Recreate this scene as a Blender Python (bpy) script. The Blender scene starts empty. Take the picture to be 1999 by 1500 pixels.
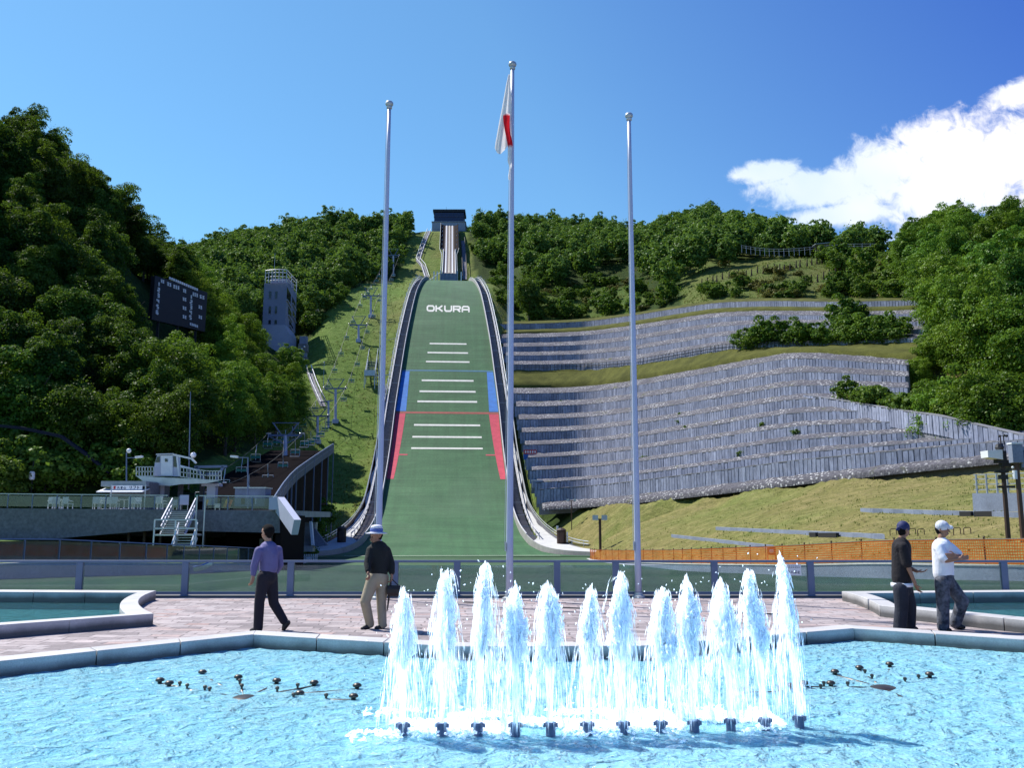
import bpy, bmesh, math, random
import numpy as np
from mathutils import Vector, Matrix, noise as mnoise

rad = math.radians
SC = bpy.context.scene
COL = SC.collection
rng = np.random.default_rng(7)
random.seed(7)

# ------------------------------------------------------------------ camera model
FPX, CU, CV = 1730.0, 999.5, 750.0
TH = rad(8.87)
CT, ST = math.cos(TH), math.sin(TH)
CAMZ = 1.68


def ray(u, v):
    x = (u - CU) / FPX
    y = (CV - v) / FPX
    return (x, CT - y * ST, ST + y * CT)


def W(u, v, Y):
    """point seen at (u, v) whose distance north of the camera is Y"""
    d = ray(u, v)
    t = Y / d[1]
    return Vector((d[0] * t, Y, CAMZ + d[2] * t))


def G(u, v, z):
    d = ray(u, v)
    t = (z - CAMZ) / d[2]
    return Vector((d[0] * t, d[1] * t, z))


def slope(v):
    d = ray(CU, v)
    return d[2] / d[1]


def proj(p):
    x, y, z = p[0], p[1], p[2] - CAMZ
    dp = y * CT + z * ST
    up = -y * ST + z * CT
    return (CU + FPX * x / dp, CV - FPX * up / dp)


def lerp(a, b, t):
    return a + (b - a) * t


def interp(x, xs, ys):
    return float(np.interp(x, xs, ys))


def sstep(a, b, x):
    t = min(1.0, max(0.0, (x - a) / (b - a)))
    return t * t * (3 - 2 * t)


# ------------------------------------------------------------------ hill frame
ALPHA = rad(4.2)
AX = (-math.sin(ALPHA), math.cos(ALPHA))
CX = (math.cos(ALPHA), math.sin(ALPHA))
S_K, Z_K, R_ARC = 190.0, 24.8, 149.0
A35 = rad(35)


def zp(s):
    """height of the landing hill's centre line (and of the slope it lies on)"""
    s0 = S_K - R_ARC * math.sin(A35)
    if s <= s0:
        return -2.2 + (Z_K + 2.2 - R_ARC * (1 - math.cos(A35)))
    if s <= S_K:
        d = s - s0
        return -2.2 + (Z_K + 2.2 - R_ARC * (1 - math.cos(A35))) + R_ARC - math.sqrt(R_ARC * R_ARC - d * d)
    if s <= 296:
        t = (s - S_K) / 106.0
        m0, m1 = 0.70 * 106, 0.12 * 106
        h00 = 2 * t ** 3 - 3 * t * t + 1
        h10 = t ** 3 - 2 * t * t + t
        h01 = -2 * t ** 3 + 3 * t * t
        h11 = t ** 3 - t * t
        return h00 * Z_K + h10 * m0 + h01 * 82.8 + h11 * m1
    return interp(s, [296, 310, 330, 360, 385, 400, 430, 500, 600], [82.8, 86, 95.5, 114, 132.5, 135, 136, 128, 110])


def H(s, l, dz=0.0, z=None):
    zz = zp(s) + dz if z is None else z
    return Vector((s * AX[0] + l * CX[0], s * AX[1] + l * CX[1], zz))


def hill_sl(X, Y):
    return (X * AX[0] + Y * AX[1], X * CX[0] + Y * CX[1])


EDGE_S = [293, 283, 255, 220, 190, 160, 146, 130, 120, 112, 107, 104, 102.2]
EDGE_W = [6.7, 7.2, 9.3, 10.6, 11.2, 10.9, 10.6, 10.7, 11.1, 12.0, 13.3, 15.0, 17.2]


def hw(s):
    return interp(s, EDGE_S[::-1], EDGE_W[::-1])


def hill_s_at(v):
    """distance along the hill axis of the surface point seen at picture row v on the axis"""
    for s in np.arange(100, 296, 0.25):
        p = proj(H(s, 0))
        if p[1] <= v:
            return float(s)
    return 296.0
# ------------------------------------------------------------------ mesh building helpers
class MB:
    def __init__(self):
        self.v, self.f, self.m = [], [], []

    def add(self, vs, fs, mi=0):
        b = len(self.v)
        self.v.extend([tuple(p) for p in vs])
        self.f.extend([tuple(i + b for i in f) for f in fs])
        self.m.extend([mi] * len(fs))
        return self

    def box(self, c, s, rz=0.0, mi=0, taper=1.0):
        cx, cy, cz = c
        hx, hy, hz = s[0] / 2, s[1] / 2, s[2] / 2
        co, si = math.cos(rz), math.sin(rz)
        vs = []
        for z, k in ((-hz, 1.0), (hz, taper)):
            for x, y in ((-hx, -hy), (hx, -hy), (hx, hy), (-hx, hy)):
                x *= k
                y *= k
                vs.append((cx + x * co - y * si, cy + x * si + y * co, cz + z))
        return self.add(vs, [(3, 2, 1, 0), (4, 5, 6, 7), (0, 1, 5, 4), (1, 2, 6, 5), (2, 3, 7, 6), (3, 0, 4, 7)], mi)

    def beam(self, a, b, w, h=None, mi=0, up=(0, 0, 1)):
        a, b = Vector(a), Vector(b)
        h = w if h is None else h
        d = (b - a)
        if d.length < 1e-6:
            return self
        d.normalize()
        u = Vector(up)
        if abs(d.dot(u)) > 0.98:
            u = Vector((0, 1, 0))
        r = d.cross(u).normalized()
        u = r.cross(d)
        vs = []
        for p in (a, b):
            for x, y in ((-1, -1), (1, -1), (1, 1), (-1, 1)):
                vs.append(p + r * (x * w / 2) + u * (y * h / 2))
        return self.add(vs, [(0, 1, 2, 3), (7, 6, 5, 4), (4, 5, 1, 0), (5, 6, 2, 1), (6, 7, 3, 2), (7, 4, 0, 3)], mi)

    def tube(self, pts, r, n=8, mi=0, caps=True):
        pts = [Vector(p) for p in pts]
        rs = r if isinstance(r, (list, tuple)) else [r] * len(pts)
        vs, fs = [], []
        prev = None
        for i, p in enumerate(pts):
            d = (pts[min(i + 1, len(pts) - 1)] - pts[max(i - 1, 0)])
            d = d.normalized() if d.length > 1e-9 else Vector((0, 0, 1))
            if prev is None:
                ref = Vector((0, 0, 1)) if abs(d.z) < 0.9 else Vector((1, 0, 0))
                x = d.cross(ref).normalized()
            else:
                x = (prev - d * prev.dot(d)).normalized()
            prev = x
            y = d.cross(x)
            for k in range(n):
                a = 2 * math.pi * k / n
                vs.append(p + (x * math.cos(a) + y * math.sin(a)) * rs[i])
        for i in range(len(pts) - 1):
            for k in range(n):
                k2 = (k + 1) % n
                fs.append((i * n + k, i * n + k2, (i + 1) * n + k2, (i + 1) * n + k))
        if caps:
            fs.append(tuple(range(n - 1, -1, -1)))
            fs.append(tuple((len(pts) - 1) * n + k for k in range(n)))
        return self.add(vs, fs, mi)

    def lathe(self, prof, c=(0, 0, 0), n=16, mi=0):
        vs, fs = [], []
        for r, z in prof:
            for k in range(n):
                a = 2 * math.pi * k / n
                vs.append((c[0] + r * math.cos(a), c[1] + r * math.sin(a), c[2] + z))
        for i in range(len(prof) - 1):
            for k in range(n):
                k2 = (k + 1) % n
                fs.append((i * n + k, i * n + k2, (i + 1) * n + k2, (i + 1) * n + k))
        fs.append(tuple(range(n - 1, -1, -1)))
        fs.append(tuple((len(prof) - 1) * n + k for k in range(n)))
        return self.add(vs, fs, mi)

    def ball(self, c, r, n=12, mi=0, sq=(1, 1, 1)):
        m = max(4, n // 2)
        vs, fs = [], []
        vs.append((c[0], c[1], c[2] - r * sq[2]))
        for i in range(1, m):
            t = -math.pi / 2 + math.pi * i / m
            for k in range(n):
                a = 2 * math.pi * k / n
                vs.append((c[0] + r * sq[0] * math.cos(t) * math.cos(a), c[1] + r * sq[1] * math.cos(t) * math.sin(a), c[2] + r * sq[2] * math.sin(t)))
        vs.append((c[0], c[1], c[2] + r * sq[2]))
        top = len(vs) - 1
        for k in range(n):
            k2 = (k + 1) % n
            fs.append((0, 1 + k2, 1 + k))
            for i in range(m - 2):
                fs.append((1 + i * n + k, 1 + i * n + k2, 1 + (i + 1) * n + k2, 1 + (i + 1) * n + k))
            fs.append((1 + (m - 2) * n + k, 1 + (m - 2) * n + k2, top))
        return self.add(vs, fs, mi)

    def strip(self, A, B, mi=0):
        """quads between two polylines of equal length"""
        n = len(A)
        vs = list(A) + list(B)
        return self.add(vs, [(i, i + 1, n + i + 1, n + i) for i in range(n - 1)], mi)

    def sweep(self, rows, mi=0, close=False, ends=True):
        """rows: list of cross-sections (equal length lists of points)"""
        k = len(rows[0])
        vs = [p for r in rows for p in r]
        fs = []
        kk = k if close else k - 1
        for i in range(len(rows) - 1):
            for j in range(kk):
                j2 = (j + 1) % k
                fs.append((i * k + j, i * k + j2, (i + 1) * k + j2, (i + 1) * k + j))
        if close and ends:
            fs.append(tuple(range(k - 1, -1, -1)))
            fs.append(tuple((len(rows) - 1) * k + j for j in range(k)))
        return self.add(vs, fs, mi)

    def prism(self, poly, z0, z1, mi=0):
        n = len(poly)
        vs = [(p[0], p[1], z0) for p in poly] + [(p[0], p[1], z1) for p in poly]
        fs = [tuple(range(n - 1, -1, -1)), tuple(range(n, 2 * n))]
        fs += [(i, (i + 1) % n, n + (i + 1) % n, n + i) for i in range(n)]
        return self.add(vs, fs, mi)

    def build(self, name, mats, parent=None, smooth=False, world=True, bevel=0.0, recalc=False):
        me = bpy.data.meshes.new(name)
        off = Vector((0, 0, 0))
        if parent is not None and world:
            q = parent
            while q is not None:
                off += q.location
                q = q.parent
        vs = [(p[0] - off.x, p[1] - off.y, p[2] - off.z) for p in self.v]
        me.from_pydata(vs, [], self.f)
        mats = mats if isinstance(mats, (list, tuple)) else [mats]
        for mt in mats:
            me.materials.append(mt)
        if len(mats) > 1:
            me.polygons.foreach_set('material_index', self.m)
        if recalc:
            bm = bmesh.new()
            bm.from_mesh(me)
            bmesh.ops.recalc_face_normals(bm, faces=bm.faces)
            bm.to_mesh(me)
            bm.free()
        if smooth:
            me.polygons.foreach_set('use_smooth', [True] * len(me.polygons))
        me.update()
        o = bpy.data.objects.new(name, me)
        COL.objects.link(o)
        if parent is not None:
            o.parent = parent
        if bevel > 0:
            b = o.modifiers.new('Bevel', 'BEVEL')
            b.width = bevel
            b.segments = 2
            b.limit_method = 'ANGLE'
        return o


def np_mesh(name, V, F, mat, smooth=False, parent=None):
    """mesh object from numpy arrays (quads)"""
    me = bpy.data.meshes.new(name)
    nv, nf, k = len(V), len(F), F.shape[1]
    me.vertices.add(nv)
    me.vertices.foreach_set('co', np.asarray(V, dtype=np.float32).ravel())
    me.loops.add(nf * k)
    me.loops.foreach_set('vertex_index', np.asarray(F, dtype=np.int32).ravel())
    me.polygons.add(nf)
    me.polygons.foreach_set('loop_start', np.arange(0, nf * k, k, dtype=np.int32))
    me.polygons.foreach_set('loop_total', np.full(nf, k, dtype=np.int32))
    if smooth:
        me.polygons.foreach_set('use_smooth', np.ones(nf, dtype=bool))
    me.materials.append(mat)
    me.update(calc_edges=True)
    me.validate()
    o = bpy.data.objects.new(name, me)
    COL.objects.link(o)
    if parent is not None:
        o.parent = parent
    return o


def tag(o, label=None, cat=None, group=None, kind=None):
    if label:
        o['label'] = label
    if cat:
        o['category'] = cat
    if group:
        o['group'] = group
    if kind:
        o['kind'] = kind
    return o


def thing(name, label, cat, loc=(0, 0, 0), group=None, rz=0.0):
    o = bpy.data.objects.new(name, None)
    COL.objects.link(o)
    o.location = loc
    o.rotation_euler = (0, 0, rz)
    o.empty_display_size = 0.3
    return tag(o, label, cat, group)


def copy_tree(o, parent=None):
    c = o.copy()
    COL.objects.link(c)
    c.parent = parent
    for ch in list(o.children):
        copy_tree(ch, c)
    return c


# ------------------------------------------------------------------ materials
def new_mat(name):
    m = bpy.data.materials.new(name)
    m.use_nodes = True
    nt = m.node_tree
    for n in list(nt.nodes):
        nt.nodes.remove(n)
    out = nt.nodes.new('ShaderNodeOutputMaterial')
    return m, nt, out


def node(nt, typ, **kw):
    n = nt.nodes.new(typ)
    for k, val in kw.items():
        if k.startswith('i_'):
            n.inputs[k[2:].replace('_', ' ')].default_value = val
        else:
            setattr(n, k, val)
    return n


def link(nt, a, b):
    nt.links.new(a, b)


def rgba(c):
    return (c[0], c[1], c[2], 1.0)


def ramp(nt, fac, stops):
    r = nt.nodes.new('ShaderNodeValToRGB')
    el = r.color_ramp.elements
    while len(el) < len(stops):
        el.new(0.5)
    for e, (p, c) in zip(el, stops):
        e.position = p
        e.color = rgba(c) if len(c) == 3 else c
    link(nt, fac, r.inputs['Fac'])
    return r.outputs['Color']


def noise_tex(nt, scale, detail=4, rough=0.55, vec=None, dist=0.0):
    n = nt.nodes.new('ShaderNodeTexNoise')
    n.inputs['Scale'].default_value = scale
    n.inputs['Detail'].default_value = detail
    n.inputs['Roughness'].default_value = rough
    n.inputs['Distortion'].default_value = dist
    if vec is not None:
        link(nt, vec, n.inputs['Vector'])
    return n


def pos_vec(nt, scale=(1, 1, 1), obj=False):
    if obj:
        g = nt.nodes.new('ShaderNodeTexCoord').outputs['Object']
    else:
        g = nt.nodes.new('ShaderNodeNewGeometry').outputs['Position']
    mp = nt.nodes.new('ShaderNodeMapping')
    mp.inputs['Scale'].default_value = scale
    link(nt, g, mp.inputs['Vector'])
    return mp.outputs['Vector']


def mixc(nt, fac, a, b, mode='MIX'):
    m = nt.nodes.new('ShaderNodeMix')
    m.data_type = 'RGBA'
    m.blend_type = mode
    for val, sock in ((fac, m.inputs[0]), (a, m.inputs[6]), (b, m.inputs[7])):
        if hasattr(val, 'is_output'):
            link(nt, val, sock)
        elif isinstance(val, (int, float)):
            sock.default_value = val
        else:
            sock.default_value = rgba(val)
    return m.outputs[2]


def bump(nt, h, strength=0.3, dist=0.02, normal=None):
    b = nt.nodes.new('ShaderNodeBump')
    b.inputs['Strength'].default_value = strength
    b.inputs['Distance'].default_value = dist
    link(nt, h, b.inputs['Height'])
    if normal is not None:
        link(nt, normal, b.inputs['Normal'])
    return b.outputs['Normal']


def simple(name, col, rough=0.6, metal=0.0, var=0.25, scale=3.0, bumps=0.0, col2=None, spec=0.4, stretch=(1, 1, 1), obj=False, fine=0.0):
    """painted / plain material with broad and fine mottling"""
    m, nt, out = new_mat(name)
    p = nt.nodes.new('ShaderNodeBsdfPrincipled')
    vec = pos_vec(nt, stretch, obj)
    n = noise_tex(nt, scale, 6, 0.6, vec)
    c2 = col2 or tuple(c * (1 - var) for c in col)
    cc = ramp(nt, n.outputs['Fac'], [(0.3, c2), (0.7, col)])
    if fine > 0:
        n2 = noise_tex(nt, scale * 14, 3, 0.6, vec)
        f2 = ramp(nt, n2.outputs['Fac'], [(0.3, (1 - fine,) * 3), (0.7, (1 + fine * 0.3,) * 3)])
        cc = mixc(nt, 1.0, cc, f2, 'MULTIPLY')
    link(nt, cc, p.inputs['Base Color'])
    p.inputs['Roughness'].default_value = rough
    p.inputs['Metallic'].default_value = metal
    p.inputs['Specular IOR Level'].default_value = spec
    if bumps:
        n3 = noise_tex(nt, scale * 6, 5, 0.6, vec)
        link(nt, bump(nt, n3.outputs['Fac'], bumps, 0.02), p.inputs['Normal'])
    link(nt, p.outputs[0], out.inputs[0])
    return m


M = {}
M['white'] = simple('white paint', (0.78, 0.79, 0.82), 0.45, var=0.12, scale=2)
M['conc'] = simple('concrete', (0.42, 0.42, 0.41), 0.85, var=0.3, scale=0.8, fine=0.25, bumps=0.15)
M['conc_light'] = simple('pale concrete', (0.56, 0.56, 0.55), 0.85, var=0.2, scale=0.6, fine=0.2)
M['conc_lav'] = simple('bluish barrier concrete', (0.48, 0.50, 0.64), 0.85, var=0.2, scale=0.6, fine=0.2)
M['conc_dark'] = simple('dark exposed aggregate concrete', (0.17, 0.175, 0.20), 0.9, var=0.2, scale=0.5, fine=0.35, bumps=0.2)
M['steel'] = simple('grey blue painted steel', (0.15, 0.19, 0.30), 0.45, 0.15, var=0.15, scale=2)
M['galv'] = simple('galvanised steel', (0.50, 0.53, 0.56), 0.4, 0.5, var=0.2, scale=2)
M['dark'] = simple('dark metal', (0.03, 0.032, 0.036), 0.5, 0.3, var=0.3)
M['brown'] = simple('dark brown painted wood', (0.055, 0.03, 0.022), 0.6, var=0.35, scale=2)
M['rust'] = simple('rust brown steel post', (0.085, 0.045, 0.03), 0.6, var=0.35, scale=3)
M['black'] = simple('black rubber', (0.02, 0.02, 0.022), 0.7)
M['teal'] = simple('green painted steel', (0.02, 0.22, 0.16), 0.45, var=0.2)
M['pole'] = simple('aluminium pole', (0.46, 0.50, 0.66), 0.45, 0.1, var=0.06, scale=1)
M['red'] = simple('red sheet', (0.55, 0.03, 0.035), 0.6)
M['blue'] = simple('blue sheet', (0.03, 0.13, 0.5), 0.6)
M['yellow'] = simple('yellow plastic', (0.75, 0.42, 0.03), 0.5)
M['orange'] = simple('orange plastic', (0.8, 0.16, 0.02), 0.5)
M['roof'] = simple('grey metal roof', (0.3, 0.34, 0.38), 0.5, 0.2)
M['navy'] = simple('dark tinted glass', (0.012, 0.016, 0.03), 0.12, 0.0, spec=0.8)
M['ink'] = simple('dark lettering', (0.05, 0.06, 0.12), 0.6)


def glass_mat(name, tint=(0.75, 0.83, 0.8), refl=0.06, body=0.12, bodyc=(0.35, 0.42, 0.42)):
    m, nt, out = new_mat(name)
    tr = node(nt, 'ShaderNodeBsdfTransparent')
    tr.inputs['Color'].default_value = rgba(tint)
    df = node(nt, 'ShaderNodeBsdfDiffuse')
    df.inputs['Color'].default_value = rgba(bodyc)
    gl = node(nt, 'ShaderNodeBsdfGlossy')
    gl.inputs['Roughness'].default_value = 0.03
    gl.inputs['Color'].default_value = rgba((0.9, 0.95, 1.0))
    mx = node(nt, 'ShaderNodeMixShader')
    nz = noise_tex(nt, 1.3, 5, 0.6, pos_vec(nt))
    mr = node(nt, 'ShaderNodeMapRange')
    mr.inputs['From Min'].default_value = 0.3
    mr.inputs['From Max'].default_value = 0.7
    mr.inputs['To Min'].default_value = body * 0.6
    mr.inputs['To Max'].default_value = body * 1.4
    link(nt, nz.outputs['Fac'], mr.inputs['Value'])
    link(nt, mr.outputs[0], mx.inputs['Fac'])
    link(nt, tr.outputs[0], mx.inputs[1])
    link(nt, df.outputs[0], mx.inputs[2])
    mx2 = node(nt, 'ShaderNodeMixShader')
    fr = node(nt, 'ShaderNodeFresnel')
    fr.inputs['IOR'].default_value = 1.45
    link(nt, fr.outputs[0], mx2.inputs['Fac'])
    link(nt, mx.outputs[0], mx2.inputs[1])
    link(nt, gl.outputs[0], mx2.inputs[2])
    link(nt, mx2.outputs[0], out.inputs[0])
    return m


M['glass'] = glass_mat('smoky fence glass', (0.74, 0.80, 0.80), body=0.2, bodyc=(0.3, 0.36, 0.38))
M['glass_clear'] = glass_mat('clear railing glass', (0.7, 0.78, 0.76), body=0.18, bodyc=(0.3, 0.36, 0.35))
# ------------------------------------------------------------------ terrain
def Y_(v, Y):
    return CAMZ + Y * slope(v)


RL = [(20.6, -28), (30, -24.5), (38, -22.5), (50, -19.5), (60, -18.6), (70, -18.2), (80, -18.6), (90, -20), (97, -22.5), (104, -25.5)]
RR = [(20.6, 29), (28, 23), (34, 19.5), (40, 17), (48, 14.6), (58, 13.2), (68, 12.1), (80, 9.6), (90, 8.0), (97, 8.0), (104, 10.5)]


def xl(Y):
    return interp(Y, [p[0] for p in RL], [p[1] for p in RL])


def xr(Y):
    return interp(Y, [p[0] for p in RR], [p[1] for p in RR])


def zfloor(Y):
    return interp(Y, [20.6, 33, 46, 66, 90, 101, 105], [-0.42, -0.5, -1.05, -1.8, -2.15, -2.2, -2.22])




LB = ([960, 1060, 1150, 1240, 1400, 1540, 1700, 1850, 2000, 2150], [993, 988, 981, 972, 953, 935, 915, 898, 882, 868], [131, 130, 126, 112, 98, 89, 80, 74, 68, 62])
LT = ([960, 1070, 1150, 1240, 1400, 1500, 1545, 1600, 1640, 1770, 2150], [757, 757, 754, 742, 713, 694, 687, 688, 692, 702, 720], [200, 198, 193, 176, 150, 137, 132, 127, 124, 115, 100])
UB = ([960, 1070, 1150, 1240, 1400, 1450, 1800], [722, 722, 720, 713, 686, 680, 668], [206, 204, 199, 182, 156, 149, 120])
UT = ([960, 1070, 1150, 1240, 1340, 1400, 1500, 1650, 1830], [652, 650, 646, 634, 618, 609, 606, 608, 604], [232, 229, 224, 207, 190, 180, 166, 150, 136])


def crv(C, u):
    return interp(u, C[0], C[1]), interp(u, C[0], C[2])


COLS = {
    -1400: [(20, -.6), (60, 0), (80, 6), (130, 80), (200, 110), (300, 80), (450, 95), (700, 80)],
    -300: [(20, -.6), (34, -.8), (36, 0), (66, .4), (88, 3), (94, 10), (135, 95), (160, 122), (220, 125), (300, 110), (420, 105), (700, 90)],  # unseen steep rise left of frame, added to shade the left wood
    -150: [(20, -.6), (36, -.9), (38.5, -.1), (64, .4), (86, .8), (88, 3.0), (93, 8), (150, 66), (190, 64), (260, 68), (400, 100), (700, 80)],
    0: [(20, -.6), (36.5, -.9), (39, -.2), (64, .4), (86, .6), (88, 3.0), (93, 7), (150, 62), (190, 60), (260, 65), (400, 100), (700, 80)],
    150: [(20, -.6), (40, -1.3), (42.5, -.25), (62, .1), (86, .3), (88, 3.0), (94, 7), (155, 55), (190, 52), (270, 60), (400, 108), (700, 85)],
    300: [(20, -.6), (46, -1.5), (48.5, -.6), (62, -.5), (86, 0), (88, 2.9), (94, 5), (130, 20), (172, 49), (205, 42), (270, 62), (400, 121), (700, 90)],
    450: [(20, -.6), (58, -2), (60, -1.2), (66, -1), (86, 0), (88, 2.8), (100, 5.5), (130, 13), (170, 28), (230, 55), (300, 86), (400, 129), (700, 95)],
    560: [(20, -.6), (66, -2.3), (68, -1.6), (80, -1.2), (100, 2), (130, 8), (170, 21), (224, 42.7), (300, 88), (400, 133), (700, 98)],
    640: [(20, -.6), (90, -2.9), (104, -2.6), (130, -1), (150, 4), (190, 24), (224, 45), (300, 84), (400, 134), (700, 100)],
    960: [(20, -.6), (94, -2.9), (104, -2.9), (130, -1), (150, 4), (190, 23.5), (224, 46), (300, 82), (400, 136), (700, 100)],
    1040: [(20, -.6), (94, -2.9), (98, -2.3), (128, 3.0), (196, 28), (203, 33), (228, 46), (245, 56), (300, 90), (400, 136), (700, 100)],
    1150: [(20, -.6), (88, -2.9), (91, -2.1), (124, 2.8), (191, 27.5), (197, 32), (222, 45), (240, 55), (300, 90), (400, 134), (700, 100)],
    1240: [(20, -.6), (74, -2.5), (77, -1.7), (110, 3.0), (174, 26.5), (181, 31), (206, 44), (240, 60), (300, 92), (400, 129), (700, 98)],
    1400: [(20, -.6), (58, -2.1), (60.5, -1.1), (96, 3.4), (148, 25), (156, 29.5), (178, 42), (230, 66), (290, 96), (370, 129), (700, 95)],
    1540: [(20, -.6), (46, -1.6), (48.5, -.55), (87, 4.2), (130, 23.5), (142, 27), (165, 38), (228, 70), (290, 92), (370, 122), (700, 90)],
    1700: [(20, -.6), (39, -1.1), (41.5, -.1), (78, 4.9), (116, 19.5), (130, 23), (155, 36), (232, 73.5), (246, 75.5), (300, 84), (400, 98), (700, 80)],
    1850: [(20, -.6), (34.5, -.9), (37, 0), (72, 5.0), (98, 11.5), (125, 24), (150, 38), (200, 62), (250, 74), (300, 80), (700, 75)],
    2000: [(20, -.6), (31.5, -.7), (34, .1), (66, 5.2), (80, 8.5), (98, 14), (120, 26), (190, 60), (250, 70), (700, 70)],
    2500: [(20, -.4), (26, -.4), (28, .4), (60, 6.2), (80, 11), (120, 35), (190, 66), (250, 75), (700, 75)],
    3400: [(20, 0), (60, 8), (100, 30), (190, 60), (700, 75)],
}
CK = sorted(COLS)


def terr_raw(a, Y):
    i = 0
    while i < len(CK) - 2 and CK[i + 1] < a:
        i += 1
    u0, u1 = CK[i], CK[i + 1]
    t = min(1.0, max(0.0, (a - u0) / (u1 - u0)))
    z0 = interp(Y, [k[0] for k in COLS[u0]], [k[1] for k in COLS[u0]])
    z1 = interp(Y, [k[0] for k in COLS[u1]], [k[1] for k in COLS[u1]])
    return lerp(z0, z1, t)


def az_of(X, Y):
    return CU + X / Y * FPX * 1.0121


def terrain_z(X, Y):
    a = az_of(X, Y)
    z = terr_raw(a, Y)
    s, l = hill_sl(X, Y)
    if s > 96:
        w = sstep(555, 640, a) * (1 - sstep(955, 1015, a)) * sstep(96, 106, s)
        # past the crest the slope carries on up to the start house
        zc = zp(s) - 0.9 - 0.8 * sstep(12, 16, abs(l)) * (1 if l < 0 else 0)
        z = lerp(z, zc, w)
    nz = mnoise.noise(Vector((X * 0.045, Y * 0.045, 0.3))) * 1.1 + mnoise.noise(Vector((X * 0.16, Y * 0.16, 4.3))) * 0.35
    amp = sstep(60, 130, Y)
    if s > 96 and abs(l) < 16 and s < 300:
        amp = 0.0
    elif s > 96 and -70 < l < 40:
        amp *= 0.4
    z += nz * amp
    if 985 < a < 2150:
        yb, yt = crv(LB, a)[1], crv(LT, a)[1]
        f = (Y - yb) / (yt - yb)
        if 0 < f < 1:
            z -= 2.8 * math.sin(math.pi * f) ** .7
    if 98 < s < 296:
        w = hw(max(s, 102.2)) + 3.4
        z = min(z, zp(s) - 0.9 + max(0.0, abs(l) - w) * (0.9 if l > 0 else 0.45) + (max(0.0, abs(l) - w - 9) * 4 if l < 0 else 0))
    if Y < 104.5:
        a0, b0 = xl(Y) - 0.3, xr(Y) + 0.3
        d = max(a0 - X, X - b0)
        if d < 1.2:
            z = min(z, zfloor(Y) - 0.35 + max(0.0, d) * 1.6)
    return z


def ground_at(u, v, y0=70, y1=460):
    """where the ray through (u, v) first meets the terrain"""
    Y = y0
    while Y < y1:
        p = W(u, v, Y)
        if terrain_z(p.x, Y) >= p.z:
            return p
        Y += 0.4
    return W(u, v, y1)


def build_terrain():
    us = list(np.arange(-1400, -300, 60)) + list(np.arange(-300, 2300, 9)) + list(np.arange(2300, 3401, 60))
    ys = [20.4]
    while ys[-1] < 700:
        ys.append(ys[-1] * 1.0135 + 0.12)
    nu, ny = len(us), len(ys)
    V = np.zeros((ny, nu, 3), dtype=np.float64)
    for j, Y in enumerate(ys):
        for i, a in enumerate(us):
            X = (a - CU) / (FPX * 1.0121) * Y
            V[j, i] = (X, Y, terrain_z(X, Y))
    idx = np.arange(nu * ny).reshape(ny, nu)
    F = np.stack([idx[:-1, :-1], idx[:-1, 1:], idx[1:, 1:], idx[1:, :-1]], axis=-1).reshape(-1, 4)
    o = np_mesh('hillside', V.reshape(-1, 3), F, M['ground'], smooth=True)
    tag(o, kind='structure')
    # ground cover: 1 = forest floor / shrubs, 0 = mown grass; second channel = dryness
    P = V.reshape(-1, 3)
    cov = np.zeros((len(P), 4), dtype=np.float32)
    for k, p in enumerate(P):
        a = az_of(p[0], p[1])
        u, v = proj(p)
        Y = p[1]
        s, l = hill_sl(p[0], p[1])
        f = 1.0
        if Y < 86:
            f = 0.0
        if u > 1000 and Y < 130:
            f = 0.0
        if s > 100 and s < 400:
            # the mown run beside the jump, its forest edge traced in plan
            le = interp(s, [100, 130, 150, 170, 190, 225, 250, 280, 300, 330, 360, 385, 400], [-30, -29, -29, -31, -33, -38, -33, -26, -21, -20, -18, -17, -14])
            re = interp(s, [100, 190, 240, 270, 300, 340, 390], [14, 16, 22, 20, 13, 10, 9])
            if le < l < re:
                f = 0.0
        dry = 0.0
        if u > 1000:
            dry = 0.75
            if Y > 130:
                dry = 0.35
            if 1330 < u < 1760 and 480 < v < 600:
                f, dry = 0.45, 0.5
            elif 975 < u < 1260 and 560 < v < 660:
                f = 0.5
        else:
            dry = 0.2 + 0.25 * sstep(-25, -12, l)
        cov[k] = (f, dry, 0, 1)
    at = o.data.color_attributes.new('cover', 'FLOAT_COLOR', 'POINT')
    at.data.foreach_set('color', cov.ravel())
    return o


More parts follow.
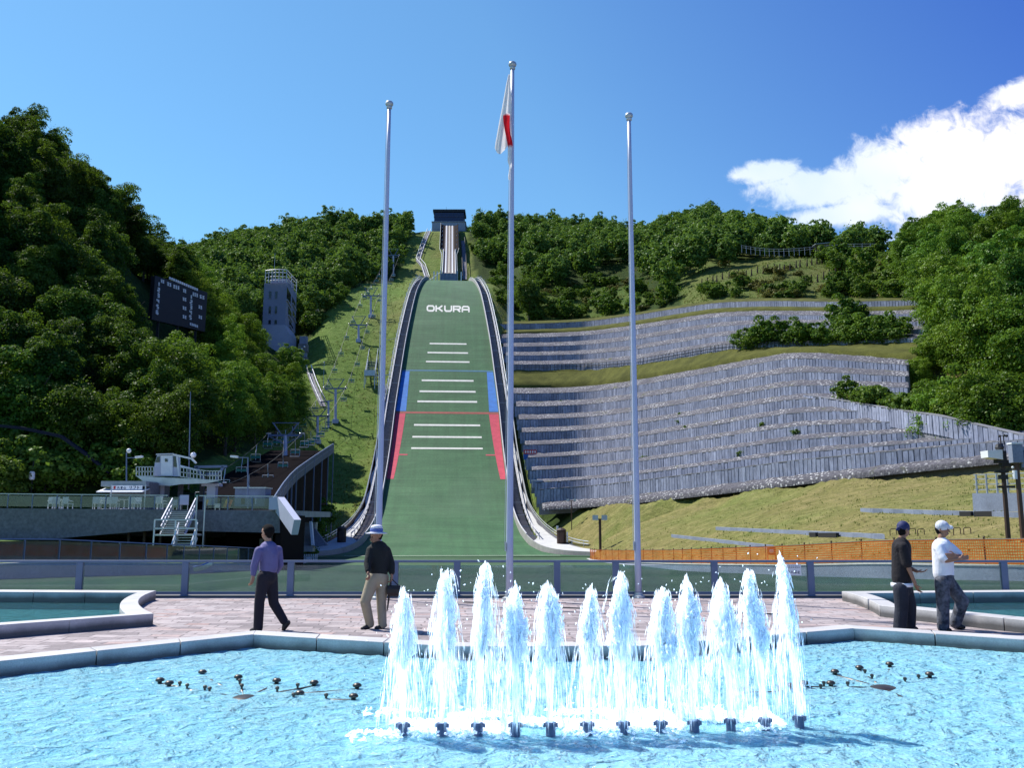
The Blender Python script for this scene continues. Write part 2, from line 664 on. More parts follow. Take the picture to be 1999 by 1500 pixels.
def ground_material():
    m, nt, out = new_mat('hillside ground')
    p = node(nt, 'ShaderNodeBsdfPrincipled')
    p.inputs['Roughness'].default_value = 0.95
    p.inputs['Specular IOR Level'].default_value = 0.1
    at = node(nt, 'ShaderNodeAttribute', attribute_name='cover')
    sep = node(nt, 'ShaderNodeSeparateColor')
    link(nt, at.outputs['Color'], sep.inputs[0])
    vec = pos_vec(nt)
    n1 = noise_tex(nt, 0.07, 6, 0.6, vec, 0.5)
    n2 = noise_tex(nt, 0.55, 6, 0.65, vec, 0.4)
    n3 = noise_tex(nt, 4.0, 4, 0.7, vec)
    green = ramp(nt, n2.outputs['Fac'], [(0.25, (0.085, 0.155, 0.024)), (0.5, (0.135, 0.215, 0.042)), (0.75, (0.185, 0.265, 0.075))])
    dry = ramp(nt, n2.outputs['Fac'], [(0.25, (0.15, 0.15, 0.045)), (0.5, (0.24, 0.215, 0.085)), (0.75, (0.33, 0.27, 0.13))])
    # patches of dry grass
    add = node(nt, 'ShaderNodeMath', operation='ADD')
    link(nt, n1.outputs['Fac'], add.inputs[0])
    link(nt, sep.outputs[1], add.inputs[1])
    mr = node(nt, 'ShaderNodeMapRange')
    mr.inputs['From Min'].default_value = 0.78
    mr.inputs['From Max'].default_value = 1.32
    link(nt, add.outputs[0], mr.inputs['Value'])
    g = mixc(nt, mr.outputs[0], green, dry)
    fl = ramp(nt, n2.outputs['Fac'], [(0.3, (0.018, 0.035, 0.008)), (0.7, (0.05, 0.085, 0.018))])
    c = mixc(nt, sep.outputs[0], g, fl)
    n4 = noise_tex(nt, 1.6, 5, 0.7, pos_vec(nt, (0.5, 1, 1)), 0.6)
    c = mixc(nt, 1.0, c, ramp(nt, n4.outputs['Fac'], [(0.3, (0.72, 0.74, 0.7)), (0.7, (1.14, 1.12, 1.12))]), 'MULTIPLY')
    f = ramp(nt, n3.outputs['Fac'], [(0.25, (0.55, 0.56, 0.52)), (0.75, (1.2, 1.2, 1.16))])
    c = mixc(nt, 1.0, c, f, 'MULTIPLY')
    link(nt, c, p.inputs['Base Color'])
    nb = bump(nt, n3.outputs['Fac'], 0.7, 0.35)
    nb2 = bump(nt, n2.outputs['Fac'], 0.5, 0.9, nb)
    link(nt, nb2, p.inputs['Normal'])
    link(nt, p.outputs[0], out.inputs[0])
    return m


M['ground'] = ground_material()
hillside = build_terrain()
# ------------------------------------------------------------------ ski jump
def mat_material():
    m, nt, out = new_mat('green plastic slope matting')
    p = node(nt, 'ShaderNodeBsdfPrincipled')
    p.inputs['Roughness'].default_value = 0.75
    p.inputs['Specular IOR Level'].default_value = 0.25
    uv = node(nt, 'ShaderNodeTexCoord').outputs['UV']

    def mapped(sx, sy):
        mp = node(nt, 'ShaderNodeMapping')
        mp.inputs['Scale'].default_value = (sx, sy, 1)
        link(nt, uv, mp.inputs['Vector'])
        return mp.outputs['Vector']
    base = noise_tex(nt, 1.0, 7, 0.68, mapped(0.10, 0.20), 0.6)
    streak = noise_tex(nt, 1.0, 5, 0.6, mapped(0.9, 0.03))
    wear = noise_tex(nt, 1.0, 4, 0.6, mapped(0.035, 0.03), 0.8)
    rows = noise_tex(nt, 1.0, 3, 0.6, mapped(0.05, 1.6))
    pile = noise_tex(nt, 1.0, 3, 0.7, mapped(2.2, 2.6))
    c = ramp(nt, base.outputs['Fac'], [(0.25, (0.028, 0.090, 0.036)), (0.5, (0.042, 0.125, 0.050)), (0.75, (0.064, 0.162, 0.068))])
    r = ramp(nt, rows.outputs['Fac'], [(0.3, (0.75, 0.78, 0.76)), (0.7, (1.1, 1.1, 1.1))])
    q = ramp(nt, pile.outputs['Fac'], [(0.25, (0.72, 0.74, 0.72)), (0.75, (1.15, 1.13, 1.15))])
    c = mixc(nt, 1.0, c, r, 'MULTIPLY')
    c = mixc(nt, 1.0, c, q, 'MULTIPLY')
    c = mixc(nt, 1.0, c, ramp(nt, streak.outputs['Fac'], [(0.3, (0.84, 0.84, 0.84)), (0.7, (1.1, 1.1, 1.1))]), 'MULTIPLY')
    c = mixc(nt, ramp(nt, wear.outputs['Fac'], [(0.5, (0, 0, 0)), (0.75, (0.4, 0.4, 0.4))]), c, (0.105, 0.15, 0.10))
    # strips of matting lap over each other every metre or so down the slope
    sx = node(nt, 'ShaderNodeSeparateXYZ')
    link(nt, uv, sx.inputs[0])
    fr = node(nt, 'ShaderNodeMath', operation='FRACT')
    dv = node(nt, 'ShaderNodeMath', operation='DIVIDE')
    dv.inputs[1].default_value = 1.3
    link(nt, sx.outputs[1], dv.inputs[0])
    link(nt, dv.outputs[0], fr.inputs[0])
    lap = ramp(nt, fr.outputs[0], [(0.0, (0.7, 0.7, 0.7)), (0.16, (1, 1, 1))])
    c = mixc(nt, 0.8, c, lap, 'MULTIPLY')
    link(nt, c, p.inputs['Base Color'])
    link(nt, bump(nt, pile.outputs['Fac'], 0.6, 0.1), p.inputs['Normal'])
    link(nt, p.outputs[0], out.inputs[0])
    return m


M['mat'] = mat_material()
M['lane_white'] = simple('white line matting', (0.76, 0.75, 0.68), 0.8, var=0.22, scale=1.2, fine=.3)
M['lane_blue'] = simple('blue line matting', (0.035, 0.20, 0.60), 0.8, var=0.3, scale=0.8, fine=0.35)
M['lane_red'] = simple('red line matting', (0.60, 0.055, 0.10), 0.8, var=0.3, scale=0.8, fine=0.35)
M['rail'] = simple('weathered pale rail', (0.56, 0.56, 0.60), 0.6, var=0.3, scale=1.2)
M['bar_blue'] = simple('faded blue bar', (0.045, 0.17, 0.26), 0.8, var=0.3, scale=0.8, fine=.2)
M['bar_red'] = simple('faded red bar', (0.36, 0.075, 0.06), 0.8, var=0.3, scale=0.8, fine=.2)
M['stair_dark'] = simple('dark stair grating', (0.24, 0.235, 0.26), 0.85, var=0.4, scale=2.5)
M['board_dark'] = simple('dark netting and shade', (0.02, 0.014, 0.014), 0.9, spec=.05)
M['track'] = simple('in-run floor', (0.14, 0.115, 0.105), 0.7, var=0.3, scale=0.7)
M['track_line'] = simple('pale in-run strip', (0.74, 0.68, 0.54), 0.5, var=0.15)
M['conc_blue'] = simple('take-off concrete', (0.24, 0.28, 0.38), 0.8, var=0.3, scale=0.8, fine=0.2)
M['house_conc'] = simple('start house concrete', (0.34, 0.37, 0.44), 0.8, var=0.12, scale=0.3)

jump = thing('ski_jump', 'large ski jump with green landing hill between white rails and a long steep in-run', 'ski jump', H(104, 0))

# landing slope matting
ss = list(np.arange(101.0, 296.01, 1.0))
V, F, UV = [], [], []
NL = 25
for s in ss:
    w = hw(s) + (0.0 if s > 104 else 0.0)
    for j in range(NL):
        l = -w + 2 * w * j / (NL - 1)
        V.append(H(s, l))
        UV.append((l, s))
for i in range(len(ss) - 1):
    for j in range(NL - 1):
        F.append((i * NL + j, i * NL + j + 1, (i + 1) * NL + j + 1, (i + 1) * NL + j))
off = np.array(jump.location)
mat_o = np_mesh('landing_slope', np.array([tuple(p) for p in V]) - off, np.array(F), M['mat'], smooth=True, parent=jump)
uvl = mat_o.data.uv_layers.new(name='UVMap')
li = np.zeros(len(mat_o.data.loops), dtype=np.int32)
mat_o.data.loops.foreach_get('vertex_index', li)
uvl.data.foreach_set('uv', np.array(UV, dtype=np.float32)[li].ravel())


def lane(mb, sa, sb, la0, la1, lb0, lb1, dz=0.035, mi=0):
    """patch on the slope from s=sa (l in la0..la1) to s=sb (l in lb0..lb1)"""
    n = max(1, int(abs(sb - sa) / 1.0) + 1)
    A, B = [], []
    for i in range(n + 1):
        t = i / n
        s = lerp(sa, sb, t)
        A.append(H(s, lerp(la0, lb0, t), dz))
        B.append(H(s, lerp(la1, lb1, t), dz))
    if sb > sa:
        A, B = B, A
    mb.strip(B, A, mi)


def ul(u, s):
    return (u - (870 + (s - 100) * 0.03)) / FPX * s


mb = MB()
for v, a, b in ((672, 837, 910), (690, 833, 913), (707, 830, 916), (744, 822, 924), (766, 818, 928), (786, 814, 931), (831, 808, 937), (854, 805, 940), (877, 803, 942)):
    s = hill_s_at(v)
    mb = MB()
    lane(mb, s - 0.33, s + 0.33, ul(a, s), ul(b, s), ul(a, s), ul(b, s))
    mb.build('distance_line', M['lane_white'], jump)

s1, s2, s3 = hill_s_at(725), hill_s_at(807), hill_s_at(937)
mb = MB()
w1, w2, w3 = hw(s1) - 0.15, hw(s2) - 0.15, hw(s3) - 0.1
lane(mb, s1 - 0.3, s1 + 0.3, -w1, w1, -w1, w1, .02)
mb.build('blue_bar', M['bar_blue'], jump)
mb = MB()
lane(mb, s1 - 0.42, s2 + 0.5, -w1, -w1 + 1.75, -w2, -w2 + 2.15)
mb.build('blue_zone', M['lane_blue'], jump)
mb = MB()
lane(mb, s1 - 0.42, s2 + 0.5, w1 - 1.5, w1, w2 - 2.0, w2)
mb.build('blue_zone', M['lane_blue'], jump)
mb = MB()
lane(mb, s2 - 0.34, s2 + 0.34, -w2, w2, -w2, w2, .02)
mb.build('red_bar', M['bar_red'], jump)
mb = MB()
lane(mb, s2 - 0.45, s3, -w2, -w2 + 2.1, -w3, -w3 + 1.25)
mb.build('red_zone', M['lane_red'], jump)
mb = MB()
lane(mb, s2 - 0.45, s3, w2 - 2.1, w2, w3 - 1.05, w3)
s4 = hill_s_at(889)
mb.build('red_zone', M['lane_red'], jump)
for q_ in ((775, 796), (948, 970)):
    mb = MB()
    lane(mb, s4 - 0.28, s4 + 0.2, ul(q_[0], s4), ul(q_[1], s4), ul(q_[0], s4), ul(q_[1], s4))
    mb.build('red_tick', M['lane_red'], jump)

mb = MB()
lane(mb, 103.3, 103.75, -11.5, 13.2, -11.5, 13.2, 0.03)
mb.build('end_line', M['lane_white'], jump)

# the word on the knoll: strokes in a 17 x 12 box per letter
def stroke_poly(pts, w):
    """thick polyline -> list of quads, mitred"""
    out_l, out_r = [], []
    n = len(pts)
    for i, p in enumerate(pts):
        a = pts[max(i - 1, 0)]
        b = pts[min(i + 1, n - 1)]
        if i == 0:
            d = np.subtract(pts[1], p)
        elif i == n - 1:
            d = np.subtract(p, pts[i - 1])
        else:
            d1 = np.subtract(p, a) / max(1e-6, np.linalg.norm(np.subtract(p, a)))
            d2 = np.subtract(b, p) / max(1e-6, np.linalg.norm(np.subtract(b, p)))
            d = d1 + d2
        d = d / max(1e-6, np.linalg.norm(d))
        nrm = np.array((-d[1], d[0]))
        k = 1.0
        if 0 < i < n - 1:
            k = min(1.6, 1.0 / max(0.5, float(np.dot(nrm, (-d1[1], d1[0])))))
        out_l.append(tuple(np.array(p) + nrm * w / 2 * k))
        out_r.append(tuple(np.array(p) - nrm * w / 2 * k))
    return out_l, out_r


LET = {
    'O': [[(4, 1.4), (13, 1.4), (15.3, 3.6), (15.3, 8.4), (13, 10.6), (4, 10.6), (1.7, 8.4), (1.7, 3.6), (4, 1.4), (5, 1.4)]],
    'K': [[(1.7, 0), (1.7, 12)], [(1.7, 6), (6.5, 6), (14.5, 11.4)], [(6.5, 6), (15, 0.6)]],
    'U': [[(1.7, 12), (1.7, 3.6), (4, 1.4), (13, 1.4), (15.3, 3.6), (15.3, 12)]],
    'R': [[(1.7, 0), (1.7, 10.6), (13, 10.6), (15.2, 9.4), (15.2, 6.6), (13, 5.2), (2, 5.2)], [(8.5, 5.2), (15.3, 0.4)]],
    'A': [[(1.7, 0), (1.7, 8.2), (4.2, 10.6), (12.8, 10.6), (15.3, 8.2), (15.3, 0)], [(1.7, 4.6), (15.3, 4.6)]],
}
mb = MB()
sb_, st_ = hill_s_at(609.5), hill_s_at(597.5)
x0 = 830.5
for ch in 'OKURA':
    for k, pts in enumerate(LET[ch]):
        L_, R_ = stroke_poly(pts, 3.1)
        def mp(q, dz):
            s = lerp(sb_, st_, q[1] / 12)
            return H(s, ul(x0 + q[0] * 0.965, s), dz)
        mb.strip([mp(q, 0.05 + 0.01 * k) for q in L_], [mp(q, 0.05 + 0.01 * k) for q in R_])
    x0 += 17.4
mb.build('lettering', M['lane_white'], jump)

# sides: boards, rails, stairs, strips of concrete
EP = []
for i in range(len(EDGE_S) - 1):
    n = max(1, int(math.hypot(EDGE_S[i] - EDGE_S[i + 1], EDGE_W[i] - EDGE_W[i + 1]) / 1.5))
    for j in range(n):
        t = j / n
        EP.append((lerp(EDGE_S[i], EDGE_S[i + 1], t), lerp(EDGE_W[i], EDGE_W[i + 1], t)))
EP.append((EDGE_S[-1], EDGE_W[-1]))
# smooth the plan line
for _ in range(12):
    EP = [EP[0]] + [((EP[i - 1][0] + 2 * EP[i][0] + EP[i + 1][0]) / 4, (EP[i - 1][1] + 2 * EP[i][1] + EP[i + 1][1]) / 4) for i in range(1, len(EP) - 1)] + [EP[-1]]
EN = []
for i in range(len(EP)):
    a, b = EP[max(i - 1, 0)], EP[min(i + 1, len(EP) - 1)]
    ds, dl = b[0] - a[0], b[1] - a[1]
    L = math.hypot(ds, dl)
    EN.append((dl / L, -ds / L))       # (s, l) outward: along +l while running towards -s


def ep(i, sgn, d, h):
    s = EP[i][0] + EN[i][0] * d
    l = EP[i][1] + EN[i][1] * d
    return H(s, sgn * l, h)


for sgn in (-1, 1):
    nE = len(EP)
    bh = [lerp(0.45, 1.0, sstep(102, 128, EP[i][0])) for i in range(nE)]
    mb = MB()
    rows = [[ep(i, sgn, 0.0, -0.2), ep(i, sgn, 0.0, bh[i]), ep(i, sgn, 0.14, bh[i]), ep(i, sgn, 0.14, -0.2)] for i in range(nE)]
    mb.sweep(rows, close=True)
    mb.build('side_board', M['conc'], jump, recalc=True)
    mb = MB()
    up = [i for i in range(nE) if EP[i][0] > 122]
    mb.tube([ep(i, sgn, 0.07, bh[i] + 0.12) for i in up], 0.09, 6)
    mb.build('inner_rail', M['rail'], jump)
    # stairs between the rails
    mb = MB()
    A, B = [], []
    for i in up:
        for q in (0.0, 0.5):
            j = min(i + 1, nE - 1)
            s_ = lerp(EP[i][0], EP[j][0], q)
            l_ = lerp(EP[i][1], EP[j][1], q)
            z = zp(s_) + 0.25
            z2 = zp(s_ - 0.7) + 0.25
            n_ = EN[i]
            for zz in (z, z2):
                A.append(H(s_ + n_[0] * 0.2, sgn * (l_ + n_[1] * 0.2), z=zz))
                B.append(H(s_ + n_[0] * 1.75, sgn * (l_ + n_[1] * 1.75), z=zz))
    mb.strip(A, B)
    mb.build('side_stair', M['stair_dark'], jump)
    mb = MB()
    mb.tube([ep(i, sgn, 1.85, 1.15) for i in up], 0.09, 6)
    for i in up[::2]:
        mb.beam(ep(i, sgn, 1.85, 0.0), ep(i, sgn, 1.85, 1.15), 0.09)
    mb.build('outer_rail', M['rail'], jump)
    # cross ties of the stair
    for i in up[::5]:
        mb = MB()
        mb.beam(ep(i, sgn, 0.2, 0.75), ep(i, sgn, 1.8, 0.75), 0.06)
        mb.build('stair_tie', M['galv'], jump)
    # concrete strip and apron
    mb = MB()
    rows = []
    for i in range(nE):
        s = EP[i][0]
        d0 = lerp(0.14, 1.95, sstep(119, 126, s))
        d1 = lerp(5.0, 2.6, sstep(112, 150, s)) + 0.25 * math.sin(i * 0.9) * sstep(120, 130, s)
        if s > 160:
            d1 = lerp(d1, 2.3, sstep(160, 200, s))
        h0 = 0.25
        hb = lerp(0.45, 0.3, sstep(105, 125, s))
        rows.append([ep(i, sgn, d0, hb), ep(i, sgn, d1, hb + 0.05), ep(i, sgn, d1 + 0.05, -2.6)])
    mb.sweep(rows)
    o = mb.build('concrete_apron', M['conc_light'], jump)
    # low outer guard wall, dark timber
    mb = MB()
    gd = lambda i: lerp(4.6, 2.75, sstep(112, 150, EP[i][0]))
    gh = lambda i: lerp(0.5, 0.9, sstep(115, 140, EP[i][0]))
    lo = [i for i in range(nE) if 108 < EP[i][0] < 200]
    rows = [[ep(i, sgn, gd(i), -1.2), ep(i, sgn, gd(i), gh(i)), ep(i, sgn, gd(i) + .15, gh(i)), ep(i, sgn, gd(i) + .15, -1.2)] for i in lo]
    mb.sweep(rows, close=True)
    mb.build('guard_wall', M['brown'] if sgn < 0 else M['conc_dark'], jump, recalc=True)
    mb = MB()
    for dd, hh in ((2.8, 1.0), (2.8, 1.35)):
        mb.tube([ep(i, sgn, gd(i) + .05, hh) for i in lo], 0.06, 5)
    for i in lo[::3]:
        mb.beam(ep(i, sgn, gd(i) + .05, 0.4), ep(i, sgn, gd(i) + .05, 1.35), 0.07)
    mb.build('guard_rail', M['galv'], jump)
    # posts and cables along the upper edge
    mb = MB()
    hi = [i for i in range(nE) if EP[i][0] > 185][::2]
    for i in hi:
        p = ep(i, sgn, 2.5, -1.0)
        mb.beam(p, p + Vector((0.15 * sgn, 0, 2.6 + 0.5 * math.sin(i * 2.1))), 0.11)
    for hh in (0.3, 0.9, 1.4):
        mb.tube([ep(i, sgn, 2.5, hh) for i in hi], 0.035, 4)
    mb.build('fence_post', M['galv'], jump)

# take-off table
T = lambda s, l, z: H(s, l, z=z)
mb = MB()
mb.add([T(296, -2.95, 82.3), T(296, 2.95, 82.3), T(296, 2.95, 86.2), T(296, -2.95, 86.2),
        T(306, -2.95, 82.3), T(306, 2.95, 82.3), T(306, 2.95, 88.2), T(306, -2.95, 88.2)],
       [(0, 1, 2, 3), (5, 4, 7, 6), (3, 2, 6, 7), (1, 5, 6, 2), (4, 0, 3, 7)])
for k in range(5):
    l = -2.6 + k * 1.3
    mb.beam(T(295.93, l, 82.4), T(295.93, l, 86.0), 0.12)
mb.build('takeoff_table', M['conc_blue'], jump)


def zi(s):
    t = min(1.0, max(0.0, (s - 296) / 90.0))
    m0, m1 = 0.19 * 90, 0.60 * 90
    return (2 * t ** 3 - 3 * t * t + 1) * 86.3 + (t ** 3 - 2 * t * t + t) * m0 + (-2 * t ** 3 + 3 * t * t) * 134.2 + (t ** 3 - t * t) * m1


SI = [296 + 90 * i / 45 for i in range(46)]
mb = MB()
rows = [[T(s, -2.45, zi(s) - 1.2), T(s, -2.45, zi(s)), T(s, 2.45, zi(s)), T(s, 2.45, zi(s) - 1.2)] for s in SI]
mb.sweep(rows)
mb.build('in_run_floor', M['track'], jump)
mb = MB()
for l, w in ((-1.25, 0.42), (0.0, 0.34), (1.25, 0.42)):
    off_ = 0.15 if l else 0
    rows = [[T(s, l - w / 2, zi(s)), T(s, l - w / 2, zi(s) + 0.16), T(s, l + w / 2, zi(s) + 0.16), T(s, l + w / 2, zi(s))] for s in SI]
    mb.sweep(rows, mi=0 if l else 1)
mb.build('in_run_track', [M['white'], M['track_line']], jump)
for sgn in (-1, 1):
    mb = MB()
    lo = [s for s in SI if s < 352]
    rows = [[T(s, sgn * 2.3, zi(s) - 0.3), T(s, sgn * 2.3, zi(s) + 0.8), T(s, sgn * 2.5, zi(s) + 0.8), T(s, sgn * 2.5, zi(s) - 0.3)] for s in lo]
    mb.sweep(rows, close=True)
    mb.build('in_run_board', M['white'], jump, recalc=True)
    mb = MB()
    hi = [s for s in SI if s > 349]
    rows = [[T(s, sgn * 2.0, zi(s) + 0.1), T(s, sgn * 3.7, zi(s) + 0.7), T(s, sgn * 3.8, zi(s) + 1.7), T(s, sgn * 3.95, zi(s) - 0.8)] for s in hi]
    mb.sweep(rows)
    mb.build('in_run_netting', M['board_dark'], jump)
    mb = MB()
    pts = [T(s, sgn * 3.3, zi(s) + 1.6) for s in SI if 296 < s < 340]
    mb.tube([T(s, sgn * (3.0 + 0.9 * sstep(340, 350, s)), zi(s) + 1.3) for s in SI], 0.07, 5)
    for s in SI[::3]:
        mb.beam(T(s, sgn * 3.0, zi(s) - 3.5), T(s, sgn * 3.0, zi(s) + 1.3), 0.12)
    mb.build('in_run_rail', M['galv'], jump)
    for s in SI[1::3]:
        mb = MB()
        mb.beam(T(s, sgn * 2.2, zi(s) - 4.5), T(s, sgn * 2.2, zi(s) - 0.4), 0.35)
        mb.build('in_run_pillar', M['conc_dark'], jump)
# white gate posts beside the take-off
for l in (-5.1, -4.0, 4.2):
    mb = MB()
    mb.beam(T(295, l, 81.5), T(295, l, 86.6), 0.35)
    mb.build('takeoff_post', M['white'], jump)
mb = MB()
mb.beam(T(295.5, -6.6, 83.6), T(297.5, -3.2, 86.9), 0.22)
mb.build('takeoff_handrail', M['white'], jump)

# start house
c = T(391, -0.3, 134)
sh = thing('start_house', 'dark glazed start house on a pale concrete base at the top of the ski jump', 'building', (c.x, c.y, 130.5), rz=0)
mb = MB()
mb.box((c.x, c.y + 4, 133.4), (15.3, 10, 8.0))
mb.box((c.x, c.y + 4, 137.55), (15.8, 10.6, 0.3))
mb.build('concrete_base', M['house_conc'], sh, bevel=0.08)
mb = MB()
mb.box((c.x + .1, c.y + 4.3, 140.5), (13.6, 9, 5.6))
mb.build('glazed_room', M['navy'], sh)
mb = MB()
for z, h in ((137.9, 0.5), (140.2, 0.55)):
    mb.box((c.x + .1, c.y + 4.3, z), (14.0, 9.4, h))
for k in range(9):
    x = c.x + .1 - 6.75 + 13.5 * k / 8
    mb.box((x, c.y - 0.25, 140.4), (0.14, 0.14, 4.6))
mb.build('window_band', M['ink'], sh)
mb = MB()
mb.box((c.x + .1, c.y + 4.2, 143.0), (14.8, 10.2, 1.1))
mb.build('roof', M['dark'], sh)
mb = MB()
mb.tube([(c.x - 1.5, c.y + 3, 143.4), (c.x - 1.5, c.y + 3, 146.2)], 0.06, 5)
mb.tube([(c.x + 2.8, c.y + 3, 143.4), (c.x + 2.8, c.y + 3, 144.6)], 0.06, 5)
mb.build('antenna', M['dark'], sh)

# stair up the grass left of the in-run
def rail_stair(name, label, pix, width, mat_rail, mat_step, rail_h=1.0, lift=0.25, y0=100):
    pts = []
    for i in range(len(pix) - 1):
        n = max(2, int(math.hypot(pix[i + 1][0] - pix[i][0], pix[i + 1][1] - pix[i][1]) / 5))
        for j in range(n):
            t = j / n
            pts.append(ground_at(lerp(pix[i][0], pix[i + 1][0], t), lerp(pix[i][1], pix[i + 1][1], t), y0))
    pts.append(ground_at(pix[-1][0], pix[-1][1], y0))
    root = thing(name, label, 'stairs', tuple(pts[0]))
    k = Vector((width / 2, 0, lift))
    k2 = Vector((-width / 2, 0, lift))
    mb = MB()
    rows = [[p + k2 + Vector((0, 0, -0.3)), p + k2, p + k, p + k + Vector((0, 0, -0.3))] for p in pts]
    mb.sweep(rows)
    mb.build('steps', mat_step, root)
    for kk in (k, k2):
        mb = MB()
        mb.tube([p + kk + Vector((0, 0, rail_h)) for p in pts], 0.11, 5)
        for p in pts[::2]:
            mb.beam(p + kk, p + kk + Vector((0, 0, rail_h)), 0.07)
        mb.build('handrail', mat_rail, root)
    return root


rail_stair('hillside_stair', 'zigzag stair with pale rails climbing the grass left of the in-run', [(834, 547), (826, 522), (816, 510), (822, 492), (830, 470), (838, 452)], 1.6, M['white'], M['stair_dark'], 1.1, 0.3, 240)
rail_stair('hillside_stair', 'dark open stair climbing close along the right side of the in-run', [(907, 548), (906, 520), (905, 495), (903, 472)], 1.6, M['dark'], M['stair_dark'], 1.5, 0.5, 300)
rail_stair('white_stair', 'steep white railed stair on the grass below the judges tower', [(631, 797), (624, 782), (612, 754), (602, 724)], 1.2, M['white'], M['stair_dark'], 1.0, 0.4, 140)
rail_stair('white_stair', 'short white railed stair among shrubs right of the judges tower', [(618, 612), (628, 602), (638, 592)], 1.3, M['white'], M['conc_light'], 0.8, 0.5, 200)

# brown booths at the foot of the hill
def booth(u, v, label, white_side):
    p = None
    for s in np.arange(104, 150, 0.2):
        q = H(s, (u - 870) / FPX * s, 0.5)
        if proj(q)[1] <= v:
            p = q
            break
    r = thing('booth', label, 'booth', tuple(p))
    mb = MB()
    mb.lathe([(0.58, -0.5), (0.6, 0.0), (0.62, 1.55), (0.6, 1.6)], p, 14)
    mb.build('booth_body', M['brown'], r)
    mb = MB()
    mb.lathe([(0.68, 1.58), (0.66, 1.66), (0.35, 1.88), (0.03, 1.95)], p, 14)
    mb.build('booth_roof', M['rust'] if not white_side else M['brown'], r, smooth=False)
    if white_side:
        mb = MB()
        mb.box((p.x + 0.75, p.y - 0.1, p.z + 0.75), (0.18, 0.7, 1.3))
        mb.box((p.x - 0.5, p.y + 0.35, p.z + 1.9), (0.25, 0.3, 0.6))
        mb.build('booth_panel', M['white'], r)
    mb = MB()
    mb.box((p.x, p.y - 0.6, p.z + 0.7), (0.55, 0.06, 1.25))
    mb.build('booth_door', M['rust'], r)


booth(672, 1057, 'round brown booth on the apron at the left foot of the ski jump', False)
booth(1093, 1060, 'round brown booth with a white side at the right foot of the ski jump', True)

# lattice coaches' stand on the slope
p = ground_at(716, 752, 150)
st = thing('coach_stand', 'grey metal coaches stand with sloping lattice stair beside the ski jump', 'viewing stand', tuple(p))
q = W(727, 672, p.y + 24)
mb = MB()
for dx in (-1.1, 1.1):
    k = Vector((dx, 0, 0))
    mb.beam(p + k + Vector((0.7, 0, 2.2)), q + k + Vector((0.7, 0, 0.2)), 0.16, 0.3)
    mb.beam(p + k + Vector((0.7, 0, 3.3)), q + k + Vector((0.7, 0, 1.3)), 0.12)
for i in range(16):
    t = i / 15
    a = p.lerp(q, t) + Vector((0.7, 0, 2.2 - 2.0 * t))
    mb.beam(a + Vector((-1.1, 0, 0)), a + Vector((1.1, 0, 0)), 0.28, 0.1)
    for dx in (-1.1, 1.1):
        mb.beam(a + Vector((dx, 0, 0)), a + Vector((dx, 0, 1.1)), 0.07)
    if i % 4 == 0:
        for dx in (-1.0, 1.0):
            mb.beam(a + Vector((dx, 0, -5)), a + Vector((dx, 0, 0)), 0.14)
mb.build('stand_stair', M['galv'], st)
mb = MB()
mb.box((p.x + 0.9, p.y - 0.6, p.z + 2.0), (2.5, 2.4, 0.2))
for dx in (-1.2, 1.2):
    for dy in (-1.1, 1.1):
        mb.beam((p.x + 0.9 + dx, p.y - 0.6 + dy, p.z - 1.5), (p.x + 0.9 + dx, p.y - 0.6 + dy, p.z + 3.2), 0.14)
for z in (2.6, 3.2):
    for dx in (-1.2, 1.2):
        mb.beam((p.x + 0.9 + dx, p.y - 1.7, p.z + z), (p.x + 0.9 + dx, p.y + 0.5, p.z + z), 0.08)
    mb.beam((p.x - 0.3, p.y - 1.7, p.z + z), (p.x + 2.1, p.y - 1.7, p.z + z), 0.08)
mb.box((p.x + 0.9, p.y - 1.72, p.z + 2.6), (2.4, 0.05, 1.1))
mb.build('stand_platform', M['galv'], st)
mb = MB()
mb.beam(q + Vector((1.8, 0, 0.4)), H(hill_s_at(668), -hw(215) - 2.0, 1.0), 0.14)
mb.beam(p + Vector((2.2, 0, 2.1)), H(hill_s_at(742), -hw(203) - 2.4, 1.0), 0.16)
mb.build('stand_beam', M['galv'], st)

# weather mast on the grass
p = ground_at(631, 762, 150)
t_ = thing('weather_mast', 'thin grey mast standing alone on the grassy slope', 'mast', tuple(p))
mb = MB()
mb.tube([p, p + Vector((0, 0, 6.3))], [0.07, 0.045], 6)
mb.build('mast_pole', M['galv'], t_)
mb = MB()
mb.ball(p + Vector((0, 0, 6.4)), 0.2, 8)
mb.beam(p + Vector((-0.5, 0, 5.9)), p + Vector((0.5, 0, 5.9)), 0.05)
mb.build('mast_head', M['galv'], t_)

# advertising panel and box by the right edge of the hill
p = W(1036, 900, 156.5)
t_ = thing('sign_panel', 'red and blue advertising panel beside the right rail of the landing hill', 'sign', tuple(p))
mb = MB()
mb.box((p.x, p.y, p.z + 0.65), (2.5, 0.1, 0.95))
mb.build('lower_panel', M['blue'], t_)
mb = MB()
mb.box((p.x - 0.1, p.y, p.z + 1.55), (2.3, 0.1, 0.75))
mb.build('upper_panel', M['red'], t_)
mb = MB()
for k in range(5):
    mb.box((p.x - 0.9 + 0.42 * k, p.y - 0.07, p.z + 1.55), (0.26, 0.04, 0.3))
    mb.box((p.x - 0.9 + 0.42 * k, p.y - 0.075, p.z + 1.55), (0.08, 0.04, 0.44))
mb.build('lettering', M['white'], t_)
mb = MB()
for dx in (-1.0, 1.0):
    mb.beam((p.x + dx, p.y + 0.1, p.z - 1.5), (p.x + dx, p.y + 0.1, p.z + 2.0), 0.1)
mb.build('sign_post', M['galv'], t_)
p = W(1049, 953, 138.5)
t_ = thing('control_box', 'pale grey equipment cabinet beside the lower right rail of the landing hill', 'cabinet', tuple(p))
mb = MB()
mb.box((p.x, p.y, p.z + 0.55), (1.6, 0.8, 1.1))
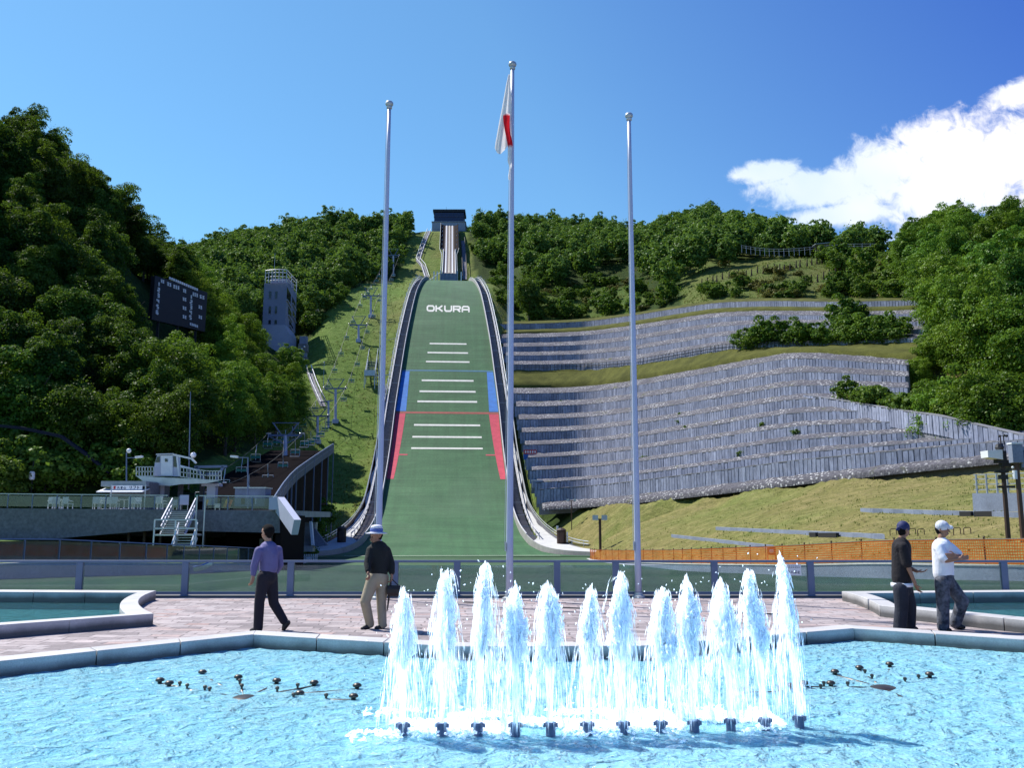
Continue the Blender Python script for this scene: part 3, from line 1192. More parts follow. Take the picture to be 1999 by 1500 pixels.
mb.build('cabinet_body', M['conc_blue'], t_, bevel=0.03)
mb = MB()
mb.box((p.x, p.y, p.z + 1.14), (1.75, 0.95, 0.1))
mb.build('cabinet_lid', M['white'], t_)
# ------------------------------------------------------------------ outrun and the right-hand side
M['turf'] = simple('outrun turf', (0.075, 0.135, 0.075), 0.9, var=0.3, scale=0.12, fine=0.2, spec=0.1)
M['panel'] = simple('precast panel concrete', (0.40, 0.425, 0.56), 0.85, var=0.35, scale=0.35, fine=0.25)


def panel_mat():
    m, nt, out = new_mat('weathered precast panels')
    p = node(nt, 'ShaderNodeBsdfPrincipled')
    p.inputs['Roughness'].default_value = 0.9
    p.inputs['Specular IOR Level'].default_value = 0.2
    vec = pos_vec(nt)
    g = node(nt, 'ShaderNodeNewGeometry')
    n1 = noise_tex(nt, 0.22, 6, 0.65, vec)
    n2 = noise_tex(nt, 3.5, 5, 0.7, pos_vec(nt, (1, 1, .35)))
    c = ramp(nt, n1.outputs['Fac'], [(0.3, (0.225, 0.25, 0.355)), (0.7, (0.345, 0.37, 0.49))])
    c = mixc(nt, 1.0, c, ramp(nt, g.outputs['Random Per Island'], [(0.0, (0.72, 0.73, 0.75)), (0.25, (0.92, 0.92, 0.92)), (0.85, (1.05, 1.05, 1.05)), (1.0, (1.25, 1.25, 1.22))]), 'MULTIPLY')
    c = mixc(nt, 1.0, c, ramp(nt, n2.outputs['Fac'], [(0.3, (0.55, 0.55, 0.54)), (0.65, (1.12, 1.12, 1.12))]), 'MULTIPLY')
    link(nt, c, p.inputs['Base Color'])
    link(nt, p.outputs[0], out.inputs[0])
    return m


M['panel'] = panel_mat()
M['panel_back'] = simple('recessed concrete', (0.24, 0.245, 0.28), 0.9, var=0.3, scale=0.5, fine=0.3)
M['gravel'] = None


def gravel_mat():
    m, nt, out = new_mat('terrace gravel')
    p = node(nt, 'ShaderNodeBsdfPrincipled')
    p.inputs['Roughness'].default_value = 0.95
    p.inputs['Specular IOR Level'].default_value = 0.1
    vec = pos_vec(nt)
    n1 = noise_tex(nt, 0.25, 5, 0.6, vec)
    n2 = noise_tex(nt, 2.6, 5, 0.7, vec)
    vo = node(nt, 'ShaderNodeTexVoronoi')
    vo.inputs['Scale'].default_value = 2.8
    link(nt, vec, vo.inputs['Vector'])
    base = ramp(nt, n2.outputs['Fac'], [(0.3, (0.06, 0.06, 0.072)), (0.55, (0.115, 0.112, 0.13)), (0.75, (0.19, 0.182, 0.20))])
    st = ramp(nt, vo.outputs['Distance'], [(0.24, (1, 1, 1)), (0.38, (0, 0, 0))])
    sel = ramp(nt, n1.outputs['Fac'], [(0.36, (0, 0, 0)), (0.60, (1, 1, 1))])
    fac = mixc(nt, 1.0, st, sel, 'MULTIPLY')
    c = mixc(nt, fac, base, (0.52, 0.52, 0.53))
    moss = ramp(nt, noise_tex(nt, 0.6, 4, 0.6, vec).outputs['Fac'], [(0.62, (0, 0, 0)), (0.74, (1, 1, 1))])
    c = mixc(nt, moss, c, (0.10, 0.11, 0.04))
    link(nt, c, p.inputs['Base Color'])
    link(nt, bump(nt, n2.outputs['Fac'], 0.8, 0.25), p.inputs['Normal'])
    link(nt, p.outputs[0], out.inputs[0])
    return m


M['gravel'] = gravel_mat()
M['bank'] = simple('rough bank grass', (0.12, 0.125, 0.03), 0.95, var=0.5, scale=0.4, fine=0.4, col2=(0.055, 0.06, 0.015), bumps=0.5, spec=0.1)

# outrun floor between the two rims
V, F = [], []
ys = np.arange(20.6, 104.1, 0.8)
nx = 30
for Y in ys:
    a, b = xl(Y), xr(Y)
    for i in range(nx + 1):
        X = lerp(a, b, i / nx)
        V.append((X, Y, zfloor(Y) + 0.05 * mnoise.noise(Vector((X * .1, Y * .1, 2)))))
for j in range(len(ys) - 1):
    for i in range(nx):
        F.append((j * (nx + 1) + i, j * (nx + 1) + i + 1, (j + 1) * (nx + 1) + i + 1, (j + 1) * (nx + 1) + i))
o = np_mesh('outrun_ground', np.array(V), np.array(F), M['turf'], smooth=True)
tag(o, kind='structure')

ZR = ([31, 34, 41, 48, 68, 80, 94], [0.05, 0.0, -0.2, -0.62, -1.45, -1.85, -2.2])
ZL = ([20, 38, 42, 50, 62, 75, 97], [0.05, -0.15, -0.2, -0.62, -1.15, -1.75, -2.0])


def rim(side, Y):
    if side > 0:
        return Vector((xr(Y), Y, interp(Y, *ZR)))
    return Vector((xl(Y), Y, interp(Y, *ZL)))


for side, lab in ((-1, 'low curved concrete wall along the left rim of the outrun'), (1, 'low curved concrete wall along the right rim of the outrun under the orange net')):
    Ys = np.arange(22 if side < 0 else 24, 97.1, 1.5)
    r = thing('barrier_wall', lab, 'wall', tuple(rim(side, Ys[0]) - Vector((0, 0, 0.4))))
    mb = MB()
    rows = []
    for Y in Ys:
        p = rim(side, Y)
        w = 0.35 * side
        rows.append([(p.x - 0.02 * side, Y, zfloor(Y) - 0.3), (p.x - 0.02 * side, Y, p.z), (p.x + w, Y, p.z), (p.x + w, Y, p.z - 1.0)])
    mb.sweep(rows, close=True)
    mb.build('wall_body', M['conc_lav'], r, recalc=True)
    mb = MB()
    rows = []
    for Y in Ys:
        p = rim(side, Y)
        rows.append([(p.x - 0.06 * side, Y, p.z + 0.003), (p.x - 0.06 * side, Y, p.z + 0.07), (p.x + .42 * side, Y, p.z + 0.07), (p.x + .42 * side, Y, p.z + 0.003)])
    mb.sweep(rows, close=True)
    mb.build('wall_cap', M['conc_light'], r, recalc=True)


def net_mat():
    m, nt, out = new_mat('orange safety net')
    uv = node(nt, 'ShaderNodeTexCoord').outputs['UV']
    sp = node(nt, 'ShaderNodeSeparateXYZ')
    link(nt, uv, sp.inputs[0])

    def line(sock, w):
        f = node(nt, 'ShaderNodeMath', operation='FRACT')
        d = node(nt, 'ShaderNodeMath', operation='DIVIDE')
        d.inputs[1].default_value = 0.11
        link(nt, sock, d.inputs[0])
        link(nt, d.outputs[0], f.inputs[0])
        c = node(nt, 'ShaderNodeMath', operation='LESS_THAN')
        c.inputs[1].default_value = w
        link(nt, f.outputs[0], c.inputs[0])
        return c.outputs[0]
    mx = node(nt, 'ShaderNodeMath', operation='MAXIMUM')
    link(nt, line(sp.outputs[0], 0.32), mx.inputs[0])
    link(nt, line(sp.outputs[1], 0.38), mx.inputs[1])
    tr = node(nt, 'ShaderNodeBsdfTransparent')
    df = node(nt, 'ShaderNodeBsdfDiffuse')
    tl = node(nt, 'ShaderNodeBsdfTranslucent')
    n1 = noise_tex(nt, 0.8, 4, 0.6, pos_vec(nt))
    c = ramp(nt, n1.outputs['Fac'], [(0.3, (0.60, 0.13, 0.025)), (0.7, (0.80, 0.23, 0.045))])
    link(nt, c, df.inputs[0])
    link(nt, c, tl.inputs[0])
    m1 = node(nt, 'ShaderNodeMixShader')
    m1.inputs[0].default_value = 0.45
    link(nt, df.outputs[0], m1.inputs[1])
    link(nt, tl.outputs[0], m1.inputs[2])
    m2 = node(nt, 'ShaderNodeMixShader')
    link(nt, mx.outputs[0], m2.inputs[0])
    link(nt, tr.outputs[0], m2.inputs[1])
    link(nt, m1.outputs[0], m2.inputs[2])
    link(nt, m2.outputs[0], out.inputs[0])
    return m


M['net'] = net_mat()
# orange net fence on the right rim
Ys = [94.0]
while Ys[-1] > 30:
    Ys.append(Ys[-1] - 2.15)
nf = thing('net_fence', 'orange safety net fence on thin posts along the right rim of the outrun', 'fence', tuple(rim(1, Ys[0])))
V, F, UV = [], [], []
d = 0.0
NH = 5
prev = None
for Y in np.arange(94, 29.9, -0.7):
    p = rim(1, Y)
    if prev is not None:
        d += (p - prev).length
    prev = p
    sag = 0.05 * math.sin(d * 2.9)
    for j in range(NH):
        h = 0.1 + (0.95 + sag * 0.6) * j / (NH - 1)
        V.append((p.x + 0.12 + 0.04 * math.sin(d * 1.7 + j), p.y, p.z + h))
        UV.append((d, h))
nr = len(V) // NH
for i in range(nr - 1):
    for j in range(NH - 1):
        F.append((i * NH + j, (i + 1) * NH + j, (i + 1) * NH + j + 1, i * NH + j + 1))
no = np_mesh('net', np.array(V) - np.array(nf.location), np.array(F), M['net'], parent=nf)
uvl = no.data.uv_layers.new(name='UVMap')
li = np.zeros(len(no.data.loops), dtype=np.int32)
no.data.loops.foreach_get('vertex_index', li)
uvl.data.foreach_set('uv', np.array(UV, dtype=np.float32)[li].ravel())
for Y in Ys:
    p = rim(1, Y)
    mb = MB()
    mb.tube([(p.x + 0.17, p.y, p.z - 0.1), (p.x + 0.17, p.y, p.z + 1.12)], 0.028, 6)
    mb.ball((p.x + 0.17, p.y, p.z + 1.14), 0.05, 6)
    mb.build('post', M['rust'], nf)
mb = MB()
mb.tube([rim(1, Y) + Vector((0.17, 0, 1.06)) for Y in Ys], 0.022, 5)
mb.tube([rim(1, Y) + Vector((0.17, 0, 0.12)) for Y in Ys], 0.022, 5)
mb.build('rail', M['rust'], nf)

# ------------------------------------------------------------------ stepped retaining walls
def row_at(B, T_, f, u):
    v0, y0 = crv(B, u)
    v1, y1 = crv(T_, u)
    return lerp(v0, v1, f), lerp(y0, y1, f)


def smooth_line(pts, it=10):
    pts = [Vector(p) for p in pts]
    for _ in range(it):
        pts = [pts[0]] + [(pts[i - 1] + pts[i] * 2 + pts[i + 1]) / 4 for i in range(1, len(pts) - 1)] + [pts[-1]]
    return pts


def tier(name_label, line, heights, nxt, ledge_mat, pitch=0.55, group='stepped retaining walls on the right bank', pan=0.85):
    """line: foot of the wall, heights: wall height per point, nxt: foot of the next tier (same count)"""
    root = thing('retaining_wall', name_label, 'retaining wall', tuple(line[0]), group)
    n = len(line)
    up = [line[i] + Vector((0, 0, heights[i])) for i in range(n)]
    mb = MB()
    back = []
    for i in range(n):
        t_ = (line[min(i + 1, n - 1)] - line[max(i - 1, 0)])
        nn = Vector((-t_.y, t_.x, 0)).normalized()
        if nn.y < 0 and nn.x < 0 or (nn.y < 0 and abs(nn.y) > abs(nn.x)):
            nn = -nn
        back.append(nn)
    mb.sweep([[line[i] - Vector((0, 0, 2.2)), up[i], up[i] + back[i] * 0.5, line[i] + back[i] * 0.5 - Vector((0, 0, 2.2))] for i in range(n)], close=True)
    mb.build('wall_backing', M['panel_back'], root, recalc=True)
    # precast uprights
    mb = MB()
    acc = 0.0
    rr = random.Random(n * 7 + int(line[0].z * 100))
    for i in range(n - 1):
        a, b = line[i], line[i + 1]
        L = (Vector((b.x, b.y, 0)) - Vector((a.x, a.y, 0))).length
        d = acc
        while d < L:
            t = d / L
            p = a.lerp(b, t)
            h = lerp(heights[i], heights[i + 1], t)
            t_ = (b - a)
            t_.z = 0
            t_.normalize()
            slope_ = (b.z - a.z) / max(L, 1e-6)
            f = -back[i]
            wd = pitch * pan * (0.93 + 0.14 * rr.random())
            dep = 0.10 + 0.05 * rr.random()
            hb = h * (0.86 + 0.12 * rr.random())
            vs = []
            for zz in (0.0, 1.0):
                for sx_, sy_ in ((-wd / 2, 0), (wd / 2, 0), (wd / 2, dep), (-wd / 2, dep)):
                    q = p + t_ * sx_ + f * sy_
                    q = q + Vector((0, 0, sx_ * slope_ + (hb * zz if zz else -0.6)))
                    vs.append(q)
            mb.add(vs, [(3, 2, 1, 0), (4, 5, 6, 7), (0, 1, 5, 4), (1, 2, 6, 5), (2, 3, 7, 6), (3, 0, 4, 7)])
            d += pitch
        acc = d - L
    mb.build('wall_panels', M['panel'], root, recalc=True)
    mb = MB()
    mb.sweep([[up[i] - back[i] * 0.1 + Vector((0, 0, -0.07)), up[i] - back[i] * 0.1 + Vector((0, 0, 0.03)), up[i] + back[i] * 0.55 + Vector((0, 0, 0.03)), up[i] + back[i] * 0.55 + Vector((0, 0, -0.07))] for i in range(n)], close=True)
    mb.build('wall_cap', M['panel_back'], root, recalc=True)
    if nxt is not None:
        mb = MB()
        rows = []
        K = 7
        for i in range(n):
            a = up[i] + back[i] * 0.45 + Vector((0, 0, 0.0))
            b = nxt[i] + back[i] * 0.3
            row = []
            for k in range(K):
                t = k / (K - 1)
                q = a.lerp(b, t)
                q.z += 0.16 * mnoise.noise(Vector((q.x * 0.9, q.y * 0.9, q.z))) + 0.25 * math.sin(math.pi * t)
                row.append(q)
            rows.append(row)
        mb.sweep(rows)
        mb.build('gravel_ledge', ledge_mat, root, smooth=True)
    return root


ORD = ['lowest', 'second lowest', 'third', 'fourth', 'fifth', 'sixth', 'seventh', 'eighth', 'ninth']
NLOW = 9
ENDS = [2150, 2150, 1985, 1845, 1740, 1770, 1770, 1770, 1770]


def row_pts(B, T_, f, u0, u1, step=9):
    us = np.linspace(u0, u1, int((u1 - u0) / step) + 1)
    return smooth_line([W(u, *row_at(B, T_, f, u)) for u in us], 12)


def heights_for(B, T_, N, u0, u1, n, frac):
    us = np.linspace(u0, u1, n)
    hs = []
    for u in us:
        v0, y0 = crv(B, u)
        v1, y1 = crv(T_, u)
        hs.append(abs(v0 - v1) / N * frac * lerp(y0, y1, 0.4) / FPX * 1.0)
    return hs


def start_u(f, B, T_):
    """rows begin just outside the jump's right-hand guard wall"""
    u = 962.0
    while u < 1150:
        p = W(u, *row_at(B, T_, f, u))
        s, l = hill_sl(p.x, p.y)
        if s > 290 or l > hw(min(s, 290)) + 3.1:
            return u
        u += 1.0
    return u


for k in range(NLOW):
    f0, f1 = (k / NLOW if k else 0.05), (k + 1) / NLOW
    us = start_u(f0, LB, LT)
    line = row_pts(LB, LT, f0, us, ENDS[k])
    nxt = row_pts(LB, LT, f1, us, ENDS[k])
    hs = heights_for(LB, LT, NLOW, us, ENDS[k], len(line), 0.68)
    lab = ORD[k] + ' tier of the large stepped concrete wall, counted up from the grass slope' if k < 8 else 'top tier of the large stepped concrete wall, just below the grassy walkway'
    tier(lab, line, hs, nxt, M['gravel'])
us0 = start_u(0.0, LB, LT)
ga, gb = row_pts(LB, LT, 0.004, us0, 2150), row_pts(LB, LT, 0.052, us0, 2150)
mb = MB()
rows = []
for i in range(len(ga)):
    row = [ga[i] - Vector((0, 0, .8))]
    for t in (0, .25, .5, .75, 1):
        q = ga[i].lerp(gb[i], t)
        q.z += .12 * mnoise.noise(q * .9) - .3
        row.append(q)
    rows.append(row)
mb.sweep(rows)
tag(mb.build('gravel_strip', M['gravel'], smooth=True), kind='structure')
NUP = 4
for k in range(NUP):
    f0, f1 = k / NUP, (k + 1) / NUP
    us = start_u(f0, UB, UT)
    line = row_pts(UB, UT, f0, us, 1815)
    nxt = row_pts(UB, UT, f1, us, 1815)
    hs = heights_for(UB, UT, NUP, us, 1815, len(line), 0.56)
    tier(['first', 'second', 'third', 'fourth'][k] + ' tier above the grassy walkway in the upper stepped wall', line, hs, nxt, M['gravel'])
# topmost wall with a grassy ledge in front of it
us0 = start_u(1.0, UB, UT)
uu = np.linspace(us0, 1815, 95)
line0 = row_pts(UB, UT, 1.0, us0, 1815)
nn = len(line0)
line1, nxt = [], []
for i, u in enumerate(np.linspace(us0, 1815, nn)):
    v, Y = row_at(UB, UT, 1.0, u)
    line1.append(W(u, v - 7, Y + 5))
    nxt.append(W(u, v - 24, Y + 12))
line1, nxt = smooth_line(line1), smooth_line(nxt)
mb = MB()
mb.sweep([[line0[i] + Vector((0, 0, -0.5)), line0[i] + Vector((0, 0, .35)), line0[i].lerp(line1[i], .5) + Vector((0, 0, 0.25 + .4 * mnoise.noise(line0[i] * .3))), line1[i] + Vector((0, 0, 0.1))] for i in range(nn)])
tag(mb.build('grass_ledge', M['bank'], smooth=True), kind='structure')
hs = [12 * line1[i].y / FPX for i in range(nn)]
tier('topmost short concrete wall under the shrubby slope', line1, hs, nxt, M['bank'])
# grassy walkway between the blocks
us0 = max(start_u(1.0, LB, LT), start_u(0.0, UB, UT))
n = 110
a_ = smooth_line([W(u, *row_at(LB, LT, 1.0, u)) for u in np.linspace(us0, 1790, n)])
b_ = smooth_line([W(u, *row_at(UB, UT, 0.0, u)) for u in np.linspace(us0, 1790, n)])
mb = MB()
rows = []
for i in range(n):
    row = [a_[i] + Vector((0, 0, -1.0)), a_[i] + Vector((0, 0, 0.55))]
    for t in (0.25, 0.5, 0.75, 1.0):
        q = a_[i].lerp(b_[i], t)
        q.z += 0.55 * (1 - t) + 0.35 * mnoise.noise(q * 0.35)
        row.append(q)
    rows.append(row)
mb.sweep(rows)
tag(mb.build('grass_walkway', M['bank'], smooth=True), kind='structure')
# rail along the walkway
wf = thing('walkway_fence', 'thin dark rail fence along the grassy walkway between the two stepped walls', 'fence', tuple(b_[0]))
mb = MB()
for h in (0.55, 1.05):
    mb.tube([b_[i] + Vector((-0.2, -0.5, h)) for i in range(n)], 0.035, 4)
mb.build('rail', M['dark'], wf)
for i in range(0, 80):
    mb = MB()
    mb.beam(b_[i] + Vector((-0.2, -0.5, -0.2)), b_[i] + Vector((-0.2, -0.5, 1.12)), 0.07)
    mb.build('post', M['dark'], wf)

# sloping end wall that closes the tiers on the right
DW = ([1572, 1640, 1700, 1780, 1832, 1900, 2000, 2150], [771, 781, 791, 804, 811, 827, 850, 884], [112, 104, 96, 86, 80, 76, 70, 63])
un = np.linspace(1572, 2150, 64)
top = smooth_line([W(u, interp(u, DW[0], DW[1]), interp(u, DW[0], DW[2])) for u in un], 4)
hs = [26 * p.y / FPX for p in top]
foot = [top[i] - Vector((0, 0, hs[i])) for i in range(64)]
tier('wall with a sloping top that closes the tiers on the right below the trees', foot, hs, None, None, pitch=0.6, pan=0.85)

# low concrete kerbs lying on the grass slope
def kerb(label, pix, block=None):
    pts = []
    for i in range(len(pix) - 1):
        for j in range(8):
            t = j / 8
            pts.append(ground_at(lerp(pix[i][0], pix[i + 1][0], t), lerp(pix[i][1], pix[i + 1][1], t), 30))
    pts.append(ground_at(*pix[-1], 30))
    r = thing('kerb_beam', label, 'kerb', tuple(pts[0]), 'concrete kerbs on the grass slope')
    mb = MB()
    mb.sweep([[p + Vector((0, -.15, -.4)), p + Vector((0, -.15, .28)), p + Vector((0, .2, .30)), p + Vector((0, .2, -.4))] for p in pts], close=True)
    mb.build('beam', M['conc_blue'], r, recalc=True)
    if block:
        for (u0, u1, v) in block:
            a, b = ground_at(u0, v, 30), ground_at(u1, v, 30)
            mb = MB()
            mb.beam(a + Vector((0, -0.28, 0.12)), b + Vector((0, -0.28, 0.12)), 0.2, 0.32)
            mb.build('rubber_block', M['black'], r)


kerb('lowest and leftmost concrete kerb on the grass, running down to the orange net', [(1311, 1050), (1420, 1063), (1510, 1074)])
kerb('long concrete kerb on the grass just above the orange net, with two black blocks', [(1398, 1036), (1560, 1045), (1725, 1054)], [(1580, 1592, 1049), (1597, 1632, 1050)])
kerb('highest concrete kerb on the grass, at the right edge with two black blocks', [(1682, 1001), (1840, 1007), (2060, 1014)], [(1871, 1893, 1009), (1899, 1936, 1009)])

# concrete stand with rails at the right edge
p = ground_at(1906, 1000, 30)
q = ground_at(2080, 1003, 30)
r = thing('viewing_wall', 'grey concrete wall topped with metal rails at the right edge of the grass', 'wall', tuple(p))
mb = MB()
mb.beam(p + Vector((0, 0, .35)), q + Vector((0, 0, .35)), 0.4, 1.4)
mb.build('wall_base', M['conc_blue'], r)
mb = MB()
for h in (1.25, 1.55, 1.85, 2.1):
    mb.beam(p + Vector((0, 0, h)), q + Vector((0, 0, h)), 0.06)
for k in range(9):
    a = p.lerp(q, k / 8)
    mb.beam(a + Vector((0, -.25, .6)), a + Vector((0, -.25, 2.12)), 0.08)
mb.build('railing', M['galv'], r)

# small steel hoops in the grass
for i, (u, v) in enumerate(((1738, 1048), (1775, 1048), (1792, 1049), (1862, 1047), (1882, 1047))):
    a = ground_at(u, v, 30)
    r = thing('steel_hoop', 'small brown steel hoop standing in the grass behind the orange net', 'hoop', tuple(a), 'brown hoops in the grass')
    mb = MB()
    mb.tube([a, a + Vector((0, 0, .34)), a + Vector((.05, 0, .39)), a + Vector((.3, 0, .41)), a + Vector((.34, 0, .37)), a + Vector((.34, 0, 0))], 0.022, 6)
    mb.build('hoop_tube', M['rust'], r)
    mb = MB()
    mb.box(a + Vector((0, 0, .02)), (.14, .14, .05))
    mb.box(a + Vector((.34, 0, .02)), (.14, .14, .05))
    mb.build('foot', M['rust'], r)

# floodlight posts
def flood(u, v, h, label, rpost, big=True):
    a = ground_at(u, v, 60)
    r = thing('floodlight_post', label, 'floodlight', tuple(a))
    mb = MB()
    mb.tube([a - Vector((0, 0, .3)), a + Vector((0, 0, h))], rpost, 8)
    mb.build('post', M['rust'], r)
    mb = MB()
    mb.beam(a + Vector((-.55, 0, h)), a + Vector((.55, 0, h)), 0.1)
    mb.build('crossbar', M['rust'], r)
    k = 1.0 if big else 0.6
    for dx in (-0.5, 0.45):
        mb = MB()
        c = a + Vector((dx, 0, h + .12))
        mb.add([c + Vector((-.3 * k, -.25, -.22 * k)), c + Vector((.3 * k, -.25, -.22 * k)), c + Vector((.3 * k, -.25, .3 * k)), c + Vector((-.3 * k, -.25, .3 * k)),
                c + Vector((-.18 * k, .2, -.1 * k)), c + Vector((.18 * k, .2, -.1 * k)), c + Vector((.18 * k, .2, .2 * k)), c + Vector((-.18 * k, .2, .2 * k))],
               [(0, 1, 2, 3), (7, 6, 5, 4), (4, 5, 1, 0), (5, 6, 2, 1), (6, 7, 3, 2), (7, 4, 0, 3)])
        mb.build('lamp_head', M['galv'], r)


flood(1172, 1077, 3.3, 'brown post with two floodlights on the grass behind the orange net', 0.14)
flood(1116, 1036, 4.0, 'thin dark lamp post on the grass below the stepped walls', 0.06, False)

# instrument poles at the right edge
b1 = ground_at(1969, 1060, 30)
Yp = b1.y
r = thing('instrument_pole', 'dark pole carrying an anemometer and a white lamp box at the right edge', 'pole', tuple(b1))
tp = W(1954, 866, Yp)
mb = MB()
mb.tube([b1, tp], [0.11, 0.09], 8)
mb.tube([tp, tp + Vector((0, 0, .35))], 0.025, 6)
mb.build('pole', M['brown'], r)
mb = MB()
mb.box(W(1952, 893, Yp), (.42, .35, .55))
mb.ball(W(1951, 874, Yp), .2, 8)
mb.box(W(1961, 905, Yp), (.36, .3, .3))
mb.box(W(1955, 921, Yp), (.5, .3, .12))
mb.box(W(1958, 932, Yp), (.3, .3, .2))
mb.box(W(1964, 951, Yp), (.75, .12, .1))
mb.build('bracket', M['dark'], r)
mb = MB()
t0 = W(1959, 853, Yp)
for a in range(3):
    q = t0 + Vector((math.cos(a * 2.1 + .2) * .16, math.sin(a * 2.1 + .2) * .16, .04))
    mb.beam(t0 + Vector((0, 0, .04)), q, .025)
    mb.ball(q, .065, 8)
mb.tube([t0 + Vector((0, 0, -.35)), t0 + Vector((0, 0, .06))], .02, 6)
mb.build('anemometer', M['dark'], r)
mb = MB()
c = W(1937, 888, Yp)
mb.add([c + Vector((-.35, -.3, -.14)), c + Vector((.3, -.3, -.24)), c + Vector((.3, .3, -.24)), c + Vector((-.35, .3, -.14)), c + Vector((-.36, -.32, .16)), c + Vector((.3, -.32, .2)), c + Vector((.3, .32, .2)), c + Vector((-.36, .32, .16))],
       [(3, 2, 1, 0), (4, 5, 6, 7), (0, 1, 5, 4), (1, 2, 6, 5), (2, 3, 7, 6), (3, 0, 4, 7)])
mb.build('lamp_box', M['white'], r)

b2 = ground_at(1998, 1060, 30)
r = thing('instrument_pole', 'brown pole with a tall grey equipment box and lettered panel at the right edge', 'pole', tuple(b2))
mb = MB()
mb.tube([b2, W(1984, 900, b2.y)], [0.11, 0.1], 8)
mb.build('pole', M['rust'], r)
mb = MB()
c = W(1983, 886, b2.y - .05)
mb.box(c, (.48, .35, .82))
mb.build('equipment_box', M['conc_blue'], r, bevel=.02)
mb = MB()
mb.box(c + Vector((0, 0, .44)), (.52, .4, .07))
mb.build('box_lid', M['white'], r)
c2 = W(2012, 893, b2.y - .1)
mb = MB()
mb.box(c2, (.85, .12, .9))
mb.build('marked_panel', M['conc_blue'], r)
mb = MB()
x0_ = c2.x - .34
for (x, z, w, h) in ((0, 0, .05, .36), (.09, .155, .16, .05), (.09, -.155, .16, .05), (.19, 0, .05, .30)):
    mb.box((x0_ + x, c2.y - .08, c2.z + .12 + z), (w, .03, h))
mb.build('lettering', M['ink'], r)
mb = MB()
mb.tube([W(1982, 936, b2.y), W(1981, 919, b2.y)], .1, 10)
mb.ball(W(1977, 913, b2.y), .06, 8)
mb.build('sensor_canister', M['white'], r)
mb = MB()
mb.beam(W(1977, 925, b2.y), W(1990, 925, b2.y), .05)
mb.build('bracket', M['dark'], r)

# little red framed sign behind the net
a = rim(1, 51.5) + Vector((1.0, 1.0, 0))
r = thing('notice_board', 'small red framed notice with a white oval behind the orange net', 'sign', tuple(a))
mb = MB()
for dx in (-.22, .22):
    mb.beam(a + Vector((dx, 0, -.2)), a + Vector((dx, 0, .95)), .05)
mb.build('leg', M['red'], r)
mb = MB()
mb.box(a + Vector((0, 0, .78)), (.5, .03, .42))
mb.build('board', M['red'], r)
mb = MB()
mb.ball(a + Vector((0, -.02, .78)), .15, 10, sq=(1, .12, .7))
mb.build('oval_mark', M['white'], r)

# ridge-top rail fence and shelter
pix = [(1448, 484), (1475, 490), (1500, 493), (1530, 492), (1560, 490), (1590, 489), (1625, 481), (1660, 481), (1715, 481)]
ln = smooth_line([W(u, v + 4, 231) for u, v in pix], 2)
for i, p in enumerate(ln):
    p.z = max(p.z, terrain_z(p.x, p.y) + 0.0)
r = thing('rail_fence', 'pale rail fence along the top of the dry shrubby slope below the skyline trees', 'fence', tuple(ln[0]))
mb = MB()
for h in (0.7, 1.3):
    mb.tube([p + Vector((0, 0, h)) for p in ln], .045, 5)
mb.build('rail', M['galv'], r)
mb = MB()
for i in range(len(ln) - 1):
    for j in range(3):
        p = ln[i].lerp(ln[i + 1], j / 3)
        mb = MB()
        mb.beam(p + Vector((0, 0, -.8)), p + Vector((0, 0, 1.4)), .07)
        mb.build('post', M['galv'], r)
p = W(1607, 489, 229)
p.z = max(p.z, terrain_z(p.x, p.y) + .2)
r = thing('shelter', 'small grey roofed shelter on the fence line at the hilltop', 'shelter', tuple(p))
mb = MB()
for dx in (-1.7, 0, 1.7):
    for dy in (-.8, .8):
        mb.beam(p + Vector((dx, dy, -1)), p + Vector((dx, dy, 1.5)), .16)
mb.box(p + Vector((0, .7, .5)), (3.4, .1, 1.8))
mb.build('shelter_frame', M['brown'], r)
mb = MB()
mb.add([p + Vector(q) for q in ((-2.4, -1.3, 1.35), (2.2, -1.3, 1.75), (2.2, 1.3, 1.95), (-2.4, 1.3, 1.55), (-2.4, -1.3, 1.5), (2.2, -1.3, 1.95), (2.2, 1.3, 2.1), (-2.4, 1.3, 1.7))],
       [(3, 2, 1, 0), (4, 5, 6, 7), (0, 1, 5, 4), (1, 2, 6, 5), (2, 3, 7, 6), (3, 0, 4, 7)])
mb.build('roof', M['roof'], r)

# stakes on the dry slope
stk = None
rs = random.Random(3)
for (ua, va, ub, vb, n_) in ((1370, 553, 1440, 535, 8), (1455, 536, 1520, 523, 7), (1520, 527, 1625, 505, 11), (1570, 552, 1640, 530, 7)):
    for i in range(n_):
        u = lerp(ua, ub, i / (n_ - 1)) + rs.uniform(-2, 2)
        v = lerp(va, vb, i / (n_ - 1)) + rs.uniform(-2, 2)
        a = ground_at(u, v + 5, 150)
        if stk is None:
            stk = thing('snow_stake', 'brown leaning timber snow stake in a row on the dry shrubby slope', 'stake', (0, 0, 0), 'snow stakes on the dry slope')
            mb = MB()
            mb.beam((0, 0, -.5), (.25, -.1, 1.9), .22)
            mb.beam((.5, .3, -.5), (.2, 0, 1.6), .16)
            mb.build('stake_timber', M['brown'], stk)
            stk.location = a
        else:
            c = copy_tree(stk)
            c.location = a
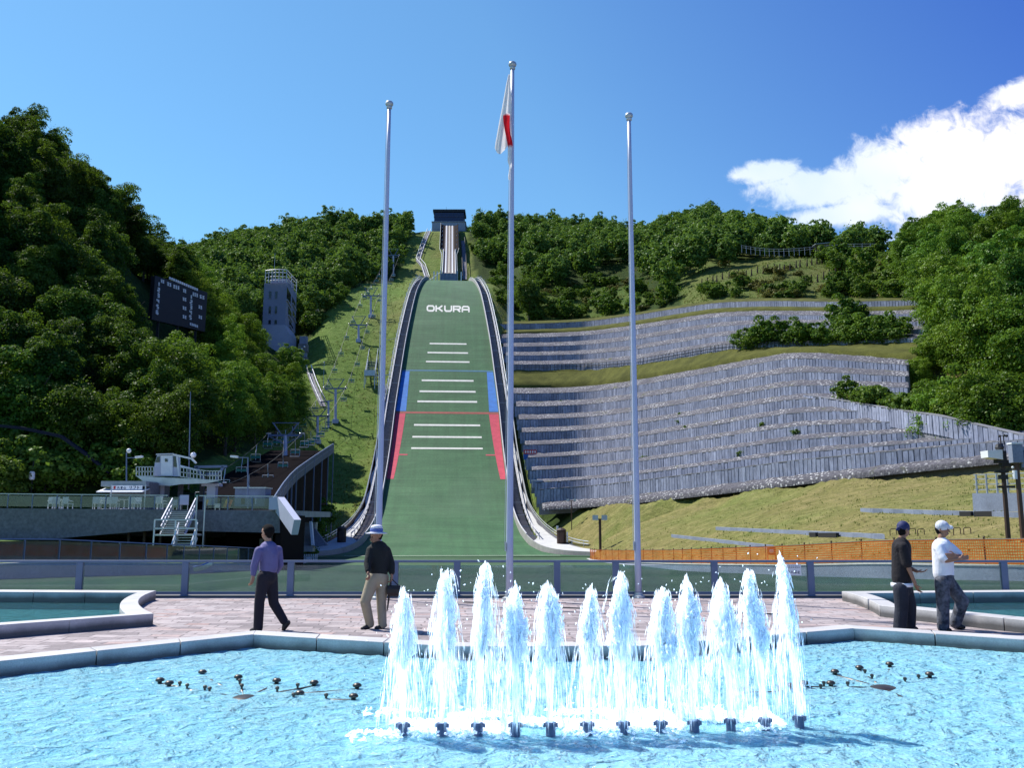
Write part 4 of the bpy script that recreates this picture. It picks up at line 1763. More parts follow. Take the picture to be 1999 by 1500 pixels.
# ------------------------------------------------------------------ plaza, pools, fountain
def paving_mat():
    m, nt, out = new_mat('pink granite crazy paving')
    p = node(nt, 'ShaderNodeBsdfPrincipled')
    p.inputs['Roughness'].default_value = 0.8
    p.inputs['Specular IOR Level'].default_value = 0.25
    vec = pos_vec(nt)
    wn = noise_tex(nt, 0.7, 3, 0.5, vec)
    wv = mixc(nt, 0.3, vec, wn.outputs['Color'], 'LINEAR_LIGHT')
    br = node(nt, 'ShaderNodeTexBrick')
    br.inputs['Scale'].default_value = 1.0
    br.inputs['Mortar Size'].default_value = 0.013
    br.inputs['Brick Width'].default_value = 0.44
    br.inputs['Row Height'].default_value = 0.25
    br.inputs['Color1'].default_value = (0, 0, 0, 1)
    br.inputs['Color2'].default_value = (1, 1, 1, 1)
    br.inputs['Mortar'].default_value = (0.5, 0.5, 0.5, 1)
    br.offset = 0.37
    link(nt, wv, br.inputs['Vector'])
    n1 = noise_tex(nt, 1.1, 5, 0.6, vec)
    n2 = noise_tex(nt, 16, 5, 0.7, vec)
    stone = ramp(nt, br.outputs['Color'], [(0.0, (0.27, 0.245, 0.25)), (0.4, (0.40, 0.36, 0.36)), (0.75, (0.49, 0.455, 0.455)), (1.0, (0.45, 0.34, 0.315))])
    c = mixc(nt, 0.75, stone, ramp(nt, n1.outputs['Fac'], [(0.3, (0.62, 0.6, 0.62)), (0.7, (1.1, 1.06, 1.06))]), 'MULTIPLY')
    c = mixc(nt, 1.0, c, ramp(nt, n2.outputs['Fac'], [(0.25, (0.72, 0.7, 0.7)), (0.7, (1.12, 1.1, 1.1))]), 'MULTIPLY')
    c = mixc(nt, br.outputs['Fac'], c, (0.17, 0.145, 0.15))
    link(nt, c, p.inputs['Base Color'])
    hm = node(nt, 'ShaderNodeMath', operation='SUBTRACT')
    link(nt, n2.outputs['Fac'], hm.inputs[0])
    link(nt, br.outputs['Fac'], hm.inputs[1])
    link(nt, bump(nt, hm.outputs[0], 0.7, 0.02), p.inputs['Normal'])
    link(nt, p.outputs[0], out.inputs[0])
    return m


def granite_mat():
    m, nt, out = new_mat('pale flamed granite')
    p = node(nt, 'ShaderNodeBsdfPrincipled')
    p.inputs['Roughness'].default_value = 0.6
    vec = pos_vec(nt)
    n1 = noise_tex(nt, 1.6, 5, 0.6, vec)
    n2 = noise_tex(nt, 70, 3, 0.7, vec)
    c = ramp(nt, n1.outputs['Fac'], [(0.3, (0.42, 0.415, 0.42)), (0.7, (0.56, 0.545, 0.545))])
    c = mixc(nt, 1.0, c, ramp(nt, n2.outputs['Fac'], [(0.3, (0.78, 0.78, 0.78)), (0.65, (1.08, 1.08, 1.08))]), 'MULTIPLY')
    # damp, stained foot of the stones, spread upward to paint the faces' shade
    sz = node(nt, 'ShaderNodeSeparateXYZ')
    link(nt, vec, sz.inputs[0])
    ad = node(nt, 'ShaderNodeMath', operation='MULTIPLY_ADD')
    ad.inputs[1].default_value = 0.09
    link(nt, n1.outputs['Fac'], ad.inputs[0])
    link(nt, sz.outputs[2], ad.inputs[2])
    wet_shade = ramp(nt, ad.outputs[0], [(0.11, (0.24, 0.235, 0.23)), (0.205, (1, 1, 1))])
    c = mixc(nt, 1.0, c, wet_shade, 'MULTIPLY')
    link(nt, c, p.inputs['Base Color'])
    link(nt, bump(nt, n2.outputs['Fac'], 0.25, 0.005), p.inputs['Normal'])
    link(nt, p.outputs[0], out.inputs[0])
    return m


def water_mat(name, body, tint, fac_body, wave=1.0, ior=1.33):
    m, nt, out = new_mat(name)
    vec = pos_vec(nt)
    n1 = noise_tex(nt, 5.0, 4, 0.5, vec, 0.8)
    n2 = noise_tex(nt, 15, 3, 0.6, vec, 0.8)
    b1 = bump(nt, n1.outputs['Fac'], 1.0, 0.17 * wave)
    b2 = bump(nt, n2.outputs['Fac'], 0.8, 0.045 * wave, b1)
    tr = node(nt, 'ShaderNodeBsdfTransparent')
    tr.inputs['Color'].default_value = rgba(tint)
    df = node(nt, 'ShaderNodeBsdfDiffuse')
    cc = ramp(nt, n1.outputs['Fac'], [(0.3, tuple(c * q for c, q in zip(body, (.7, .88, .95)))), (0.7, body)])
    link(nt, cc, df.inputs['Color'])
    link(nt, b2, df.inputs['Normal'])
    m1 = node(nt, 'ShaderNodeMixShader')
    m1.inputs[0].default_value = fac_body
    link(nt, tr.outputs[0], m1.inputs[1])
    link(nt, df.outputs[0], m1.inputs[2])
    gl = node(nt, 'ShaderNodeBsdfGlossy')
    gl.inputs['Roughness'].default_value = 0.06
    link(nt, b2, gl.inputs['Normal'])
    fr = node(nt, 'ShaderNodeFresnel')
    fr.inputs['IOR'].default_value = ior
    link(nt, b2, fr.inputs['Normal'])
    m2 = node(nt, 'ShaderNodeMixShader')
    link(nt, fr.outputs[0], m2.inputs[0])
    link(nt, m1.outputs[0], m2.inputs[1])
    link(nt, gl.outputs[0], m2.inputs[2])
    link(nt, m2.outputs[0], out.inputs[0])
    return m


def floor_mat(name, a, b):
    m, nt, out = new_mat(name)
    p = node(nt, 'ShaderNodeBsdfPrincipled')
    p.inputs['Roughness'].default_value = 0.6
    n1 = noise_tex(nt, 1.2, 5, 0.6, pos_vec(nt))
    link(nt, ramp(nt, n1.outputs['Fac'], [(0.3, a), (0.7, b)]), p.inputs['Base Color'])
    link(nt, p.outputs[0], out.inputs[0])
    return m


M['paving'] = paving_mat()
M['granite'] = granite_mat()
M['water'] = water_mat('clear agitated pool water', (0.42, 0.80, 0.93), (0.60, 0.94, 0.99), 0.70, 1.0, 1.33)
M['water_side'] = water_mat('calm side pool water', (0.10, 0.28, 0.32), (0.55, 0.82, 0.84), 0.25, 0.35)
M['basin'] = floor_mat('pale blue basin paint', (0.16, 0.62, 0.84), (0.28, 0.76, 0.93))
M['basin_side'] = floor_mat('blue green basin paint', (0.10, 0.27, 0.29), (0.15, 0.34, 0.36))

ZW = 0.03        # water level
ZC = 0.20         # top of the granite copings
P = lambda u, v, z=ZC: G(u, v, z)

# main pool: inner edge of the coping, left to right along the far side (traced), then round the near side
main_in = [P(-420, 1341), P(0, 1291), P(495, 1239), P(890, 1262.5), P(1250, 1261.5), P(1667, 1227), P(1999, 1249), P(2420, 1280)]
near = [Vector((7.6, 5.2, ZC)), Vector((5.0, 3.4, ZC)), Vector((-4.6, 3.4, ZC)), Vector((-7.4, 5.2, ZC))]
main_poly = main_in + near


def offset_poly(poly, d):
    """outward offset of a closed plan polygon (clockwise as seen from above: far side left to right first)"""
    n = len(poly)
    out = []
    for i in range(n):
        a, b, c = poly[i - 1], poly[i], poly[(i + 1) % n]
        e1 = Vector((b.x - a.x, b.y - a.y)).normalized()
        e2 = Vector((c.x - b.x, c.y - b.y)).normalized()
        n1 = Vector((-e1.y, e1.x))
        n2 = Vector((-e2.y, e2.x))
        h = (n1 + n2)
        h = h / max(0.25, h.length_squared) * 2 if h.length > 1e-6 else n1
        out.append(Vector((b.x + h.x * d, b.y + h.y * d, b.z)))
    return out


def coping(root, poly_in, width, name='coping_stone', z0=-0.5, joint=1.05):
    """granite blocks between the inner line and its offset, one mesh per straight run"""
    poly_out = offset_poly(poly_in, width)
    n = len(poly_in)
    for i in range(n):
        a, b = poly_in[i], poly_in[(i + 1) % n]
        oa, ob = poly_out[i], poly_out[(i + 1) % n]
        L = (b - a).length
        k = max(1, round(L / joint))
        mb = MB()
        for j in range(k):
            g = 0.006 / max(L, .01)
            t0, t1 = j / k + (g if j else 0), (j + 1) / k - (g if j < k - 1 else 0)
            q = [a.lerp(b, t0), a.lerp(b, t1), oa.lerp(ob, t1), oa.lerp(ob, t0)]
            vs = [(p.x, p.y, z0) for p in q] + [(p.x, p.y, ZC) for p in q]
            mb.add(vs, [(0, 1, 2, 3), (7, 6, 5, 4), (4, 5, 1, 0), (5, 6, 2, 1), (6, 7, 3, 2), (7, 4, 0, 3)])
        mb.build(name, M['granite'], root, bevel=0.008, recalc=True)


pool = thing('fountain_pool', 'wide blue fountain pool with angled pale granite edging in the foreground', 'pool', (0, 8, -0.5))
coping(pool, main_poly, 0.36)
mb = MB()
big = offset_poly(main_poly, 0.2)
mb.add([(p.x, p.y, -0.11) for p in big], [tuple(range(len(big)))[::-1]])
mb.build('basin_floor', M['basin'], pool)


def pt_in(poly, x, y):
    c = False
    n = len(poly)
    for i in range(n):
        a, b = poly[i], poly[i - 1]
        if (a.y > y) != (b.y > y) and x < (b.x - a.x) * (y - a.y) / (b.y - a.y) + a.x:
            c = not c
    return c


NOZ = [(786, 1412), (862, 1412), (933, 1412), (1006, 1412), (1075, 1411), (1147, 1410), (1217, 1409), (1290, 1408), (1356, 1407), (1427, 1404), (1494, 1402), (1561, 1398)]
NOZ_B = [1438, 1438, 1437, 1437, 1436, 1434, 1432, 1431, 1430, 1428, 1426, 1422]
NB = [G(u, vb, ZW) for (u, _), vb in zip(NOZ, NOZ_B)]


def wave_h(x, y):
    h = 0.014 * mnoise.noise(Vector((x * 2.1, y * 3.1, 1.0))) + 0.014 * mnoise.noise(Vector((x * 5.2, y * 6.8, 5.0))) + 0.010 * mnoise.noise(Vector((x * 11, y * 13, 9.0)))
    # churned water round the jets
    if -2.4 < x < 4.2 and 6.3 < y < 9.2:
        k = sstep(1.3, 0.0, abs(y - 7.9)) * sstep(4.2, 3.2, x) * sstep(-2.4, -1.4, x)
        h += 0.022 * k * mnoise.noise(Vector((x * 7, y * 7, 3.0)))
    return h


def water_sheet(name, poly, z, mat, step, waves, parent):
    xs = np.arange(min(p.x for p in poly), max(p.x for p in poly) + step, step)
    ys = np.arange(min(p.y for p in poly), max(p.y for p in poly) + step, step)
    nx, ny = len(xs), len(ys)
    V = np.zeros((ny, nx, 3))
    for j, y in enumerate(ys):
        for i, x in enumerate(xs):
            V[j, i] = (x, y, z + (waves(x, y) if waves else 0))
    idx = np.arange(nx * ny).reshape(ny, nx)
    F = np.stack([idx[:-1, :-1], idx[:-1, 1:], idx[1:, 1:], idx[1:, :-1]], -1).reshape(-1, 4)
    keep = []
    C = V.reshape(-1, 3)[F].mean(1)
    for k in range(len(F)):
        keep.append(pt_in(poly, C[k, 0], C[k, 1]))
    F = F[np.array(keep)]
    off = np.array(parent.location) if parent else 0
    return np_mesh(name, V.reshape(-1, 3) - off, F, mat, smooth=True, parent=parent)


ws = water_sheet('pool_water', offset_poly(main_poly, 0.12), ZW, M['water'], 0.06, wave_h, None)
tag(ws, kind='structure')

# side pools
def arc_pts(pa, pm, pb, n=9):
    """quadratic curve through three plan points"""
    c = pm * 2 - (pa + pb) / 2
    return [pa * (1 - t) ** 2 + c * (2 * t * (1 - t)) + pb * t * t for t in [i / n for i in range(n + 1)]]


def side_pool(label, outer_end, inner_end, far_o, far_i, near_o, near_i, flip):
    """outer_end / inner_end: the curved end between far and near walls, from far to near"""
    r = thing('side_pool', label, 'pool', tuple(Vector((far_o[-1].x, far_o[-1].y, 0))))
    def wall(A, B, name):
        n = len(A)
        mb = MB()
        rows = [[Vector((A[i].x, A[i].y, -.4)), Vector((A[i].x, A[i].y, ZC)), Vector((B[i].x, B[i].y, ZC)), Vector((B[i].x, B[i].y, -.4))] for i in range(n)]
        mb.sweep(rows, close=True)
        mb.build(name, M['granite'], r, bevel=0.008, recalc=True)
    def straight(A, B, name):
        L = (A[1] - A[0]).length
        k = max(1, round(L / 1.25))
        mb = MB()
        for j in range(k):
            g = .006 / L
            t0, t1 = j / k + g, (j + 1) / k - g
            q = [A[0].lerp(A[1], t0), A[0].lerp(A[1], t1), B[0].lerp(B[1], t1), B[0].lerp(B[1], t0)]
            vs = [(p.x, p.y, -.4) for p in q] + [(p.x, p.y, ZC) for p in q]
            mb.add(vs, [(0, 1, 2, 3), (7, 6, 5, 4), (4, 5, 1, 0), (5, 6, 2, 1), (6, 7, 3, 2), (7, 4, 0, 3)])
        mb.build(name, M['granite'], r, bevel=.008, recalc=True)
    straight(far_o, far_i, 'far_wall')
    wall(outer_end, inner_end, 'curved_end_wall')
    straight(near_o, near_i, 'near_wall')
    poly = [far_i[0], far_i[1]] + list(inner_end) + [near_i[1], near_i[0]]
    if flip:
        poly = poly[::-1]
    mb = MB()
    mb.add([(p.x, p.y, -.16) for p in poly], [tuple(range(len(poly)))])
    mb.build('basin_floor', M['basin_side'], r)
    w = water_sheet('side_pool_water', poly, -0.02, M['water_side'], 0.12, lambda x, y: .004 * mnoise.noise(Vector((x * 3, y * 4, 0))), None)
    tag(w, kind='structure')


# left pool
Lo = arc_pts(P(305, 1153.5), P(270, 1173), P(300, 1198.5))
Li = arc_pts(P(268, 1157.5), P(236, 1176), P(246, 1199))
side_pool('long granite edged side pool with a concave curved end, left of the paving', Lo, Li,
          [P(-520, 1149), P(305, 1153.5)], [P(-520, 1152.5), P(268, 1157.5)], [P(-520, 1259), P(300, 1198.5)], [P(-520, 1252), P(246, 1199)], False)
Ro = arc_pts(P(1643, 1155), P(1683, 1166), P(1717, 1182.5))
Ri = arc_pts(P(1690, 1158.5), P(1722, 1168), P(1748, 1180.5))
side_pool('granite edged side pool with a slanting curved end, at the right of the paving', Ro, Ri,
          [P(2500, 1148.5), P(1643, 1155)], [P(2500, 1152), P(1690, 1158.5)], [P(2500, 1262), P(1717, 1182.5)], [P(2500, 1255), P(1748, 1180.5)], True)

# paving as one sheet with holes for the pools (strips in plan, split at the pools' outlines)
def paving():
    xs = np.arange(-26, 26.01, 0.22)
    ys = np.arange(-6, 20.71, 0.22)
    hole1 = offset_poly(main_poly, 0.18)
    Lp = [P(-520, 1151), P(290, 1155.5)] + arc_pts(P(290, 1155.5), P(255, 1175), P(275, 1198)) + [P(-520, 1255)]
    Rp = [P(2500, 1150.5), P(1665, 1157)] + arc_pts(P(1665, 1157), P(1702, 1167), P(1733, 1181.5)) + [P(2500, 1258)]
    V, F = [], []
    idx = {}

    def vid(i, j):
        if (i, j) not in idx:
            idx[(i, j)] = len(V)
            V.append((xs[i], ys[j], 0.006 * mnoise.noise(Vector((xs[i], ys[j], 0)))))
        return idx[(i, j)]
    for j in range(len(ys) - 1):
        for i in range(len(xs) - 1):
            x, y = xs[i] + .11, ys[j] + .11
            if pt_in(hole1, x, y) or pt_in(Lp, x, y) or pt_in(Rp, x, y):
                continue
            F.append((vid(i, j), vid(i + 1, j), vid(i + 1, j + 1), vid(i, j + 1)))
    return np_mesh('paving', np.array(V), np.array(F), M['paving'], smooth=True)


tag(paving(), kind='structure')
# edge of the plaza under the fence
mb = MB()
mb.box((0, 20.75, -0.4), (56, 0.5, 0.86))
tag(mb.build('plaza_kerb', M['granite'], bevel=.01), kind='structure')
mb = MB()
mb.add([(-60, -60, -3.2), (60, -60, -3.2), (60, 20, -3.2), (-60, 20, -3.2)], [(0, 1, 2, 3)])
tag(mb.build('ground', M['turf']), kind='structure')

# a few long dark drainage slots in the paving
for (u0, u1, v) in ((1050, 1075, 1183), (1085, 1140, 1186), (1150, 1215, 1172), (1320, 1345, 1191), (1352, 1368, 1193), (1430, 1520, 1197), (905, 960, 1176)):
    a, b = G(u0, v, .012), G(u1, v + 2.2, .012)
    r = MB()
    r.beam(a, b, .055, .012)
    tag(r.build('drain_slot', M['dark']), kind='structure')

# ------------------------------------------------------------------ glass fence at the plaza edge
FX = [-22, 175, 373, 573, 773, 893, 1087, 1200, 1388, 1568, 1745, 1918, 2100]
fence = thing('glass_fence', 'low glass fence with grey blue steel posts along the far edge of the paving', 'fence', (0, 20.6, 0))
fp = []
for u in FX:
    vb = interp(u, [0, 500, 1000, 1500, 2000], [1160, 1162, 1163.5, 1161, 1157])
    g = G(u, vb, 0.02)
    fp.append(Vector((g.x, 20.62, 0.02)))
zt = 0.775
for p in fp:
    mb = MB()
    mb.box((p.x, p.y, zt / 2), (0.15, 0.10, zt))
    mb.box((p.x, p.y, 0.02), (0.24, 0.2, 0.03))
    mb.build('post', M['steel'], fence, bevel=.006)
for a, b in zip(fp[:-1], fp[1:]):
    mb = MB()
    mb.box(((a.x + b.x) / 2, a.y + .0, .42), (b.x - a.x - .16, .012, .58))
    mb.build('glass_panel', M['glass'], fence)
mb = MB()
mb.box(((fp[0].x + fp[-1].x) / 2, 20.62, zt + .02), (fp[-1].x - fp[0].x + .2, .09, .05))
mb.build('top_rail', M['steel'], fence, bevel=.006)
for a, b in zip(fp[:-1], fp[1:]):
    mb = MB()
    mb.box(((a.x + b.x) / 2, a.y, .09), (b.x - a.x - .15, .05, .06))
    mb.build('bottom_rail', M['steel'], fence)
# notice on the glass
c = W(1549, 1113, 20.52)
nb_ = thing('notice', 'white keep out notice with dark characters fixed to the glass fence', 'sign', tuple(c))
mb = MB()
mb.box(c, (.34, .02, .25))
mb.build('notice_board', M['white'], nb_)


def glyph(mb, ch, x, z, s, y, th=.12):
    """strokes of a character in a unit box"""
    G_ = {
        '立': [((.5, 1), (.5, .82)), ((.12, .78), (.88, .78)), ((.3, .66), (.38, .22)), ((.7, .66), (.6, .22)), ((.05, .1), (.95, .1))],
        '入': [((.42, .95), (.5, .7)), ((.5, .7), (.05, .05)), ((.5, .7), (.95, .05))],
        '禁': [((.05, .82), (.45, .82)), ((.25, 1), (.25, .55)), ((.55, .82), (.95, .82)), ((.75, 1), (.75, .55)), ((.25, .45), (.75, .45)), ((.05, .3), (.95, .3)), ((.5, .3), (.5, 0)), ((.25, .18), (.12, .02)), ((.75, .18), (.88, .02))],
        '止': [((.5, 1), (.5, .05)), ((.5, .55), (.85, .55)), ((.2, .65), (.2, .05)), ((.05, .05), (.95, .05))],
        '大': [((.05, .65), (.95, .65)), ((.5, 1), (.45, .6)), ((.45, .6), (.05, .02)), ((.52, .6), (.95, .02))],
        '倉': [((.5, 1), (.05, .68)), ((.5, 1), (.95, .68)), ((.3, .66), (.72, .66)), ((.25, .52), (.25, .36)), ((.25, .52), (.75, .52)), ((.75, .52), (.75, .36)), ((.2, .36), (.78, .36)), ((.28, .26), (.72, .26)), ((.28, .26), (.28, .02)), ((.72, .26), (.72, .02)), ((.28, .03), (.72, .03))],
        '山': [((.5, 1), (.5, .08)), ((.12, .65), (.12, .05)), ((.88, .65), (.88, .05)), ((.12, .06), (.88, .06))],
        'リ': [((.25, .95), (.25, .4)), ((.75, 1), (.75, .45)), ((.75, .45), (.45, .02))],
        'フ': [((.1, .9), (.9, .9)), ((.9, .9), (.8, .5)), ((.8, .5), (.3, .02))],
        'ト': [((.35, 1), (.35, 0)), ((.35, .6), (.8, .4))],
    }
    for a, b in G_.get(ch, []):
        mb.beam((x + a[0] * s, y, z + a[1] * s), (x + b[0] * s, y, z + b[1] * s), s * th, .004, up=(0, 1, 0))


mb = MB()
for i, ch in enumerate('立入禁止'):
    glyph(mb, ch, c.x - .15 + i * .077, c.z - .085, .066, c.y - .014)
for k in range(7):
    mb.beam((c.x - .14 + k * .042, c.y - .014, c.z + .05), (c.x - .115 + k * .042, c.y - .014, c.z + .05), .012, .004, up=(0, 1, 0))
    mb.beam((c.x - .14 + k * .042, c.y - .014, c.z + .08), (c.x - .12 + k * .042, c.y - .014, c.z + .08), .01, .004, up=(0, 1, 0))
mb.build('lettering', M['ink'], nb_)

# ------------------------------------------------------------------ flagpoles
def flagpole(label, ub, vb, ut, vt, r0, r1):
    b = G(ub, vb, 0.0)
    t = W(ut, vt, b.y)
    r = thing('flagpole', label, 'flagpole', tuple(b), 'flagpoles in front of the ski jump')
    h = t.z - b.z
    mb = MB()
    n = 10
    mb.tube([b.lerp(t, i / n) for i in range(n + 1)], [lerp(r0, r1, (i / n) ** .9) for i in range(n + 1)], 16)
    mb.build('pole', M['pole'], r, smooth=True)
    mb = MB()
    mb.lathe([(r0 * 1.9, 0), (r0 * 1.9, .05), (r0 * 1.25, .07), (r0 * 1.2, .12)], b, 18)
    mb.build('base_plate', M['galv'], r)
    mb = MB()
    k = r1 * 2.25
    mb.ball(t + Vector((0, 0, k * .75)), k, 18, sq=(1, 1, .82))
    mb.lathe([(r1 * 1.5, -.05), (r1 * 1.5, .03)], t, 12)
    mb.build('finial', M['galv'], r, smooth=True)
    mb = MB()
    mb.tube([t + Vector((-r1 * 1.3, -.02, -.12)), b + Vector((-r0 * 1.25, -.02, 1.2))], .006, 4)
    mb.box(b + Vector((-r0 * 1.1, -.03, 1.15)), (.03, .05, .2))
    mb.build('halyard', M['galv'], r)
    return b, t


Y0 = 19.6
flagpole('left flagpole of the three, bare and shorter than the middle one', 736, 1171, 760, 208, .077, .043)
bm_, tm_ = flagpole('tallest flagpole, in the middle, carrying the limp flag', 994.5, 1172, 1000.5, 131, .082, .043)
flagpole('right flagpole of the three, bare, in front of the stepped walls', 1246.5, 1168, 1228, 231, .077, .043)

# limp flag, gathered against the middle pole
def flag_mat():
    m, nt, out = new_mat('white flag cloth')
    df = node(nt, 'ShaderNodeBsdfDiffuse')
    df.inputs[0].default_value = (.82, .81, .82, 1)
    tl = node(nt, 'ShaderNodeBsdfTranslucent')
    tl.inputs[0].default_value = (.8, .8, .82, 1)
    at = node(nt, 'ShaderNodeAttribute', attribute_name='disc')
    c = mixc(nt, at.outputs['Fac'], (.84, .83, .85), (.62, .02, .03))
    link(nt, c, df.inputs[0])
    link(nt, c, tl.inputs[0])
    mm = node(nt, 'ShaderNodeMixShader')
    mm.inputs[0].default_value = .4
    link(nt, df.outputs[0], mm.inputs[1])
    link(nt, tl.outputs[0], mm.inputs[2])
    link(nt, mm.outputs[0], out.inputs[0])
    return m


Yf = bm_.y - .12
ft = W(993, 150, Yf)
flag = thing('flag', 'white flag with a red disc hanging limp from the middle flagpole', 'flag', tuple(ft))
# outlines traced down the hanging cloth: (v, left u, right u)
prof = [(145, 992.5, 996), (165, 988, 997), (190, 983.5, 998), (215, 979, 998.5), (240, 974, 998), (262, 970, 998), (278, 967, 999), (288, 966, 1000)]
NRW, NCL = 44, 22
V, F, D = [], [], []
for i in range(NRW + 1):
    v = lerp(145, 291, i / NRW)
    lu = interp(v, [p[0] for p in prof] + [300], [p[1] for p in prof] + [971])
    ru = interp(v, [p[0] for p in prof] + [300], [p[2] for p in prof] + [985])
    for j in range(NCL + 1):
        t = j / NCL
        hang = v + (10 * math.sin(math.pi * min(1, t * 1.9)) if i == NRW else 0) * .5
        p = W(lerp(lu, ru, t), hang + (6 * math.sin(t * 5) * (i / NRW) ** 3), Yf)
        p.y += .03 * math.sin(t * 11 + i * .03) * (.3 + i / NRW) + .01 * math.sin(t * 23)
        V.append(p)
        D.append(0.0)
for i in range(NRW):
    for j in range(NCL):
        F.append((i * (NCL + 1) + j, i * (NCL + 1) + j + 1, (i + 1) * (NCL + 1) + j + 1, (i + 1) * (NCL + 1) + j))
M['flag'] = flag_mat()
o = np_mesh('cloth', np.array(V) - np.array(flag.location), np.array(F), M['flag'], smooth=True, parent=flag)
at = o.data.attributes.new('disc', 'FLOAT', 'POINT')
# the fold that shows the disc, and the gathered tail below it
prof2 = [(222, 983, 996, 0), (224.5, 981.5, 995.5, 1), (240, 983, 994.5, 1), (258, 986, 995.5, 1), (270, 988.5, 999, 1), (285.5, 991.5, 1002, 1), (287, 991, 999.5, 0), (305, 991.5, 998, 0), (315, 990, 998.5, 0), (325, 995, 1000, 0), (327, 995.5, 996.5, 0), (345, 991, 996, 0), (352, 993, 996.5, 0)]
V, F, D = [], [], []
n2 = 5
for (v, a, b, dsc) in prof2:
    for j in range(n2 + 1):
        t = j / n2
        p = W(lerp(a, b, t), v, Yf - .12)
        p.y += -.05 * math.sin(math.pi * t) + .02 * math.sin(v * .2)
        V.append(p)
        D.append(float(dsc))
for i in range(len(prof2) - 1):
    for j in range(n2):
        F.append((i * (n2 + 1) + j, i * (n2 + 1) + j + 1, (i + 1) * (n2 + 1) + j + 1, (i + 1) * (n2 + 1) + j))
o = np_mesh('red_fold', np.array(V) - np.array(flag.location), np.array(F), M['flag'], smooth=True, parent=flag)
at = o.data.attributes.new('disc', 'FLOAT', 'POINT')
at.data.foreach_set('value', np.array(D, dtype=np.float32))
sd_ = o.modifiers.new('Subdivision', 'SUBSURF')
sd_.levels = sd_.render_levels = 1

# ------------------------------------------------------------------ fountain jets
def spray_mat(name='white aerated water', lo=.45, hi=.95):
    m, nt, out = new_mat(name)
    df = node(nt, 'ShaderNodeBsdfDiffuse')
    df.inputs[0].default_value = (.56, .585, .61, 1)
    tl = node(nt, 'ShaderNodeBsdfTranslucent')
    tl.inputs[0].default_value = (.90, .92, .94, 1)
    gl = node(nt, 'ShaderNodeBsdfGlossy')
    gl.inputs['Roughness'].default_value = .15
    m1 = node(nt, 'ShaderNodeAddShader')
    link(nt, df.outputs[0], m1.inputs[0])
    link(nt, tl.outputs[0], m1.inputs[1])
    m2 = node(nt, 'ShaderNodeMixShader')
    m2.inputs[0].default_value = .08
    link(nt, m1.outputs[0], m2.inputs[1])
    link(nt, gl.outputs[0], m2.inputs[2])
    tr = node(nt, 'ShaderNodeBsdfTransparent')
    tr.inputs[0].default_value = (.93, .97, 1, 1)
    m3 = node(nt, 'ShaderNodeMixShader')
    nz = noise_tex(nt, 1.0, 4, .6, pos_vec(nt, (34, 34, 5)))
    mr = node(nt, 'ShaderNodeMapRange')
    mr.inputs['From Min'].default_value = .36
    mr.inputs['From Max'].default_value = .58
    mr.inputs['To Min'].default_value = lo
    mr.inputs['To Max'].default_value = hi
    link(nt, nz.outputs['Fac'], mr.inputs['Value'])
    link(nt, mr.outputs[0], m3.inputs[0])
    link(nt, tr.outputs[0], m3.inputs[1])
    link(nt, m2.outputs[0], m3.inputs[2])
    link(nt, m3.outputs[0], out.inputs[0])
    return m


M['spray'] = spray_mat()
M['spray_white'] = spray_mat('dense white water', .7, .97)
OCT_F = np.array([(0, 2, 4), (2, 1, 4), (1, 3, 4), (3, 0, 4), (2, 0, 5), (1, 2, 5), (3, 1, 5), (0, 3, 5)])


def droplets(P_, D_, L_, R_):
    """stretched octahedra: centres P_, axes D_, half-lengths L_, radii R_"""
    n = len(P_)
    ref = np.tile(np.array([0.3, 1.0, 0.2]), (n, 1))
    a = np.cross(D_, ref)
    a /= np.linalg.norm(a, axis=1)[:, None]
    b = np.cross(D_, a)
    R2, L2 = R_[:, None], L_[:, None]
    V = np.stack([P_ + a * R2, P_ - a * R2, P_ + b * R2, P_ - b * R2, P_ + D_ * L2, P_ - D_ * L2 * 1.3], 1)
    F = (OCT_F[None] + (np.arange(n) * 6)[:, None, None]).reshape(-1, 3)
    return V.reshape(-1, 3), F


